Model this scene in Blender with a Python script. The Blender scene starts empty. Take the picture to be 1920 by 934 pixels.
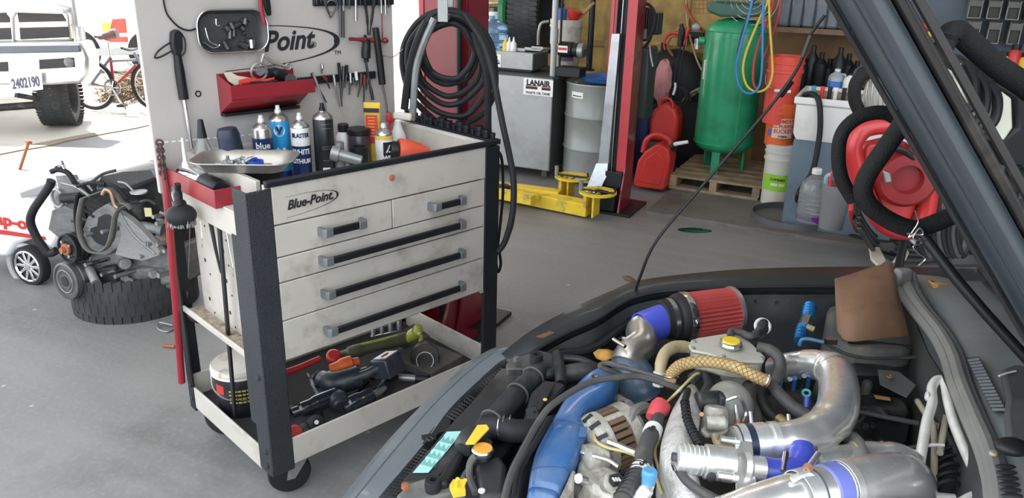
import bpy, math, random
from mathutils import Vector as V, Matrix
random.seed(7)
D = bpy.data
SC = bpy.context.scene
COL = SC.collection
# ------------------------------------------------------------------ camera model
CH = 1.75; FP = 1435.0; PIT = math.radians(20.2); ROL = math.radians(1.5)
F_ = V((0, math.cos(PIT), -math.sin(PIT))); U0 = V((0, math.sin(PIT), math.cos(PIT))); R0 = V((1, 0, 0))
R_ = R0*math.cos(ROL) + U0*math.sin(ROL); U_ = U0*math.cos(ROL) - R0*math.sin(ROL)
CAM = V((0, 0, CH))
def ray(x, y): return F_ + R_*((x-960)/FP) + U_*((467-y)/FP)
def W(x, y, z=0.0):                       # point of height z
    d = ray(x, y); return CAM + d*((z-CH)/d.z)
def WY(x, y, Y):                          # point of depth Y
    d = ray(x, y); return CAM + d*(Y/d.y)
def WL(pts, z): return [W(a, b, z) for a, b in pts]
def WZ(pts): return [W(a, b, c) for a, b, c in pts]
def WYs(pts): return [WY(a, b, c) for a, b, c in pts]
FR = Matrix.Identity(4)                   # frame the builder works in
# tool cart frame
CA = math.radians(45.2)
CO = W(513, 892, .14); CO.z = 0
MC = Matrix.Translation(CO) @ Matrix.Rotation(CA, 4, 'Z')
MCI = MC.inverted()
def K(x, y, u=None, v=None, z=None):      # point of the tool cart's own frame
    c = MCI @ CAM; d = MCI.to_3x3() @ ray(x, y)
    if u is not None: t = (u-c.x)/d.x
    elif v is not None: t = (v-c.y)/d.y
    else: t = (z-c.z)/d.z
    return c + d*t
# ------------------------------------------------------------------ materials
MATS = {}
def mat(name, col, rough=.5, metal=0., var=.12, scale=6., dirt=None, damt=.5, dscale=3., dlo=.5, dhi=.7, bump=0., bscale=60., spec=.5, trans=0., coat=0., emis=None, alpha=1., vcol2=None, rvar=.1):
    if name in MATS: return MATS[name]
    m = D.materials.new(name); m.use_nodes = True; nt = m.node_tree; N = nt.nodes; L = nt.links
    b = N['Principled BSDF']
    b.inputs['Roughness'].default_value = rough; b.inputs['Metallic'].default_value = metal
    b.inputs['Specular IOR Level'].default_value = spec
    b.inputs['Transmission Weight'].default_value = trans; b.inputs['Coat Weight'].default_value = coat
    b.inputs['Alpha'].default_value = alpha
    if emis: b.inputs['Emission Color'].default_value = (*emis[0], 1); b.inputs['Emission Strength'].default_value = emis[1]
    tc = N.new('ShaderNodeTexCoord')
    n1 = N.new('ShaderNodeTexNoise'); n1.inputs['Scale'].default_value = scale; n1.inputs['Detail'].default_value = 6
    L.new(tc.outputs['Object'], n1.inputs['Vector'])
    mx = N.new('ShaderNodeMix'); mx.data_type = 'RGBA'
    mr = N.new('ShaderNodeMapRange'); mr.inputs[1].default_value = .3; mr.inputs[2].default_value = .7
    L.new(n1.outputs['Fac'], mr.inputs[0]); L.new(mr.outputs[0], mx.inputs[0])
    c2 = vcol2 or tuple(min(1, c*(1+var)) for c in col)
    mx.inputs[6].default_value = (*[c*(1-var) for c in col], 1); mx.inputs[7].default_value = (*c2, 1)
    out = mx.outputs[2]
    if dirt:
        n2 = N.new('ShaderNodeTexNoise'); n2.inputs['Scale'].default_value = dscale; n2.inputs['Detail'].default_value = 9; n2.inputs['Roughness'].default_value = .65
        L.new(tc.outputs['Object'], n2.inputs['Vector'])
        r2 = N.new('ShaderNodeMapRange'); r2.inputs[1].default_value = dlo; r2.inputs[2].default_value = dhi; r2.inputs[4].default_value = damt
        L.new(n2.outputs['Fac'], r2.inputs[0])
        m2 = N.new('ShaderNodeMix'); m2.data_type = 'RGBA'; m2.inputs[7].default_value = (*dirt, 1)
        L.new(r2.outputs[0], m2.inputs[0]); L.new(out, m2.inputs[6]); out = m2.outputs[2]
    L.new(out, b.inputs['Base Color'])
    if rvar:
        r3 = N.new('ShaderNodeMapRange'); r3.inputs[3].default_value = max(0.02, rough-rvar); r3.inputs[4].default_value = min(1, rough+rvar)
        L.new(n1.outputs['Fac'], r3.inputs[0]); L.new(r3.outputs[0], b.inputs['Roughness'])
    if bump:
        n4 = N.new('ShaderNodeTexNoise'); n4.inputs['Scale'].default_value = bscale; n4.inputs['Detail'].default_value = 4
        L.new(tc.outputs['Object'], n4.inputs['Vector'])
        bp = N.new('ShaderNodeBump'); bp.inputs['Strength'].default_value = bump; bp.inputs['Distance'].default_value = .01
        L.new(n4.outputs['Fac'], bp.inputs['Height']); L.new(bp.outputs[0], b.inputs['Normal'])
    MATS[name] = m; return m
# ------------------------------------------------------------------ mesh builder
def basis(ax):
    ax = V(ax).normalized(); t = V((0, 0, 1)) if abs(ax.z) < .9 else V((1, 0, 0))
    a = ax.cross(t).normalized(); return a, ax.cross(a).normalized(), ax
def spline(P, k=6, closed=False):
    P = [V(p) for p in P]; n = len(P)
    if n < 3: return P
    out = []
    rng = range(n) if closed else range(n-1)
    for i in rng:
        if closed: p0, p1, p2, p3 = P[(i-1) % n], P[i], P[(i+1) % n], P[(i+2) % n]
        else: p0 = P[i-1] if i else P[0]*2-P[1]; p1 = P[i]; p2 = P[i+1]; p3 = P[i+2] if i+2 < n else P[-1]*2-P[-2]
        for j in range(k):
            t = j/k; out.append(.5*((2*p1)+(p2-p0)*t+(2*p0-5*p1+4*p2-p3)*t*t+(3*p1-p0-3*p2+p3)*t**3))
    if not closed: out.append(P[-1])
    return out
class B:
    def __init__(s): s.v = []; s.f = []
    def add(s, vs, fs):
        o = len(s.v); s.v += [V(a) for a in vs]; s.f += [tuple(i+o for i in f) for f in fs]; return s
    def bx(s, x0, x1, y0, y1, z0, z1):
        return s.add([(x0,y0,z0),(x1,y0,z0),(x1,y1,z0),(x0,y1,z0),(x0,y0,z1),(x1,y0,z1),(x1,y1,z1),(x0,y1,z1)],
                     [(0,3,2,1),(4,5,6,7),(0,1,5,4),(1,2,6,5),(2,3,7,6),(3,0,4,7)])
    def box(s, c, sz, rz=0, rx=0, ry=0, M=None):
        R = M or (Matrix.Rotation(rz, 3, 'Z') @ Matrix.Rotation(ry, 3, 'Y') @ Matrix.Rotation(rx, 3, 'X'))
        t = B().bx(-sz[0]/2, sz[0]/2, -sz[1]/2, sz[1]/2, -sz[2]/2, sz[2]/2)
        return s.add([V(c)+R@a for a in t.v], t.f)
    def bar(s, a, b, w, h, up=(0, 0, 1)):
        a = V(a); b = V(b); d = (b-a).normalized(); q = d.cross(V(up))
        q = q.normalized() if q.length > 1e-4 else V((1,0,0)); p = q.cross(d)
        vs = [e+q*(w/2*i)+p*(h/2*j) for e in (a, b) for i, j in ((-1,-1),(1,-1),(1,1),(-1,1))]
        return s.add(vs, [(0,3,2,1),(4,5,6,7),(0,1,5,4),(1,2,6,5),(2,3,7,6),(3,0,4,7)])
    def lathe(s, a, ax, prof, n=24, arc=None):
        p, q, d = basis(ax); a = V(a); vs = []; fs = []
        for r, h in prof:
            for i in range(n):
                t = 2*math.pi*i/n; vs.append(a+d*h+(p*math.cos(t)+q*math.sin(t))*max(r, 1e-5))
        m = len(prof)
        for j in range(m-1):
            for i in range(n):
                k = (i+1) % n; fs.append((j*n+i, j*n+k, (j+1)*n+k, (j+1)*n+i))
        fs.append(tuple(range(n-1, -1, -1))); fs.append(tuple((m-1)*n+i for i in range(n)))
        return s.add(vs, fs)
    def ring(s, a, ax, prof, n=24):        # closed profile, no caps
        p, q, d = basis(ax); a = V(a); vs = []; fs = []; m = len(prof)
        for r, h in prof:
            for i in range(n):
                t = 2*math.pi*i/n; vs.append(a+d*h+(p*math.cos(t)+q*math.sin(t))*r)
        for j in range(m):
            for i in range(n):
                k = (i+1) % n; j2 = (j+1) % m; fs.append((j*n+i, j*n+k, j2*n+k, j2*n+i))
        return s.add(vs, fs)
    def cyl(s, a, b, r, r2=None, n=20):
        a = V(a); b = V(b); return s.lathe(a, b-a, [(r, 0), (r if r2 is None else r2, (b-a).length)], n)
    def tube(s, P, r, n=8, k=6, closed=False, sm=True):
        Q = spline(P, k, closed) if sm else [V(p) for p in P]
        m = len(Q); vs = []; fs = []
        up = None
        for i in range(m):
            if closed: d = Q[(i+1) % m]-Q[i-1]
            else: d = Q[min(i+1, m-1)]-Q[max(i-1, 0)]
            if d.length < 1e-9: d = V((0,0,1))
            d.normalize()
            if up is None: up = basis(d)[0]
            up = (up-d*up.dot(d)); up = up.normalized() if up.length > 1e-5 else basis(d)[0]
            w = d.cross(up)
            rr = r if not isinstance(r, (list, tuple)) else r[0]+(r[-1]-r[0])*i/(m-1) if len(r) == 2 else r[min(len(r)-1, int(round(i/(m-1)*(len(r)-1))))]
            for j in range(n):
                t = 2*math.pi*j/n; vs.append(Q[i]+(up*math.cos(t)+w*math.sin(t))*rr)
        for i in range(m if closed else m-1):
            for j in range(n):
                k2 = (j+1) % n; i2 = (i+1) % m; fs.append((i*n+j, i*n+k2, i2*n+k2, i2*n+j))
        if not closed: fs.append(tuple(range(n-1, -1, -1))); fs.append(tuple((m-1)*n+j for j in range(n)))
        return s.add(vs, fs)
    def torus(s, c, ax, R, r, n=28, m=8, sq=1.):
        p, q, d = basis(ax); c = V(c); vs = []; fs = []
        for i in range(n):
            t = 2*math.pi*i/n; e = p*math.cos(t)+q*math.sin(t)
            for j in range(m):
                u = 2*math.pi*j/m; vs.append(c+e*(R+r*math.cos(u))+d*(r*sq*math.sin(u)))
        for i in range(n):
            for j in range(m):
                k = (j+1) % m; l = (i+1) % n; fs.append((i*m+j, l*m+j, l*m+k, i*m+k))
        return s.add(vs, fs)
    def prism(s, P, vec):
        P = [V(p) for p in P]; n = len(P); vec = V(vec)
        return s.add(P+[p+vec for p in P], [tuple(range(n-1, -1, -1)), tuple(range(n, 2*n))]+[(i, (i+1) % n, n+(i+1) % n, n+i) for i in range(n)])
    def poly(s, P): return s.add(P, [tuple(range(len(P)))])
    def ell(s, c, rr, M=None, n=16, m=10):
        c = V(c); vs = []; fs = []
        for j in range(m+1):
            a = math.pi*j/m
            for i in range(n):
                t = 2*math.pi*i/n; p = V((rr[0]*math.sin(a)*math.cos(t), rr[1]*math.sin(a)*math.sin(t), rr[2]*math.cos(a)))
                vs.append(c+(M@p if M else p))
        for j in range(m):
            for i in range(n):
                k = (i+1) % n; fs.append((j*n+i, (j+1)*n+i, (j+1)*n+k, j*n+k))
        return s.add(vs, fs)
    def grid(s, rows):
        m = len(rows); n = len(rows[0]); vs = [p for r in rows for p in r]
        return s.add(vs, [(i*n+j, i*n+j+1, (i+1)*n+j+1, (i+1)*n+j) for i in range(m-1) for j in range(n-1)])
    def rrect(s, c, ax, up, w, h, t, rad, nseg=5):     # rounded plate, thickness t along ax
        ax = V(ax).normalized(); up = V(up).normalized(); rt = up.cross(ax); c = V(c); P = []
        for sx, sy, a0 in ((1,1,0),(-1,1,90),(-1,-1,180),(1,-1,270)):
            for i in range(nseg+1):
                a = math.radians(a0+90*i/nseg)
                P.append(c+rt*(sx*(w/2-rad)+rad*math.cos(a))+up*(sy*(h/2-rad)+rad*math.sin(a)))
        return s.prism(P, ax*t)
WM = {}
def _mesh(name, mb, M, m, smooth, bev, solid, sub=0):
    me = D.meshes.new(name); me.from_pydata([tuple(M @ a) for a in mb.v], [], mb.f); me.validate(); me.update()
    import bmesh
    bm = bmesh.new(); bm.from_mesh(me); bmesh.ops.recalc_face_normals(bm, faces=bm.faces); bm.to_mesh(me); bm.free()
    me.materials.append(m)
    if smooth:
        me.shade_smooth(); me.set_sharp_from_angle(angle=math.radians(smooth))
    o = D.objects.new(name, me); COL.objects.link(o)
    if solid: md = o.modifiers.new('s', 'SOLIDIFY'); md.thickness = solid; md.offset = 0
    if sub: md = o.modifiers.new('u', 'SUBSURF'); md.levels = sub; md.render_levels = sub
    if bev: md = o.modifiers.new('b', 'BEVEL'); md.width = bev; md.segments = 2; md.limit_method = 'ANGLE'; md.angle_limit = math.radians(40)
    return o
def part(name, mb, m, parent, smooth=35, bev=0, solid=0, label=None, sub=0):
    o = _mesh(name, mb, WM[parent.name].inverted() @ FR, m, smooth, bev, solid, sub)
    o.parent = parent; WM[o.name] = WM[parent.name]
    if label: o['label'] = label
    return o
def thing(name, label, cat, loc, group=None, rz=0):
    o = D.objects.new(name, None); COL.objects.link(o); o.empty_display_size = .05
    M = FR @ Matrix.Translation(V(loc)) @ Matrix.Rotation(rz, 4, 'Z')
    o.location = M.translation; o.rotation_euler = M.to_euler(); WM[o.name] = M
    o['label'] = label; o['category'] = cat
    if group: o['group'] = group
    return o
def solo(name, mb, m, label, cat, group=None, smooth=35, bev=0, solid=0, kind=None, loc=None, sub=0):
    if loc is None:
        xs = [a.x for a in mb.v]; ys = [a.y for a in mb.v]; zs = [a.z for a in mb.v]
        loc = V(((min(xs)+max(xs))/2, (min(ys)+max(ys))/2, min(zs)))
    T = FR @ Matrix.Translation(V(loc))
    o = _mesh(name, mb, Matrix.Translation(-V(loc)), m, smooth, bev, solid, sub)
    o.location = T.translation; o.rotation_euler = T.to_euler(); WM[o.name] = T
    if label: o['label'] = label
    if cat: o['category'] = cat
    if group: o['group'] = group
    if kind: o['kind'] = kind
    return o
def struct(name, mb, m, **k): return solo(name, mb, m, k.pop('label', None), None, kind='structure', **k)
def copytree(o, M, label=None, group=None):   # M = new world matrix
    c = o.copy(); COL.objects.link(c); c.location = M.translation; c.rotation_euler = M.to_euler(); WM[c.name] = M
    if label: c['label'] = label
    if group: c['group'] = group
    for ch in o.children:
        d = ch.copy(); COL.objects.link(d); d.parent = c; WM[d.name] = M
        for g in ch.children:
            e = g.copy(); COL.objects.link(e); e.parent = d; WM[e.name] = M
    return c
FN = {}
def glyphs(s, size, shear=0, bold=0, ext=.0008, align='CENTER'):
    cu = D.curves.new('t', 'FONT'); cu.body = s; cu.size = size; cu.shear = shear; cu.extrude = ext; cu.align_x = align; cu.align_y = 'CENTER'; cu.offset = bold; cu.resolution_u = 3
    o = D.objects.new('t', cu); me = D.meshes.new_from_object(o)
    vs = [v.co.copy() for v in me.vertices]; fs = [tuple(p.vertices) for p in me.polygons]
    D.objects.remove(o); D.curves.remove(cu); D.meshes.remove(me); return vs, fs
def flat(mb, s, c, rt, up, size, **k):         # text on a plane
    sx = k.pop('sx', 1.)
    vs, fs = glyphs(s, size, **k); rt = V(rt).normalized(); up = V(up).normalized(); n = rt.cross(up); c = V(c)
    return mb.add([c+rt*(a.x*sx)+up*a.y+n*a.z for a in vs], fs)
def wrap(mb, s, base, r, z, ang, size, **k):   # text round an upright cylinder
    sx = k.pop('sx', 1.)
    vs, fs = glyphs(s, size, **k); base = V(base)
    out = []
    for a in vs:
        t = ang+a.x*sx/r; rr = r+a.z+.0006
        out.append(base+V((math.cos(t)*rr, math.sin(t)*rr, z+a.y)))
    return mb.add(out, fs)
def patch(mb, base, r, z0, z1, ang, half, n=12, t=.0006):
    base = V(base); rows = []
    for zz in (z0, z1): rows.append([base+V((math.cos(ang+half*(2*i/n-1))*(r+t), math.sin(ang+half*(2*i/n-1))*(r+t), zz)) for i in range(n+1)])
    return mb.grid(rows)
def facing(p):                                  # angle from p towards the camera, in the frame
    q = FR.inverted() @ CAM; p = V(p); return math.atan2(q.y-p.y, q.x-p.x)
def setfr(M=None):
    global FR
    FR = M if M is not None else Matrix.Identity(4)
# common materials
WHITE = mat('cart_white', (.50,.465,.415), .38, var=.05, dirt=(.20,.16,.12), damt=.7, dscale=9, dlo=.52, dhi=.78)
BLKPL = mat('black_plastic', (.011,.012,.014), .42, var=.3, spec=.35)
BLKRB = mat('black_rubber', (.013,.013,.015), .62, var=.3, spec=.35)
DGREY = mat('dark_grey_plastic', (.045,.05,.055), .5, var=.25, dirt=(.12,.11,.10), dscale=8)
GREYM = mat('grey_metal', (.30,.31,.31), .42, metal=.6, var=.2, dirt=(.12,.10,.08), dscale=12)
STEEL = mat('steel', (.62,.62,.62), .25, metal=1, var=.12)
CHROME = mat('chrome', (.85,.85,.86), .08, metal=1, var=.03, rvar=.04, scale=20)
ALU = mat('cast_aluminium', (.46,.44,.40), .5, metal=.55, var=.2, scale=25, dirt=(.16,.13,.09), dscale=14, damt=.7, bump=.25, bscale=90)
RED = mat('red_paint', (.27,.018,.028), .35, var=.12, dirt=(.10,.02,.02), dscale=6)
REDPL = mat('red_plastic', (.55,.035,.03), .4, var=.12)
BLUEPL = mat('blue_plastic', (.04,.16,.50), .35, var=.1)
BLUESI = mat('blue_silicone', (.06,.085,.50), .28, var=.1, coat=.3)
PAPER = mat('white_label', (.75,.75,.73), .6, var=.04)
INK = mat('black_ink', (.015,.015,.018), .6, var=0)
REDINK = mat('red_ink', (.6,.03,.03), .6, var=0)
YEL = mat('yellow_plastic', (.75,.50,.04), .45, var=.1)
ORG = mat('orange_plastic', (.75,.14,.03), .45, var=.1)
# ------------------------------------------------------------------ camera, world, light
cd = D.cameras.new('camera'); cam = D.objects.new('camera', cd); COL.objects.link(cam)
cd.sensor_width = 36; cd.lens = 36*FP/1920; cd.clip_start = .02; cd.clip_end = 300
m3 = Matrix((R_, U_, -F_)).transposed(); cam.matrix_world = Matrix.Translation(CAM) @ m3.to_4x4(); SC.camera = cam
w = D.worlds.new('world'); SC.world = w; w.use_nodes = True; nt = w.node_tree
bg = nt.nodes['Background']; bg.inputs[0].default_value = (.86, .93, 1, 1); bg.inputs[1].default_value = 3.4
SC.view_settings.view_transform = 'Standard'; SC.view_settings.look = 'None'; SC.view_settings.gamma = 1
SC.view_settings.exposure = 0.0; SC.view_settings.use_curve_mapping = False
BA = math.radians(-25.6); MB_ = Matrix.Rotation(BA, 4, 'Z'); MBI = MB_.inverted()
def BK(x, y, u=None, v=None, z=None):
    c = MBI @ CAM; d = MBI.to_3x3() @ ray(x, y)
    if u is not None: t = (u-c.x)/d.x
    elif v is not None: t = (v-c.y)/d.y
    else: t = (z-c.z)/d.z
    return c + d*t
def BW(p): p = MBI @ V(p); return p
sl = D.lights.new('sun', 'SUN'); sl.energy = 17; sl.angle = .01; sl.color = (1, .95, .88)
so = D.objects.new('sun', sl); COL.objects.link(so)
sd = MB_.to_3x3() @ V((-.50, .22, 1.25)); so.rotation_euler = sd.to_track_quat('Z', 'Y').to_euler(); so.location = (-6, 9, 8)
# ------------------------------------------------------------------ building
setfr(MB_)
def floor_mat():
    m = mat('concrete_floor', (.190,.184,.180), .55, var=.14, scale=1.6, dirt=(.06,.056,.052), damt=.7, dscale=1.1, dlo=.56, dhi=.80, bump=.18, bscale=22)
    nt = m.node_tree; N = nt.nodes; L = nt.links; b = N['Principled BSDF']
    src = b.inputs['Base Color'].links[0].from_socket
    tc = N['Texture Coordinate']
    def layer(src, fac_socket, col):
        mm = N.new('ShaderNodeMix'); mm.data_type = 'RGBA'; mm.inputs[7].default_value = (*col, 1)
        L.new(fac_socket, mm.inputs[0]); L.new(src, mm.inputs[6]); return mm.outputs[2]
    # fine grit, trowel streaks, cracks, paint flecks
    n = N.new('ShaderNodeTexNoise'); n.inputs['Scale'].default_value = 45; n.inputs['Detail'].default_value = 8; L.new(tc.outputs['Object'], n.inputs['Vector'])
    r = N.new('ShaderNodeMapRange'); r.inputs[1].default_value = .5; r.inputs[2].default_value = .75; r.inputs[4].default_value = .35; L.new(n.outputs['Fac'], r.inputs[0])
    src = layer(src, r.outputs[0], (.30,.29,.28))
    mp = N.new('ShaderNodeMapping'); mp.inputs['Scale'].default_value = (.5, 5, 1); mp.inputs['Rotation'].default_value = (0, 0, .5); L.new(tc.outputs['Object'], mp.inputs[0])
    n = N.new('ShaderNodeTexNoise'); n.inputs['Scale'].default_value = 1.7; n.inputs['Detail'].default_value = 7; L.new(mp.outputs[0], n.inputs['Vector'])
    r = N.new('ShaderNodeMapRange'); r.inputs[1].default_value = .45; r.inputs[2].default_value = .8; r.inputs[4].default_value = .45; L.new(n.outputs['Fac'], r.inputs[0])
    src = layer(src, r.outputs[0], (.27,.26,.25))
    vo = N.new('ShaderNodeTexVoronoi'); vo.inputs['Scale'].default_value = 4.5; L.new(tc.outputs['Object'], vo.inputs['Vector'])
    r = N.new('ShaderNodeMapRange'); r.inputs[1].default_value = .035; r.inputs[2].default_value = .05; r.inputs[3].default_value = .8; r.inputs[4].default_value = 0; L.new(vo.outputs['Distance'], r.inputs[0])
    src = layer(src, r.outputs[0], (.42,.41,.39))
    L.new(src, b.inputs['Base Color']); return m
FLM = floor_mat()
struct('floor', B().bx(-7.3, 9, -9, 7.5, -.2, 0), FLM, smooth=0, loc=(0,0,-.2))
# raised slab along the back wall, broken front edge
e = []
x = -3.0
xs = [(-1.5 + i*.12) for i in range(75)]
edge = [V((a, 5.50+random.uniform(-.025, .025), 0)) for a in xs]
P = [V((-1.5, 7.48, 0))]+edge+[V((xs[-1], 7.48, 0))]
SLM = mat('slab_concrete', (.135,.122,.11), .7, var=.2, scale=2.5, dirt=(.05,.04,.035), damt=.7, dscale=2, bump=.5, bscale=30)
struct('trim_1', B().prism(P, (0, 0, .03)), SLM, smooth=0, label='raised concrete slab along the back wall')
FOAM = mat('spray_foam', (.40,.27,.085), .8, var=.3, scale=7, dirt=(.12,.075,.03), damt=.7, dscale=3, bump=1.0, bscale=11)
struct('wall_back', B().bx(-4.15, 9, 7.5, 7.7, 0, 4.4), FOAM, smooth=0)
struct('ceiling', B().bx(-7.5, 9, .4, 7.7, 4.4, 4.55), mat('ceiling_white', (.5,.5,.49), .8), smooth=0)  # unseen ceiling, cut short so open sky lights the engine bay
struct('wall_right', B().bx(9, 9.2, -1.6, 7.7, 0, 4.4), mat('block_wall', (.35,.36,.37), .8), smooth=0)
struct('trim_2', B().bx(-7.5, -7.3, .4, 7.7, 3.75, 4.4), mat('header_paint', (.4,.4,.4), .7), smooth=0, label='door header along the left side')
struct('trim_3', B().bx(-7.3, -4.15, 7.5, 7.7, 3.75, 4.4), MATS['header_paint'], smooth=0, label='door header beside the back wall')
# studs on the foam wall, and a horizontal blocking
WD = mat('stud_wood', (.33,.21,.08), .75, var=.25, scale=9, dirt=(.08,.05,.02), bump=.3)
for i, px in enumerate((1140, 1285)):
    p = BK(px, 60, v=7.48); struct('trim_%d' % (i+4), B().bx(p.x-.02, p.x+.03, 7.455, 7.5, 0, 4.4), WD, smooth=0)
p = BK(1090, 78, v=7.48); struct('trim_6', B().bx(p.x-.6, p.x+1.4, 7.46, 7.5, p.z-.03, p.z+.02), WD, smooth=0)
# blue grey panel covering the right of the wall, plywood left of it
p = BK(1655, 60, v=7.47); q = BK(1440, 60, v=7.47)
struct('wall_panel', B().bx(p.x, 9, 7.44, 7.5, 0, 4.4), mat('blue_grey_panel', (.085,.11,.14), .6, var=.1), smooth=0)
struct('wall_plywood', B().bx(q.x, p.x, 7.45, 7.5, 0, 4.4), mat('plywood', (.20,.115,.05), .75, var=.3, dirt=(.05,.03,.015)), smooth=0)
# glowing strips added out of view under the ceiling as fill light
LG = mat('fill_glow', (.9,.9,.9), .5, emis=((1,.97,.92), 9))
for i, (x, y) in enumerate(((-2.2, 1.2), (1.6, 1.2), (1.8, 4.6), (-1.8, 4.6))):
    t = thing('fill_strip', 'long white glowing strip added under the ceiling as unseen fill light', 'fill light', (x, y, 4.25), 'added ceiling fill strips')
    part('fill_housing', B().bx(x-.7, x+.7, y-.12, y+.12, 4.33, 4.399), WHITE, t)
    part('fill_panel', B().bx(x-.68, x+.68, y-.1, y+.1, 4.30, 4.33), LG, t)
# ------------------------------------------------------------------ outdoors
GRD = mat('yard_concrete', (.5,.46,.40), .8, var=.12, scale=.8, dirt=(.28,.23,.17), dscale=.9, damt=.6, bump=.2, bscale=8)
struct('ground', B().bx(-60, -7.3, -40, 60, -.2, -.01).bx(-7.3, 40, 7.7, 60, -.2, -.01), GRD, smooth=0)
# cracked sill at the door
E_ = []
for i in range(40): E_.append(V((-7.28+random.uniform(-.03,.03), 1+i*.16, 0)))
struct('trim_7', B().prism(E_+[V((-7.42+random.uniform(-.02,.02), 1+i*.16, 0)) for i in range(39, -1, -1)], (0,0,.012)), mat('sill', (.22,.17,.12), .8, bump=.5), smooth=0, label='crumbling door sill')
setfr()
# ------------------------------------------------------------------ the tool cart (own frame: u along the front, v into depth)
setfr(MC)
LEG = mat('textured_leg', (.020,.024,.030), .55, var=.25, bump=.6, bscale=260)
TRIM = mat('black_trim', (.011,.013,.016), .5, var=.2, spec=.35)
HGREY = mat('handle_cap', (.17,.18,.19), .35, metal=.3)
INNER = mat('cart_white_inside', (.58,.56,.53), .5, var=.06, dirt=(.22,.18,.14), damt=.6, dscale=8, dlo=.5, dhi=.7)
cart = thing('tool_cart', 'large off-white rolling tool cart with dark grey corner posts, black-gripped drawers and tall pegboard', 'tool cart', (.5, .3, 0))
# posts
part('corner_post', B().bx(0, .078, -.004, .004, .132, 1.118).bx(-.004, .004, -.004, .085, .132, 1.118), LEG, cart, bev=.006)
part('corner_post', B().bx(.945, 1.018, -.004, .004, .14, 1.118).bx(1.012, 1.018, -.004, .085, .14, 1.118), TRIM, cart, bev=.006)
part('corner_post', B().bx(-.004, .004, .60, .645, .11, 1.09).bx(-.004, .05, .64, .648, .11, 1.09), TRIM, cart, bev=.002)
part('corner_post', B().bx(1.012, 1.018, .57, .645, .14, 1.10).bx(.96, 1.018, .64, .648, .14, 1.10), TRIM, cart, bev=.002)
for u, v, z in ((0,.03,.5),(0,.03,.22),(0,.03,.165),(0,.622,.22),(0,.622,.16)):
    part('post_bolt', B().lathe((-.005, v, z), (-1,0,0), [(.011,0),(.010,.003),(.004,.005)], 12), LEG, cart)
# cabinet body
T = .012
b = B().bx(.062, .078, .06, .56, .53, 1.13).bx(.945, .957, .002, .56, .53, 1.13)      # sides
b.bx(.07, .95, .548, .56, .53, 1.13).bx(.078, .945, .02, .55, .53, .545).bx(.07, .95, .012, .55, 1.0, 1.012)
b.bx(.058, .078, .004, .016, .53, 1.13).bx(.935, .955, .004, .016, .53, 1.13)
part('cabinet', b, WHITE, cart, bev=.002)
pan = part('top_panel', B().bx(.079, .944, -.003, .012, 1.003, 1.128), WHITE, cart, bev=.002)
lk = B().lathe((.514, -.003, 1.078), (0,-1,0), [(.011,0),(.011,.004),(.008,.005),(.003,.006)], 16)
part('lock', lk, mat('lock_red', (.45,.12,.08), .4), pan, label='round drawer lock with a worn red centre')
# emblem: script lettering and swoosh
em = B(); flat(em, 'Blue-Point.', (.205, -.0045, 1.058), (1,0,.03), (-.03,0,1), .040, shear=.35, bold=.0009, ext=.001, sx=.92)
def swoosh(mb, c, n, rt, up, w, h, y0, t0, t1, back=.0, k=28):
    c = V(c); rt = V(rt); up = V(up); n = V(n); pts = []
    outer = []; inner = []
    for i in range(k+1):
        a = math.pi*(-.5+i/k)
        outer.append(c+rt*(w*max(0, math.cos(a))**.8)+up*(h*math.sin(a)))
        tt = t0+(t1-t0)*math.cos(a)**1.5 if math.cos(a) > 0 else t0
        inner.append(c+rt*(w*max(0, math.cos(a))**.8-tt)+up*((h-t0)*math.sin(a)))
    vs = outer+inner; m = k+1
    mb.add([p+n*.0008 for p in vs], [(i, i+1, m+i+1, m+i) for i in range(k)]); return mb
def swoosh2(mb, tip, w, h, t, axu, n, lean=0):   # open arrow-like half ellipse pointing right
    tip = V(tip); rows = [[], []]
    for i in range(41):
        a = -1+2*i/40; s = abs(a)
        x = -w*(1-math.sqrt(max(0, 1-s*s)))**1.15; z = h*a+lean*x; tt = t*(1-.80*s**.8)
        rows[0].append(tip+V((x, 0, z))+V(n)); rows[1].append(tip+V((x-tt*1.2, 0, z-a*tt*.5))+V(n))
    mb.grid(rows); return mb
swoosh2(em, (.306, -.0045, 1.06), .185, .033, .007, None, (0,0,0), lean=.05)
part('emblem', em, INK, pan, label='black raised script emblem in a pointed oval')
# drawers
DZ = [(.898, .998), (.814, .894), (.684, .810), (.545, .680)]
def drawer(u0, u1, z0, z1, h0, h1, hz):
    d = part('drawer', B().bx(u0, u1, -.002, .012, z0, z1).bx(u0+.01, u1-.01, .012, .5, z0+.01, z1-.012), WHITE, cart, bev=.0025)
    part('handle', B().bx(h0+.03, h1-.03, -.042, -.030, hz-.012, hz+.012), BLKPL, d, bev=.003)
    for a, s in ((h0, 1), (h1, -1)):
        P = [V((a, -.002, hz-.014)), V((a+s*.012, -.002, hz-.014)), V((a+s*.018, -.030, hz-.014)), V((a+s*.034, -.030, hz-.014)), V((a+s*.034, -.045, hz-.014)), V((a+s*.008, -.045, hz-.014)), V((a, -.036, hz-.014))]
        part('handle_end', B().prism(P, (0,0,.028)), HGREY, d, bev=.002)
z0, z1 = DZ[0]
drawer(.080, .512, z0, z1, .222, .388, .952); drawer(.516, .943, z0, z1, .665, .822, .948)
for (z0, z1), hz in zip(DZ[1:], (.856, .740, .607)): drawer(.080, .943, z0, z1, .218, .822, hz)
# trim round the rim of the top well
b = B()
b.bx(.06, .965, -.010, .012, 1.122, 1.142)
part('rim_trim', b, TRIM, cart, bev=.004)
b = B().bx(.945, .965, .0, .57, 1.125, 1.138)
part('side_rim_trim', b, INNER, cart, bev=.002)
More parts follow.
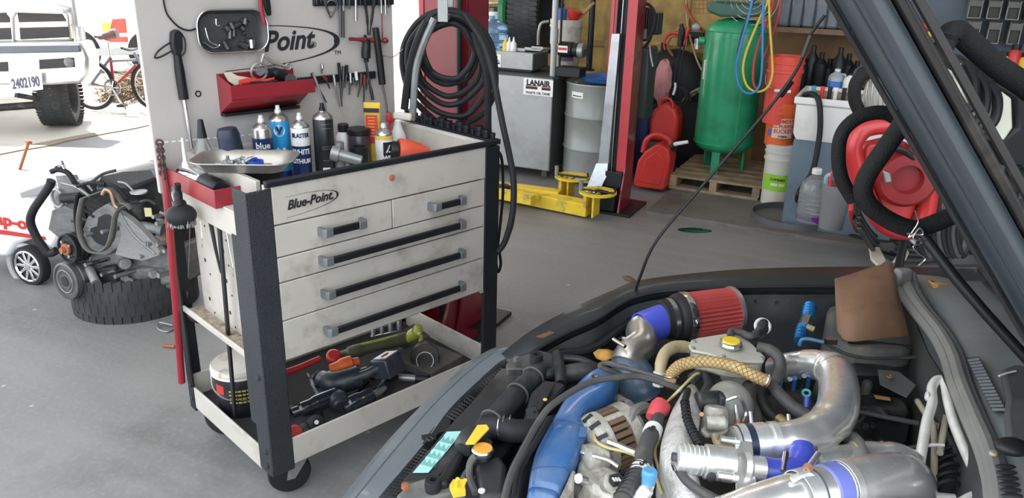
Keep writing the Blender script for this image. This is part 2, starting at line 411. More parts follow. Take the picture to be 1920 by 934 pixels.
# pegboard
pg = B().bx(-.040, .945, .553, .575, 1.0, 1.95)
peg = part('pegboard', pg, mat('pegboard_white', (.46,.43,.405), .42, var=.05, dirt=(.22,.18,.15), damt=.5, dscale=6, dlo=.58, dhi=.8), cart, bev=.003)
lg = B()
c = K(540, 77, v=.552); flat(lg, 'Point', (c.x, .5515, c.z), (1,0,.02), (-.02,0,1), .098, shear=.32, bold=.0025, ext=.0006, sx=.95)
c = K(588, 84, v=.552); flat(lg, '®', (c.x, .5515, c.z), (1,0,0), (0,0,1), .030, ext=.0004)
c = K(633, 99, v=.552); flat(lg, 'TM', (c.x, .5515, c.z), (1,0,0), (0,0,1), .022, ext=.0004)
tip = K(637, 76, v=.551); tip.y = .5512
swoosh2(lg, tip, .46, .075, .022, None, (0,0,0), lean=.02)
part('logo', lg, INK, peg, label='black italic lettering inside a pointed swoosh')
st = B()
for px, py, r in ((372, 176, .011),): c = K(px, py, v=.55); st.ring((c.x, .5525, c.z), (0,-1,0), [(r,0),(r,.002),(r*.6,.002),(r*.6,0)], 14)
part('peg_hole', st, INK, peg)
sl_ = B()
for px in range(300, 470, 13): c = K(px, 268-(px-300)*.09, v=.55); sl_.bx(c.x-.006, c.x+.006, .5515, .5535, c.z-.002, c.z+.002)
part('slots', sl_, mat('slot_light', (.85,.85,.85), .5), peg)
# bottom tray
b = B().bx(0, 1.012, .0, .64, .150, .158).bx(.078, .945, -.002, .006, .15, .250).bx(0, 1.01, .634, .642, .15, .25).bx(-.002, .006, .08, .60, .125, .215).bx(1.006, 1.014, .08, .60, .15, .25)
part('bottom_tray', b, WHITE, cart, bev=.002)
part('tray_liner', B().bx(.01, 1.0, .01, .63, .158, .162), mat('liner', (.03,.03,.032), .8), cart)
# left side: upper rail, mid shelf bar with dirty ledge
b = B().bx(-.001, .006, .085, .60, .955, 1.035).bx(-.001, .07, .085, .60, 1.03, 1.04)
part('side_rail', b, WHITE, cart, bev=.002)
part('shelf_bar', B().bx(-.002, .006, .085, .60, .535, .558), WHITE, cart, bev=.002)
part('side_ledge', B().bx(.006, .065, .02, .60, .53, .54), mat('gritty_ledge', (.30,.24,.18), .9, var=.5, scale=40, bump=.6), cart)
# slotted side wall, holes and ribs
hs = B()
for v, z in ((.50,.93),(.50,.75),(.34,.92),(.34,.83),(.34,.72),(.20,.90),(.20,.80),(.20,.68),(.34,.60),(.5,.6),(.20,.60)):
    hs.box((.0615, v, z), (.002, .010, .013))
    hs.lathe((.0615, v-.03, z-.045), (-1,0,0), [(.004,0),(.004,.001)], 8)
part('slot_holes', hs, INK, cart)
# casters
def caster(u, v, rz):
    t = part('caster', B().lathe((u, v, .15), (0,0,-1), [(.034,0),(.034,.012),(.028,.018)], 20), GREYM, cart)
    R = Matrix.Rotation(rz, 3, 'Z'); off = R @ V((-.03, 0, 0)); c = V((u, v, .0735))+off; ax = R @ V((0,1,0)); fw = R @ V((1,0,0))
    fk = B()
    for s in (-1, 1):
        q = V((u, v, 0))+ax*(.030*s)
        P = [V((q.x, q.y, .135))+fw*.032, V((q.x, q.y, .135))-fw*.03, c+ax*(.030*s)-fw*.014-V((0,0,.012)), c+ax*(.030*s)+fw*.014-V((0,0,.012))]
        fk.prism(P, ax*.003*s)
    part('fork', fk, GREYM, t)
    part('wheel', B().lathe(c-ax*.022, ax, [(.03,0),(.062,0),(.070,.004),(.0735,.012),(.0735,.032),(.070,.040),(.062,.044),(.03,.044)], 32), BLKRB, t)
    part('axle_nut', B().lathe(c-ax*.036, ax, [(.009,0),(.009,.072)], 6), STEEL, t)
for u, v, r in ((.12, .06, -.35), (.10, .53, -.9), (.92, .08, .3), (.93, .56, .4)): caster(u, v, r)
# red side tray bolted to the left rim
A = K(313, 344, u=-.03); E1 = K(423, 386, u=-.05)
b = B().bx(-.024, .06, .165, .625, 1.0405, 1.044).bx(-.024, -.020, .165, .625, 1.036, 1.095).bx(-.024, .061, .160, .165, 1.036, 1.095).bx(-.024, .06, .620, .625, 1.036, 1.095)
part('side_tray', b, RED, cart, bev=.0015, label='red sheet-metal side tray')
# wire hooks on the side wall
def hook(px, py, px2, py2, n=1):
    a = K(px, py, u=.05); c = K(px2, py2, u=.045)
    return B().tube([a, (a+c)/2, V((.045, c.y, c.z+.02)), c, V((.03, c.y-.03, c.z)), V((.03, c.y-.035, c.z+.03))], .0018, 6)
for q in ((356, 425, 352, 552), (376, 415, 380, 457), (424, 432, 438, 512)): part('side_hook', hook(*q), STEEL, cart)
# ------------------------------------------------------------------ things standing in the cart's top well
WZ0 = 1.0125
CANW = mat('can_white', (.72,.72,.70), .3, var=.05, dirt=(.3,.27,.22), dscale=14, damt=.5)
CANB = mat('can_black', (.015,.016,.02), .3, var=.1)
CANN = mat('can_navy', (.01,.025,.10), .3, var=.1)
CANC = mat('can_cyan', (.02,.26,.55), .3, var=.08)
CANY = mat('can_yellow', (.75,.52,.08), .35, var=.08)
TIN = mat('tinplate', (.55,.54,.52), .3, metal=.9, dirt=(.15,.13,.1), dscale=20)
def spray_can(label, u, v, top, r, body, name='aerosol_can', noz=None, lower=None, lz=None, words=(), group=None):
    t = thing(name, label, 'spray can', (u, v, WZ0), group)
    h = top-WZ0-.030; p = (u, v, WZ0); a = facing(p)
    part('body', B().lathe(p, (0,0,1), [(r*.96,0),(r,.004),(r,h*.88),(r*.97,h*.9)], 32), body, t)
    part('dome', B().lathe((u, v, WZ0+h*.9), (0,0,1), [(r*.99,0),(r*.99,.004),(r*.9,.010),(r*.55,.020),(r*.35,.024),(r*.35,.028)], 28), TIN, t)
    zt = WZ0+h*.9+.028
    part('nozzle', B().lathe((u, v, zt), (0,0,1), [(r*.32,0),(r*.30,.010),(r*.22,.012),(r*.2,top-zt)], 16), noz or CANW, t)
    if lower: part('label_band', patch(B(), p, r, lz[0]*h, lz[1]*h, a, math.pi*.95, 32), lower, t)
    for s, zz, size, m, sx in words:
        part('lettering', wrap(B(), s, p, r+.0004, zz*h, a, size, bold=.0006, sx=sx), m, t)
    return t
spray_can('aerosol can with silver dome and dark band reading blue works', .278, .42, 1.252, .034, TIN, lower=CANN, lz=(.42,.78), words=(('blue', .66, .030, PAPER, 1), ('WORKS', .52, .018, PAPER, 1.1)))
vc = spray_can('bright blue aerosol carb and throttle cleaner can', .365, .46, 1.272, .036, CANC, lower=CANN, lz=(.0,.12), words=(('rb &', .46, .022, PAPER, 1.), ('rottle', .33, .026, PAPER, 1.)))
p = V((.365, .46, WZ0)); a = facing(p)
part('round_mark', wrap(B(), 'V', p, .0365, .175, a, .034, bold=.002), CANN, vc)
bb = B(); n = 20
q = [(p+V((math.cos(a+.02*math.cos(2*math.pi*i/n)/.036)*.0364, math.sin(a+.02*math.cos(2*math.pi*i/n)/.036)*.0364, .175+.02*math.sin(2*math.pi*i/n)))) for i in range(n)]
bb.poly(q); part('round_field', bb, PAPER, vc, smooth=0)
spray_can('white topped aerosol can reading white lithium beside the bright blue can', .405, .385, 1.252, .033, CANW, lower=CANN, lz=(.0,.60), words=(('BLASTER', .78, .021, CANN, .8), ('WHITE', .50, .026, PAPER, .8), ('LITHIUM', .34, .022, PAPER, .8)))
bc = spray_can('tall black aerosol can with silver dome', .478, .35, 1.283, .036, CANB, words=(), noz=BLKPL)
p = V((.478, .35, WZ0)); a = facing(p)
ln = B()
for i, z in enumerate((.20,.185,.12,.112,.07)): patch(ln, p, .0363, z, z+.0015, a+.3, .5)
part('label_lines', ln, GREYM, bc)
part('barcode', patch(B(), p, .0364, .025, .045, a+.1, .35), PAPER, bc)
spray_can('white and black aerosol can with yellow shoulder at right of the well', .728, .335, 1.185, .034, CANW, lower=CANY, lz=(.80,.90), noz=CANW, words=())
p = V((.728, .335, WZ0)); a = facing(p); wc_ = [o for o in COL.objects if o.name.startswith('aerosol_can')][-1]
part('dark_panel', patch(B(), p, .0342, .02, .105, a+.45, .55), CANB, wc_)
lt = B(); wrap(lt, 'L', p, .0346, .078, a+.40, .040, shear=.5, bold=.0008); wrap(lt, 'WH', p, .0346, .045, a+.42, .022, bold=.0008); part('lettering', lt, PAPER, wc_)
# straw rod beside the black can
a0, b0 = K(588, 138, v=.40), K(610, 200, v=.40)
solo('straw_tube', B().tube([a0+V((0,-.0,0)), b0, V((b0.x+.02, .41, WZ0+.002))], .004, 8, sm=False), GREYM, 'thin grey tube leaning up behind the tall black can', 'tube')
# yellow and red squeeze tube standing
tb = thing('sealant_tube', 'yellow and red squeeze tube standing upside down in the well', 'tube', (.70,.43,WZ0))
c = K(697, 192, v=.43); cz = c.z; cx = c.x
rt = Matrix.Rotation(math.radians(-45), 3, 'Z') @ V((1,0,0)); nn = V((rt.y, -rt.x, 0))
rows = []
for z, w, t in ((WZ0, .016, .016), (WZ0+.02, .018, .018), (WZ0+.03, .026, .022), (cz-.06, .030, .012), (cz-.012, .032, .002), (cz, .032, .0015)):
    rows.append([V((cx, .43, z))+rt*(w*math.cos(2*math.pi*i/20))+nn*(t*math.sin(2*math.pi*i/20)) for i in range(21)])
part('tube_body', B().grid(rows), YEL, tb)
def onplane(mb, c, w, h): return mb.box(c, (w, .001, h), rz=math.radians(-45))
part('red_panel', onplane(B(), V((cx, .43, cz-.10))+nn*.0215, .045, .11), REDPL, tb, bev=0)
part('cap_band', onplane(B(), V((cx, .43, cz-.028))+nn*.0165, .060, .016), INK, tb)
lt = B(); [onplane(lt, V((cx, .43, cz-.055-.012*k))+nn*.0225, .030-.006*(k % 2), .0022) for k in range(7)]; part('print_lines', lt, YEL, tb)
# clear pump bottle
CLR = mat('clear_plastic', (.80,.80,.78), .12, trans=.85, var=.02, rvar=.03)
cb = thing('clear_bottle', 'clear squat bottle with black nozzle cap at left of the well', 'bottle', (.065,.42,WZ0))
c = K(375, 224, v=.42); h = c.z-WZ0
part('bottle_body', B().lathe((c.x, .42, WZ0), (0,0,1), [(.036,0),(.038,.01),(.038,h*.30),(.030,h*.55),(.018,h*.70),(.014,h*.76)], 24), CLR, cb)
part('cap', B().lathe((c.x, .42, WZ0+h*.76), (0,0,1), [(.016,0),(.013,h*.1),(.009,h*.23),(.007,h*.24)], 16), BLKPL, cb)
# navy tapered cup / boot upside down
c = K(432, 240, v=.36); h = c.z-WZ0
solo('tapered_cup', B().lathe((c.x+.012, .36, WZ0), (-.10,.02,1), [(.050,0),(.044,h*.35),(.043,h*.36),(.036,h*.85),(.037,h*.9),(.030,h)], 24), mat('navy_plastic', (.012,.02,.045), .5), 'dark navy tapered plastic cup standing upside down', 'cup')
# black socket case under the silver tray
cs = thing('plastic_case', 'flat black plastic case lying in the left of the well', 'case', (.17,.33,WZ0))
part('case_body', B().box((.17,.36,WZ0+.050), (.16,.20,.10), rz=.1), BLKPL, cs, bev=.008)
part('case_lid', B().box((.17,.36,WZ0+.105), (.165,.205,.010), rz=.1), DGREY, cs, bev=.004)
# grey elbow fitting, mugs and bottles in the middle
g = thing('pipe_fitting', 'worn grey metal pipe fitting lying in the well', 'fitting', (.52,.28,WZ0))
part('fitting_body', B().cyl((.49,.31,WZ0+.095), (.56,.24,WZ0+.07), .022, .018), GREYM, g); part('collar', B().cyl((.485,.315,WZ0+.097), (.505,.295,WZ0+.090), .028), GREYM, g); part('upright_neck', B().cyl((.52,.32,WZ0+.0), (.52,.32,WZ0+.13), .020, .018), GREYM, g)
mg = thing('dark_jar', 'dark translucent jar standing behind the aerosol cans', 'jar', (.64,.44,WZ0)); c = K(672, 240, v=.44)
part('jar_body', B().lathe((c.x,.44,WZ0), (0,0,1), [(.04,0),(.044,.01),(.044,c.z-WZ0-.03),(.038,c.z-WZ0-.02)], 24), mat('smoke_plastic', (.05,.04,.045), .25), mg)
part('jar_lid', B().lathe((c.x,.44,c.z-.022), (0,0,1), [(.046,0),(.046,.018),(.043,.022)], 24), BLKPL, mg)
bt = thing('white_bottle', 'small white bottle with a black cap behind the grey fitting', 'bottle', (.60,.50,WZ0)); c = K(643, 232, v=.50)
part('bottle_body', B().lathe((c.x,.50,WZ0), (0,0,1), [(.028,0),(.03,.005),(.03,c.z-WZ0-.05),(.02,c.z-WZ0-.03)], 20), CANW, bt)
part('cap', B().lathe((c.x,.50,c.z-.03), (0,0,1), [(.021,0),(.021,.026),(.018,.03)], 18), BLKPL, bt)
sk = thing('deep_socket', 'large black impact socket standing in the well', 'socket', (.60,.30,WZ0))
part('socket_body', B().ring((.60,.31,WZ0), (0,0,1), [(.030,0),(.030,.04),(.034,.05),(.034,.105),(.024,.105),(.024,.0)], 20), BLKPL, sk)
# spray trigger bottle at the back right
sb = thing('trigger_bottle', 'spray bottle with a red and cream trigger head', 'bottle', (.86,.47,WZ0)); c = K(745, 212, v=.47)
part('bottle_body', B().lathe((c.x,.47,WZ0), (0,0,1), [(.03,0),(.033,.01),(.033,.08),(.02,.11),(.014,.13),(.014,c.z-WZ0-.03)], 20), CANW, sb)
part('trigger_head', B().box((c.x+.015,.455,c.z-.012), (.075,.026,.030), rz=-.7, ry=.12), mat('cream_plastic', (.72,.68,.58), .5), sb, bev=.008)
part('nozzle', B().box((c.x-.028,.49,c.z-.016), (.022,.030,.036), rz=-.7), REDPL, sb, bev=.006)
part('trigger', B().tube([(c.x-.01,.475,c.z-.02),(c.x-.025,.49,c.z-.045),(c.x-.02,.485,c.z-.075)], .006, 8), REDPL, sb)
# orange pieces at right
c = K(785, 282, v=.27)
of = thing('orange_cup', 'orange red plastic cup lying on its side in the well', 'cup', (c.x,.27,WZ0))
part('cup_body', B().lathe((c.x-.075,.30,WZ0+.068), (1,-.45,-.1), [(.044,0),(.047,.01),(.040,.05),(.030,.085),(.014,.12),(.012,.125)], 24), mat('orange_red', (.72,.10,.05), .45), of)
part('cup_base', B().lathe((c.x-.105,.314,WZ0+.07), (1,-.45,-.1), [(.032,0),(.036,.01),(.036,.03)], 20), BLKPL, of)
c = K(824, 262, v=.33)
oo = thing('ribbed_grommet', 'worn orange ribbed plastic grommet standing by the side rim', 'grommet', (c.x,.33,WZ0))
rb_ = B().lathe((c.x,.33,WZ0), (.05,0,1), [(.018,0),(.021,.02),(.023,c.z-WZ0-.03),(.020,c.z-WZ0-.006),(.012,c.z-WZ0)], 12); part('knob_body', rb_, ORG, oo, smooth=20)
part('knob_ring', B().torus((c.x,.33,WZ0+.045), (0,0,1), .022, .003), mat('dark_orange', (.35,.07,.02), .5), oo)
# silver parts tray with bolts and blue caps
TC = V((.112,.212,1.132)); ta = math.radians(-42); TR = Matrix.Rotation(ta, 3, 'Z')
tr = thing('parts_tray', 'silver magnetic parts tray of bolts on the near left corner of the cart', 'tray', TC)
def rr(c, w, h, rad, z, n=5):
    P = []
    for sx, sy, a0 in ((1,1,0),(-1,1,90),(-1,-1,180),(1,-1,270)):
        for i in range(n+1):
            a = math.radians(a0+90*i/n); P.append(c+TR@V((sx*(w/2-rad)+rad*math.cos(a), sy*(h/2-rad)+rad*math.sin(a), z)))
    return P
rings = [rr(TC,.24,.13,.04,.002), rr(TC,.30,.185,.05,.036), rr(TC,.315,.20,.055,.038), rr(TC,.315,.20,.055,.035), rr(TC,.30,.188,.05,.033), rr(TC,.235,.125,.04,0)]
b = B(); n = len(rings[0]); b.add([p for r in rings for p in r], [(j*n+i, j*n+(i+1)%n, (j+1)*n+(i+1)%n, (j+1)*n+i) for j in range(len(rings)-1) for i in range(n)]+[tuple(range(n)), tuple(range(5*n, 6*n))])
TRAYM = mat('tray_steel', (.50,.49,.46), .35, metal=.8, var=.08, dirt=(.2,.17,.13), dscale=10)
part('tray_dish', b, TRAYM, tr)
part('magnet_base', B().cyl(TC-V((0,0,.012)), TC, .045), BLKRB, tr)
def bolt(p, L=.022, r=.005, tilt=None, head=.008):
    R = Matrix.Rotation(random.uniform(0, 6.28), 3, 'Z'); d = R@V((1,0,random.uniform(-.1,.35))); p = V(p)
    b = B().cyl(p, p+d.normalized()*L, r, n=8); b.lathe(p, -d, [(head,0),(head,.006)], 6); return b
random.seed(3)
bo = None
for i in range(16):
    q = TC+TR@V((random.uniform(-.075,.015), random.uniform(-.045,.05), .012+random.uniform(0,.010)))
    if i == 0:
        bo = thing('bolt', 'small dark steel bolt heaped in the silver parts tray', 'bolt', q, 'bolts in the silver parts tray')
        part('shank', B().cyl(q, q+V((.024,.004,.003)), .0055, n=8), GREYM, bo); part('head', B().lathe(q, (-1,-.15,-.1), [(.010,0),(.010,.008)], 6), GREYM, bo)
    else: copytree(bo, FR @ Matrix.Translation(q) @ Matrix.Rotation(random.uniform(0,6.28), 4, 'Z') @ Matrix.Rotation(random.uniform(-.5,.5), 4, 'Y'))
for i, (x, y) in enumerate(((.030,.0),(.012,.028))):
    q = TC+TR@V((x, y, .004)); s = 1.0 if i == 0 else .7
    solo('bottle_cap', B().ring(q, (0,0,1), [(.024*s,0),(.024*s,.022),(.021*s,.022),(.021*s,.004),(.0,.004),(0,0)], 20), mat('cap_blue', (.02,.07,.42), .35), ('round blue plastic cap in the silver tray', 'smaller blue plastic cap behind the round one in the silver tray')[i], 'cap')
q = TC+TR@V((.085,.0,.01))
solo('white_bit', B().cyl(q, q+V((.03,.01,.004)), .008, n=12), CANW, 'small pale spark plug piece at right in the silver tray', 'spark plug piece')
# red tray contents: glue bottle and shiny canister
c = K(322, 300, u=-.03); q = V((.012, c.y, 1.041))
gb = thing('glue_bottle', 'red glue bottle with white nozzle in the red side tray', 'bottle', q); zt = K(320, 250, u=.012).z
part('bottle_body', B().lathe(q, (0,0,1), [(.022,0),(.024,.004),(.024,.045),(.020,.060),(.010,.066)], 20), REDPL, gb)
part('label_wrap', patch(B(), q, .0242, .010, .038, facing(q), 1.6), INK, gb)
part('nozzle', B().lathe(q+V((0,0,.066)), (0,0,1), [(.012,0),(.010,.015),(.006,.022),(.004,max(.03, zt-q.z-.066))], 16), mat('nozzle_white', (.7,.7,.68), .4), gb)
cn = thing('metal_canister', 'shiny steel canister lying in the red side tray', 'canister', (.018,.36,1.042))
part('canister_body', B().lathe((.018,.47,1.078), (.0,-1,0), [(.030,0),(.034,.004),(.034,.145),(.030,.150)], 28), CHROME, cn)
part('black_end', B().lathe((.018,.32,1.078), (0,-1,0), [(.031,0),(.033,.01),(.033,.10),(.026,.115)], 24), BLKPL, cn)
# impact sockets standing on the right rim
random.seed(5)
rail = solo('socket_rail', B().bx(.985,1.035,.01,.57,1.118,1.138), TRIM, 'black socket rail clipped along the right rim of the cart', 'socket rail', bev=.002)
for i in range(15):
    v = .03+i*.037; r = .010+.006*abs(math.sin(i*2.1))+.001*(i % 3)
    h = .022+.008*((i*7) % 3)
    b = B().ring((1.01, v, 1.139), (0,0,1), [(r,0),(r,h*.5),(r*1.12,h*.55),(r*1.12,h),(r*.75,h),(r*.75,0)], 14)
    solo('impact_socket', b, mat('socket_black', (.03,.032,.036), .3, metal=.6), 'small black impact socket standing in the row along the right rim', 'socket', 'impact sockets along the right rim')
solo('rim_hook', B().tube([K(763,238,v=.54), K(760,258,v=.54), K(768,266,v=.54), K(776,262,v=.54), K(776,240,v=.54)], .003, 8), STEEL, 'small wire hook on the back of the well', 'hook')
# ------------------------------------------------------------------ things on the pegboard
PF = .553
def PB(x, y, off=.0): c = K(x, y, v=PF-off); return V((c.x, PF-off, c.z))
# hung silver tray with bits
c = PB(437, 58, .03); w = (PB(503,58,.03)-PB(369,58,.03)).length; h = abs(PB(437,16,.03).z-PB(437,99,.03).z)
ht = thing('magnetic_tray', 'grey rounded magnetic tray stuck upright on the pegboard', 'tray', (c.x, PF-.02, c.z-h/2))
def rv(c, w, h, rad, y, n=6):
    P = []
    for sx, sy, a0 in ((1,1,0),(-1,1,90),(-1,-1,180),(1,-1,270)):
        for i in range(n+1):
            a = math.radians(a0+90*i/n); P.append(V((c.x+sx*(w/2-rad)+rad*math.cos(a), y, c.z+sy*(h/2-rad)+rad*math.sin(a))))
    return P
rings = [rv(c,w*.86,h*.78,.04,PF-.0005), rv(c,w*.9,h*.84,.042,PF-.004), rv(c,w*.97,h*.95,.05,PF-.034), rv(c,w,h,.055,PF-.036), rv(c,w,h,.055,PF-.033), rv(c,w*.95,h*.93,.05,PF-.031), rv(c,w*.84,h*.76,.04,PF-.008)]
n = len(rings[0]); b = B().add([p for r in rings for p in r], [(j*n+i, j*n+(i+1)%n, (j+1)*n+(i+1)%n, (j+1)*n+i) for j in range(6) for i in range(n)]+[tuple(range(n)), tuple(range(6*n, 7*n))])
part('tray_dish', b, mat('tray_grey', (.13,.13,.13), .35, metal=.7, dirt=(.05,.045,.04), dscale=12), ht)
part('rim_bead', B().tube(rv(c,w*.985,h*.975,.052,PF-.036), .003, 6, closed=True, sm=False), STEEL, ht)
random.seed(11)
TS = mat('tool_steel', (.10,.10,.105), .35, metal=.8)
for i in range(15):
    px = random.gauss(455, 13) if i > 3 else random.uniform(420, 440); py = random.uniform(38, 84)
    q = PB(px, py, .009); L = random.uniform(.012,.03); a = random.uniform(0, 3.1); r = random.uniform(.007,.013)
    b = B().cyl(q-V((math.cos(a)*L/2,0,math.sin(a)*L/2))-V((0,r,0)), q+V((math.cos(a)*L/2,0,math.sin(a)*L/2))-V((0,r,0)), r, r*.75, n=12)
    solo('small_socket', b, TS, 'small dark socket held in the upright magnetic tray', 'socket', 'sockets held in the magnetic tray')
q = PB(472, 82, .03); solo('chrome_socket', B().cyl(q+V((0,0,-.014)), q+V((0,0,.014)), .010, n=16), CHROME, 'bright chrome socket at lower right in the magnetic tray', 'socket')
for i, P in enumerate((((385,52),(392,76),(408,86),(412,84)), ((383,80),(398,90),(410,88)), ((405,35),(406,47),(412,48)))):
    solo('hex_key', B().tube([PB(x, y, .014) for x, y in P], .003, 6, k=3), STEEL, ('long bent steel hex key in the magnetic tray', 'short bent hex key low in the magnetic tray', 'small hooked pick at top of the magnetic tray')[i], 'hex key')
# pry bar with trigger-like handle and cord loop
pb = thing('pick_up_tool', 'long black-gripped pick-up tool hung at the left of the pegboard', 'hand tool', PB(358,275,.02))
part('grip', B().tube([PB(332,100,.022), PB(337,135,.022), PB(345,186,.022)], [.012,.016,.016], 12, sm=False), BLKPL, pb, smooth=30)
part('handle_head', B().prism([PB(324,60,.035), PB(334,55,.035), PB(343,62,.035), PB(344,92,.035), PB(338,108,.035), PB(328,103,.035), PB(323,82,.035)], (0,.03,0)), BLKPL, pb, bev=.005)
part('trigger_loop', B().tube([PB(325,76,.02), PB(300,93,.02), PB(290,107,.02), PB(300,107,.02), PB(327,93,.02)], .003, 8, k=5), BLKPL, pb)
part('cord', B().tube([PB(340,62,.02), PB(347,76,.02), PB(347,96,.02), PB(340,106,.02)], .0025, 8), BLKPL, pb)
part('shaft', B().tube([PB(345,186,.022), PB(352,228,.022), PB(359,278,.022)], .006, 10, sm=False), STEEL, pb)
solo('black_cable', B().tube([PB(303,-25,.006), PB(310,18,.006), PB(322,38,.006), PB(338,52,.006), PB(355,57,.006), PB(369,53,.006)], .0028, 8), BLKRB, 'thin black cable hanging down the left of the pegboard', 'cable')
# red handle hung at the top beside the tray
rh = thing('red_handled_tool', 'red-handled tool hanging beside the magnetic tray', 'hand tool', PB(495,48,.03))
part('handle', B().tube([PB(486,-20,.035), PB(490,20,.035), PB(497,48,.035)], [.008,.008,.006], 10, sm=False), RED, rh)
part('black_jaw', B().prism([PB(490,-8,.02), PB(502,-8,.02), PB(505,12,.02), PB(506,28,.02), PB(500,30,.02), PB(494,14,.02)], (0,-.014,0)), BLKPL, rh, bev=.003)
# red shelf bin
sh = thing('red_shelf', 'red sheet-metal tool shelf bolted to the pegboard', 'tool shelf', PB(498,208,.0))
A1, A2 = PB(408,160), PB(550,207)
x0, x1 = PB(408,165).x, PB(551,165).x; x2 = PB(585,160,.08).x; zt = PB(470,134).z; zl = PB(430,162,.10).z; zm = PB(560,176,.1).z; zb = PB(480,206).z
b = B().bx(x0, x1, PF-.004, PF-.001, zb, zt).bx(x0, x1, PF-.10, PF-.002, zm-.002, zm+.002)
b.prism([V((x0, PF-.10, zm)), V((x0, PF-.10, zl)), V((x2, PF-.10, zl)), V((x2, PF-.10, zm))], (0,.003,0))
b.prism([V((x0, PF-.002, zb)), V((x0, PF-.10, zm)), V((x0, PF-.10, zl)), V((x0, PF-.002, zt))], (.003,0,0))
b.add([(x0,PF-.10,zm),(x1,PF-.10,zm),(x1,PF-.03,zb+.01),(x0,PF-.03,zb+.01)], [(0,1,2,3)])
part('shelf_body', b, RED, sh, solid=.0015)
part('lower_lip', B().bx(x0, x1, PF-.035, PF-.002, zb-.006, zb+.004), BLKPL, sh)
# on the shelf
def S(px, py, off=.06): return PB(px, py, off)
sc = thing('gasket_scraper', 'scraper with broad cream blade and dark handle on the red shelf', 'scraper', S(450,160))
part('blade', B().prism([S(420,137), S(432,135), S(445,142), S(470,146), S(474,152), S(458,156), S(440,160), S(428,152)], (0,.003,0)), mat('cream_blade', (.62,.58,.46), .5), sc)
part('handle', B().tube([S(466,149,.058), S(485,151,.058), S(500,149,.058)], .004, 8), BLKPL, sc)
for i, P in enumerate((((450,155),(470,152),(500,152),(514,147)), ((470,158),(495,157),(520,152)))):
    solo('slim_plier', B().tube([S(x, y, .075+.012*i) for x, y in P], [.010,.011,.008,.005], 10), (REDPL, BLKPL)[i], ('red-handled pliers lying at the front of the red shelf', 'black-handled pliers lying behind the red pliers on the shelf')[i], 'pliers')
gn = thing('air_ratchet', 'black air ratchet lying on the red shelf', 'air tool', S(530,150))
part('ratchet_body', B().tube([S(502,136,.05), S(520,138,.05), S(545,150,.05)], [.016,.020,.018], 14), BLKPL, gn)
part('ratchet_head', B().cyl(S(543,150,.035), S(545,149,.08), .020), BLKPL, gn)
part('air_inlet', B().cyl(S(500,136,.05), S(495,133,.05), .009), GREYM, gn)
g2 = thing('wire_caliper', 'grey brake caliper spreader standing up on the red shelf', 'hand tool', S(510,130))
part('arm', B().tube([S(488,123,.04), S(494,102,.04), S(500,108,.04), S(512,117,.04), S(530,123,.04), S(540,126,.04)], .006, 8), mat('dull_nickel', (.42,.40,.36), .4, metal=.6), g2)
part('ring_end', B().torus(S(540,125,.04), (0,1,0), .010, .004), MATS['dull_nickel'], g2)
tc_ = S(486,134,.045); part('disc', B().torus(tc_, (0,1,.2), .030, .004), MATS['dull_nickel'], g2)
part('disc_hub', B().cyl(tc_+V((0,.006,0)), tc_-V((0,.008,0)), .014), GREYM, g2)
# upper and lower magnetic rails
solo('magnetic_rail', B().bx(PB(585,6).x, PB(735,4).x, PF-.016, PF-.001, PB(650,5).z-.010, PB(650,5).z+.012), BLKPL, 'black magnetic tool rail along the top of the pegboard', 'tool rail', bev=.003)
solo('magnetic_rail', B().bx(PB(556,150).x, PB(701,150).x, PF-.016, PF-.001, PB(640,145).z-.014, PB(640,145).z+.014), BLKPL, 'black magnetic tool rail right of the red shelf', 'tool rail', bev=.003)
BLU = mat('grip_blue', (.03,.05,.09), .4)
def stick(name, label, pts, rs, mats, cat='hand tool', off=.024, nm=('handle', 'shaft', 'tip'), group=None):
    t = thing(name, label, cat, PB(*pts[-1], off), group)
    for i in range(len(pts)-1):
        r = rs[i]
        part(nm[i], B().tube([PB(*pts[i], off), PB(*pts[i+1], off)], r, 10, sm=False), mats[i], t)
    return t
# hanging from the top rail
stick('screwdriver', 'long black screwdriver shaft hanging from the top rail', [(636,-12),(638,10),(639,70)], [.010,.006], [BLKPL, TS])
stick('screwdriver', 'thin steel punch beside the long black screwdriver', [(643,-12),(644,20),(645,71)], [.006,.004], [GREYM, TS])
stick('screwdriver', 'short steel chisel fourth along the top rail', [(667,-10),(668,39)], [.005], [STEEL])
stick('screwdriver', 'short pick near the middle of the top rail', [(655,-8),(655,17)], [.004], [TS])
stick('screwdriver', 'thin red-ended probe hanging at the far right of the top rail', [(714,-15),(716,25),(717,72)], [.004,.0025], [STEEL, RED])
stick('screwdriver', 'short steel scribe at the right end of the top rail', [(722,-10),(724,28)], [.004], [STEEL])
pl = thing('long_nose_plier', 'long-handled black pliers hanging open from the top rail', 'pliers', PB(690,60,.02))
part('jaw', B().tube([PB(682,-10,.02), PB(688,30,.02), PB(690,66,.02)], [.007,.005,.003], 8), BLKPL, pl)
part('jaw', B().tube([PB(703,-10,.03), PB(698,30,.03), PB(693,66,.03)], [.007,.005,.003], 8), BLKPL, pl)
p2 = thing('snap_ring_plier', 'small open snap ring pliers hanging left on the top rail', 'pliers', PB(622,32,.02))
part('handle', B().tube([PB(608,0,.02), PB(614,18,.02), PB(620,34,.02)], [.006,.004,.003], 8), TS, p2)
part('handle', B().tube([PB(630,0,.025), PB(632,12,.025), PB(622,32,.025)], [.005,.004,.003], 8), TS, p2)
part('wire_ring', B().torus(PB(622,12,.02), (0,1,0), .022, .0022), GREYM, p2)
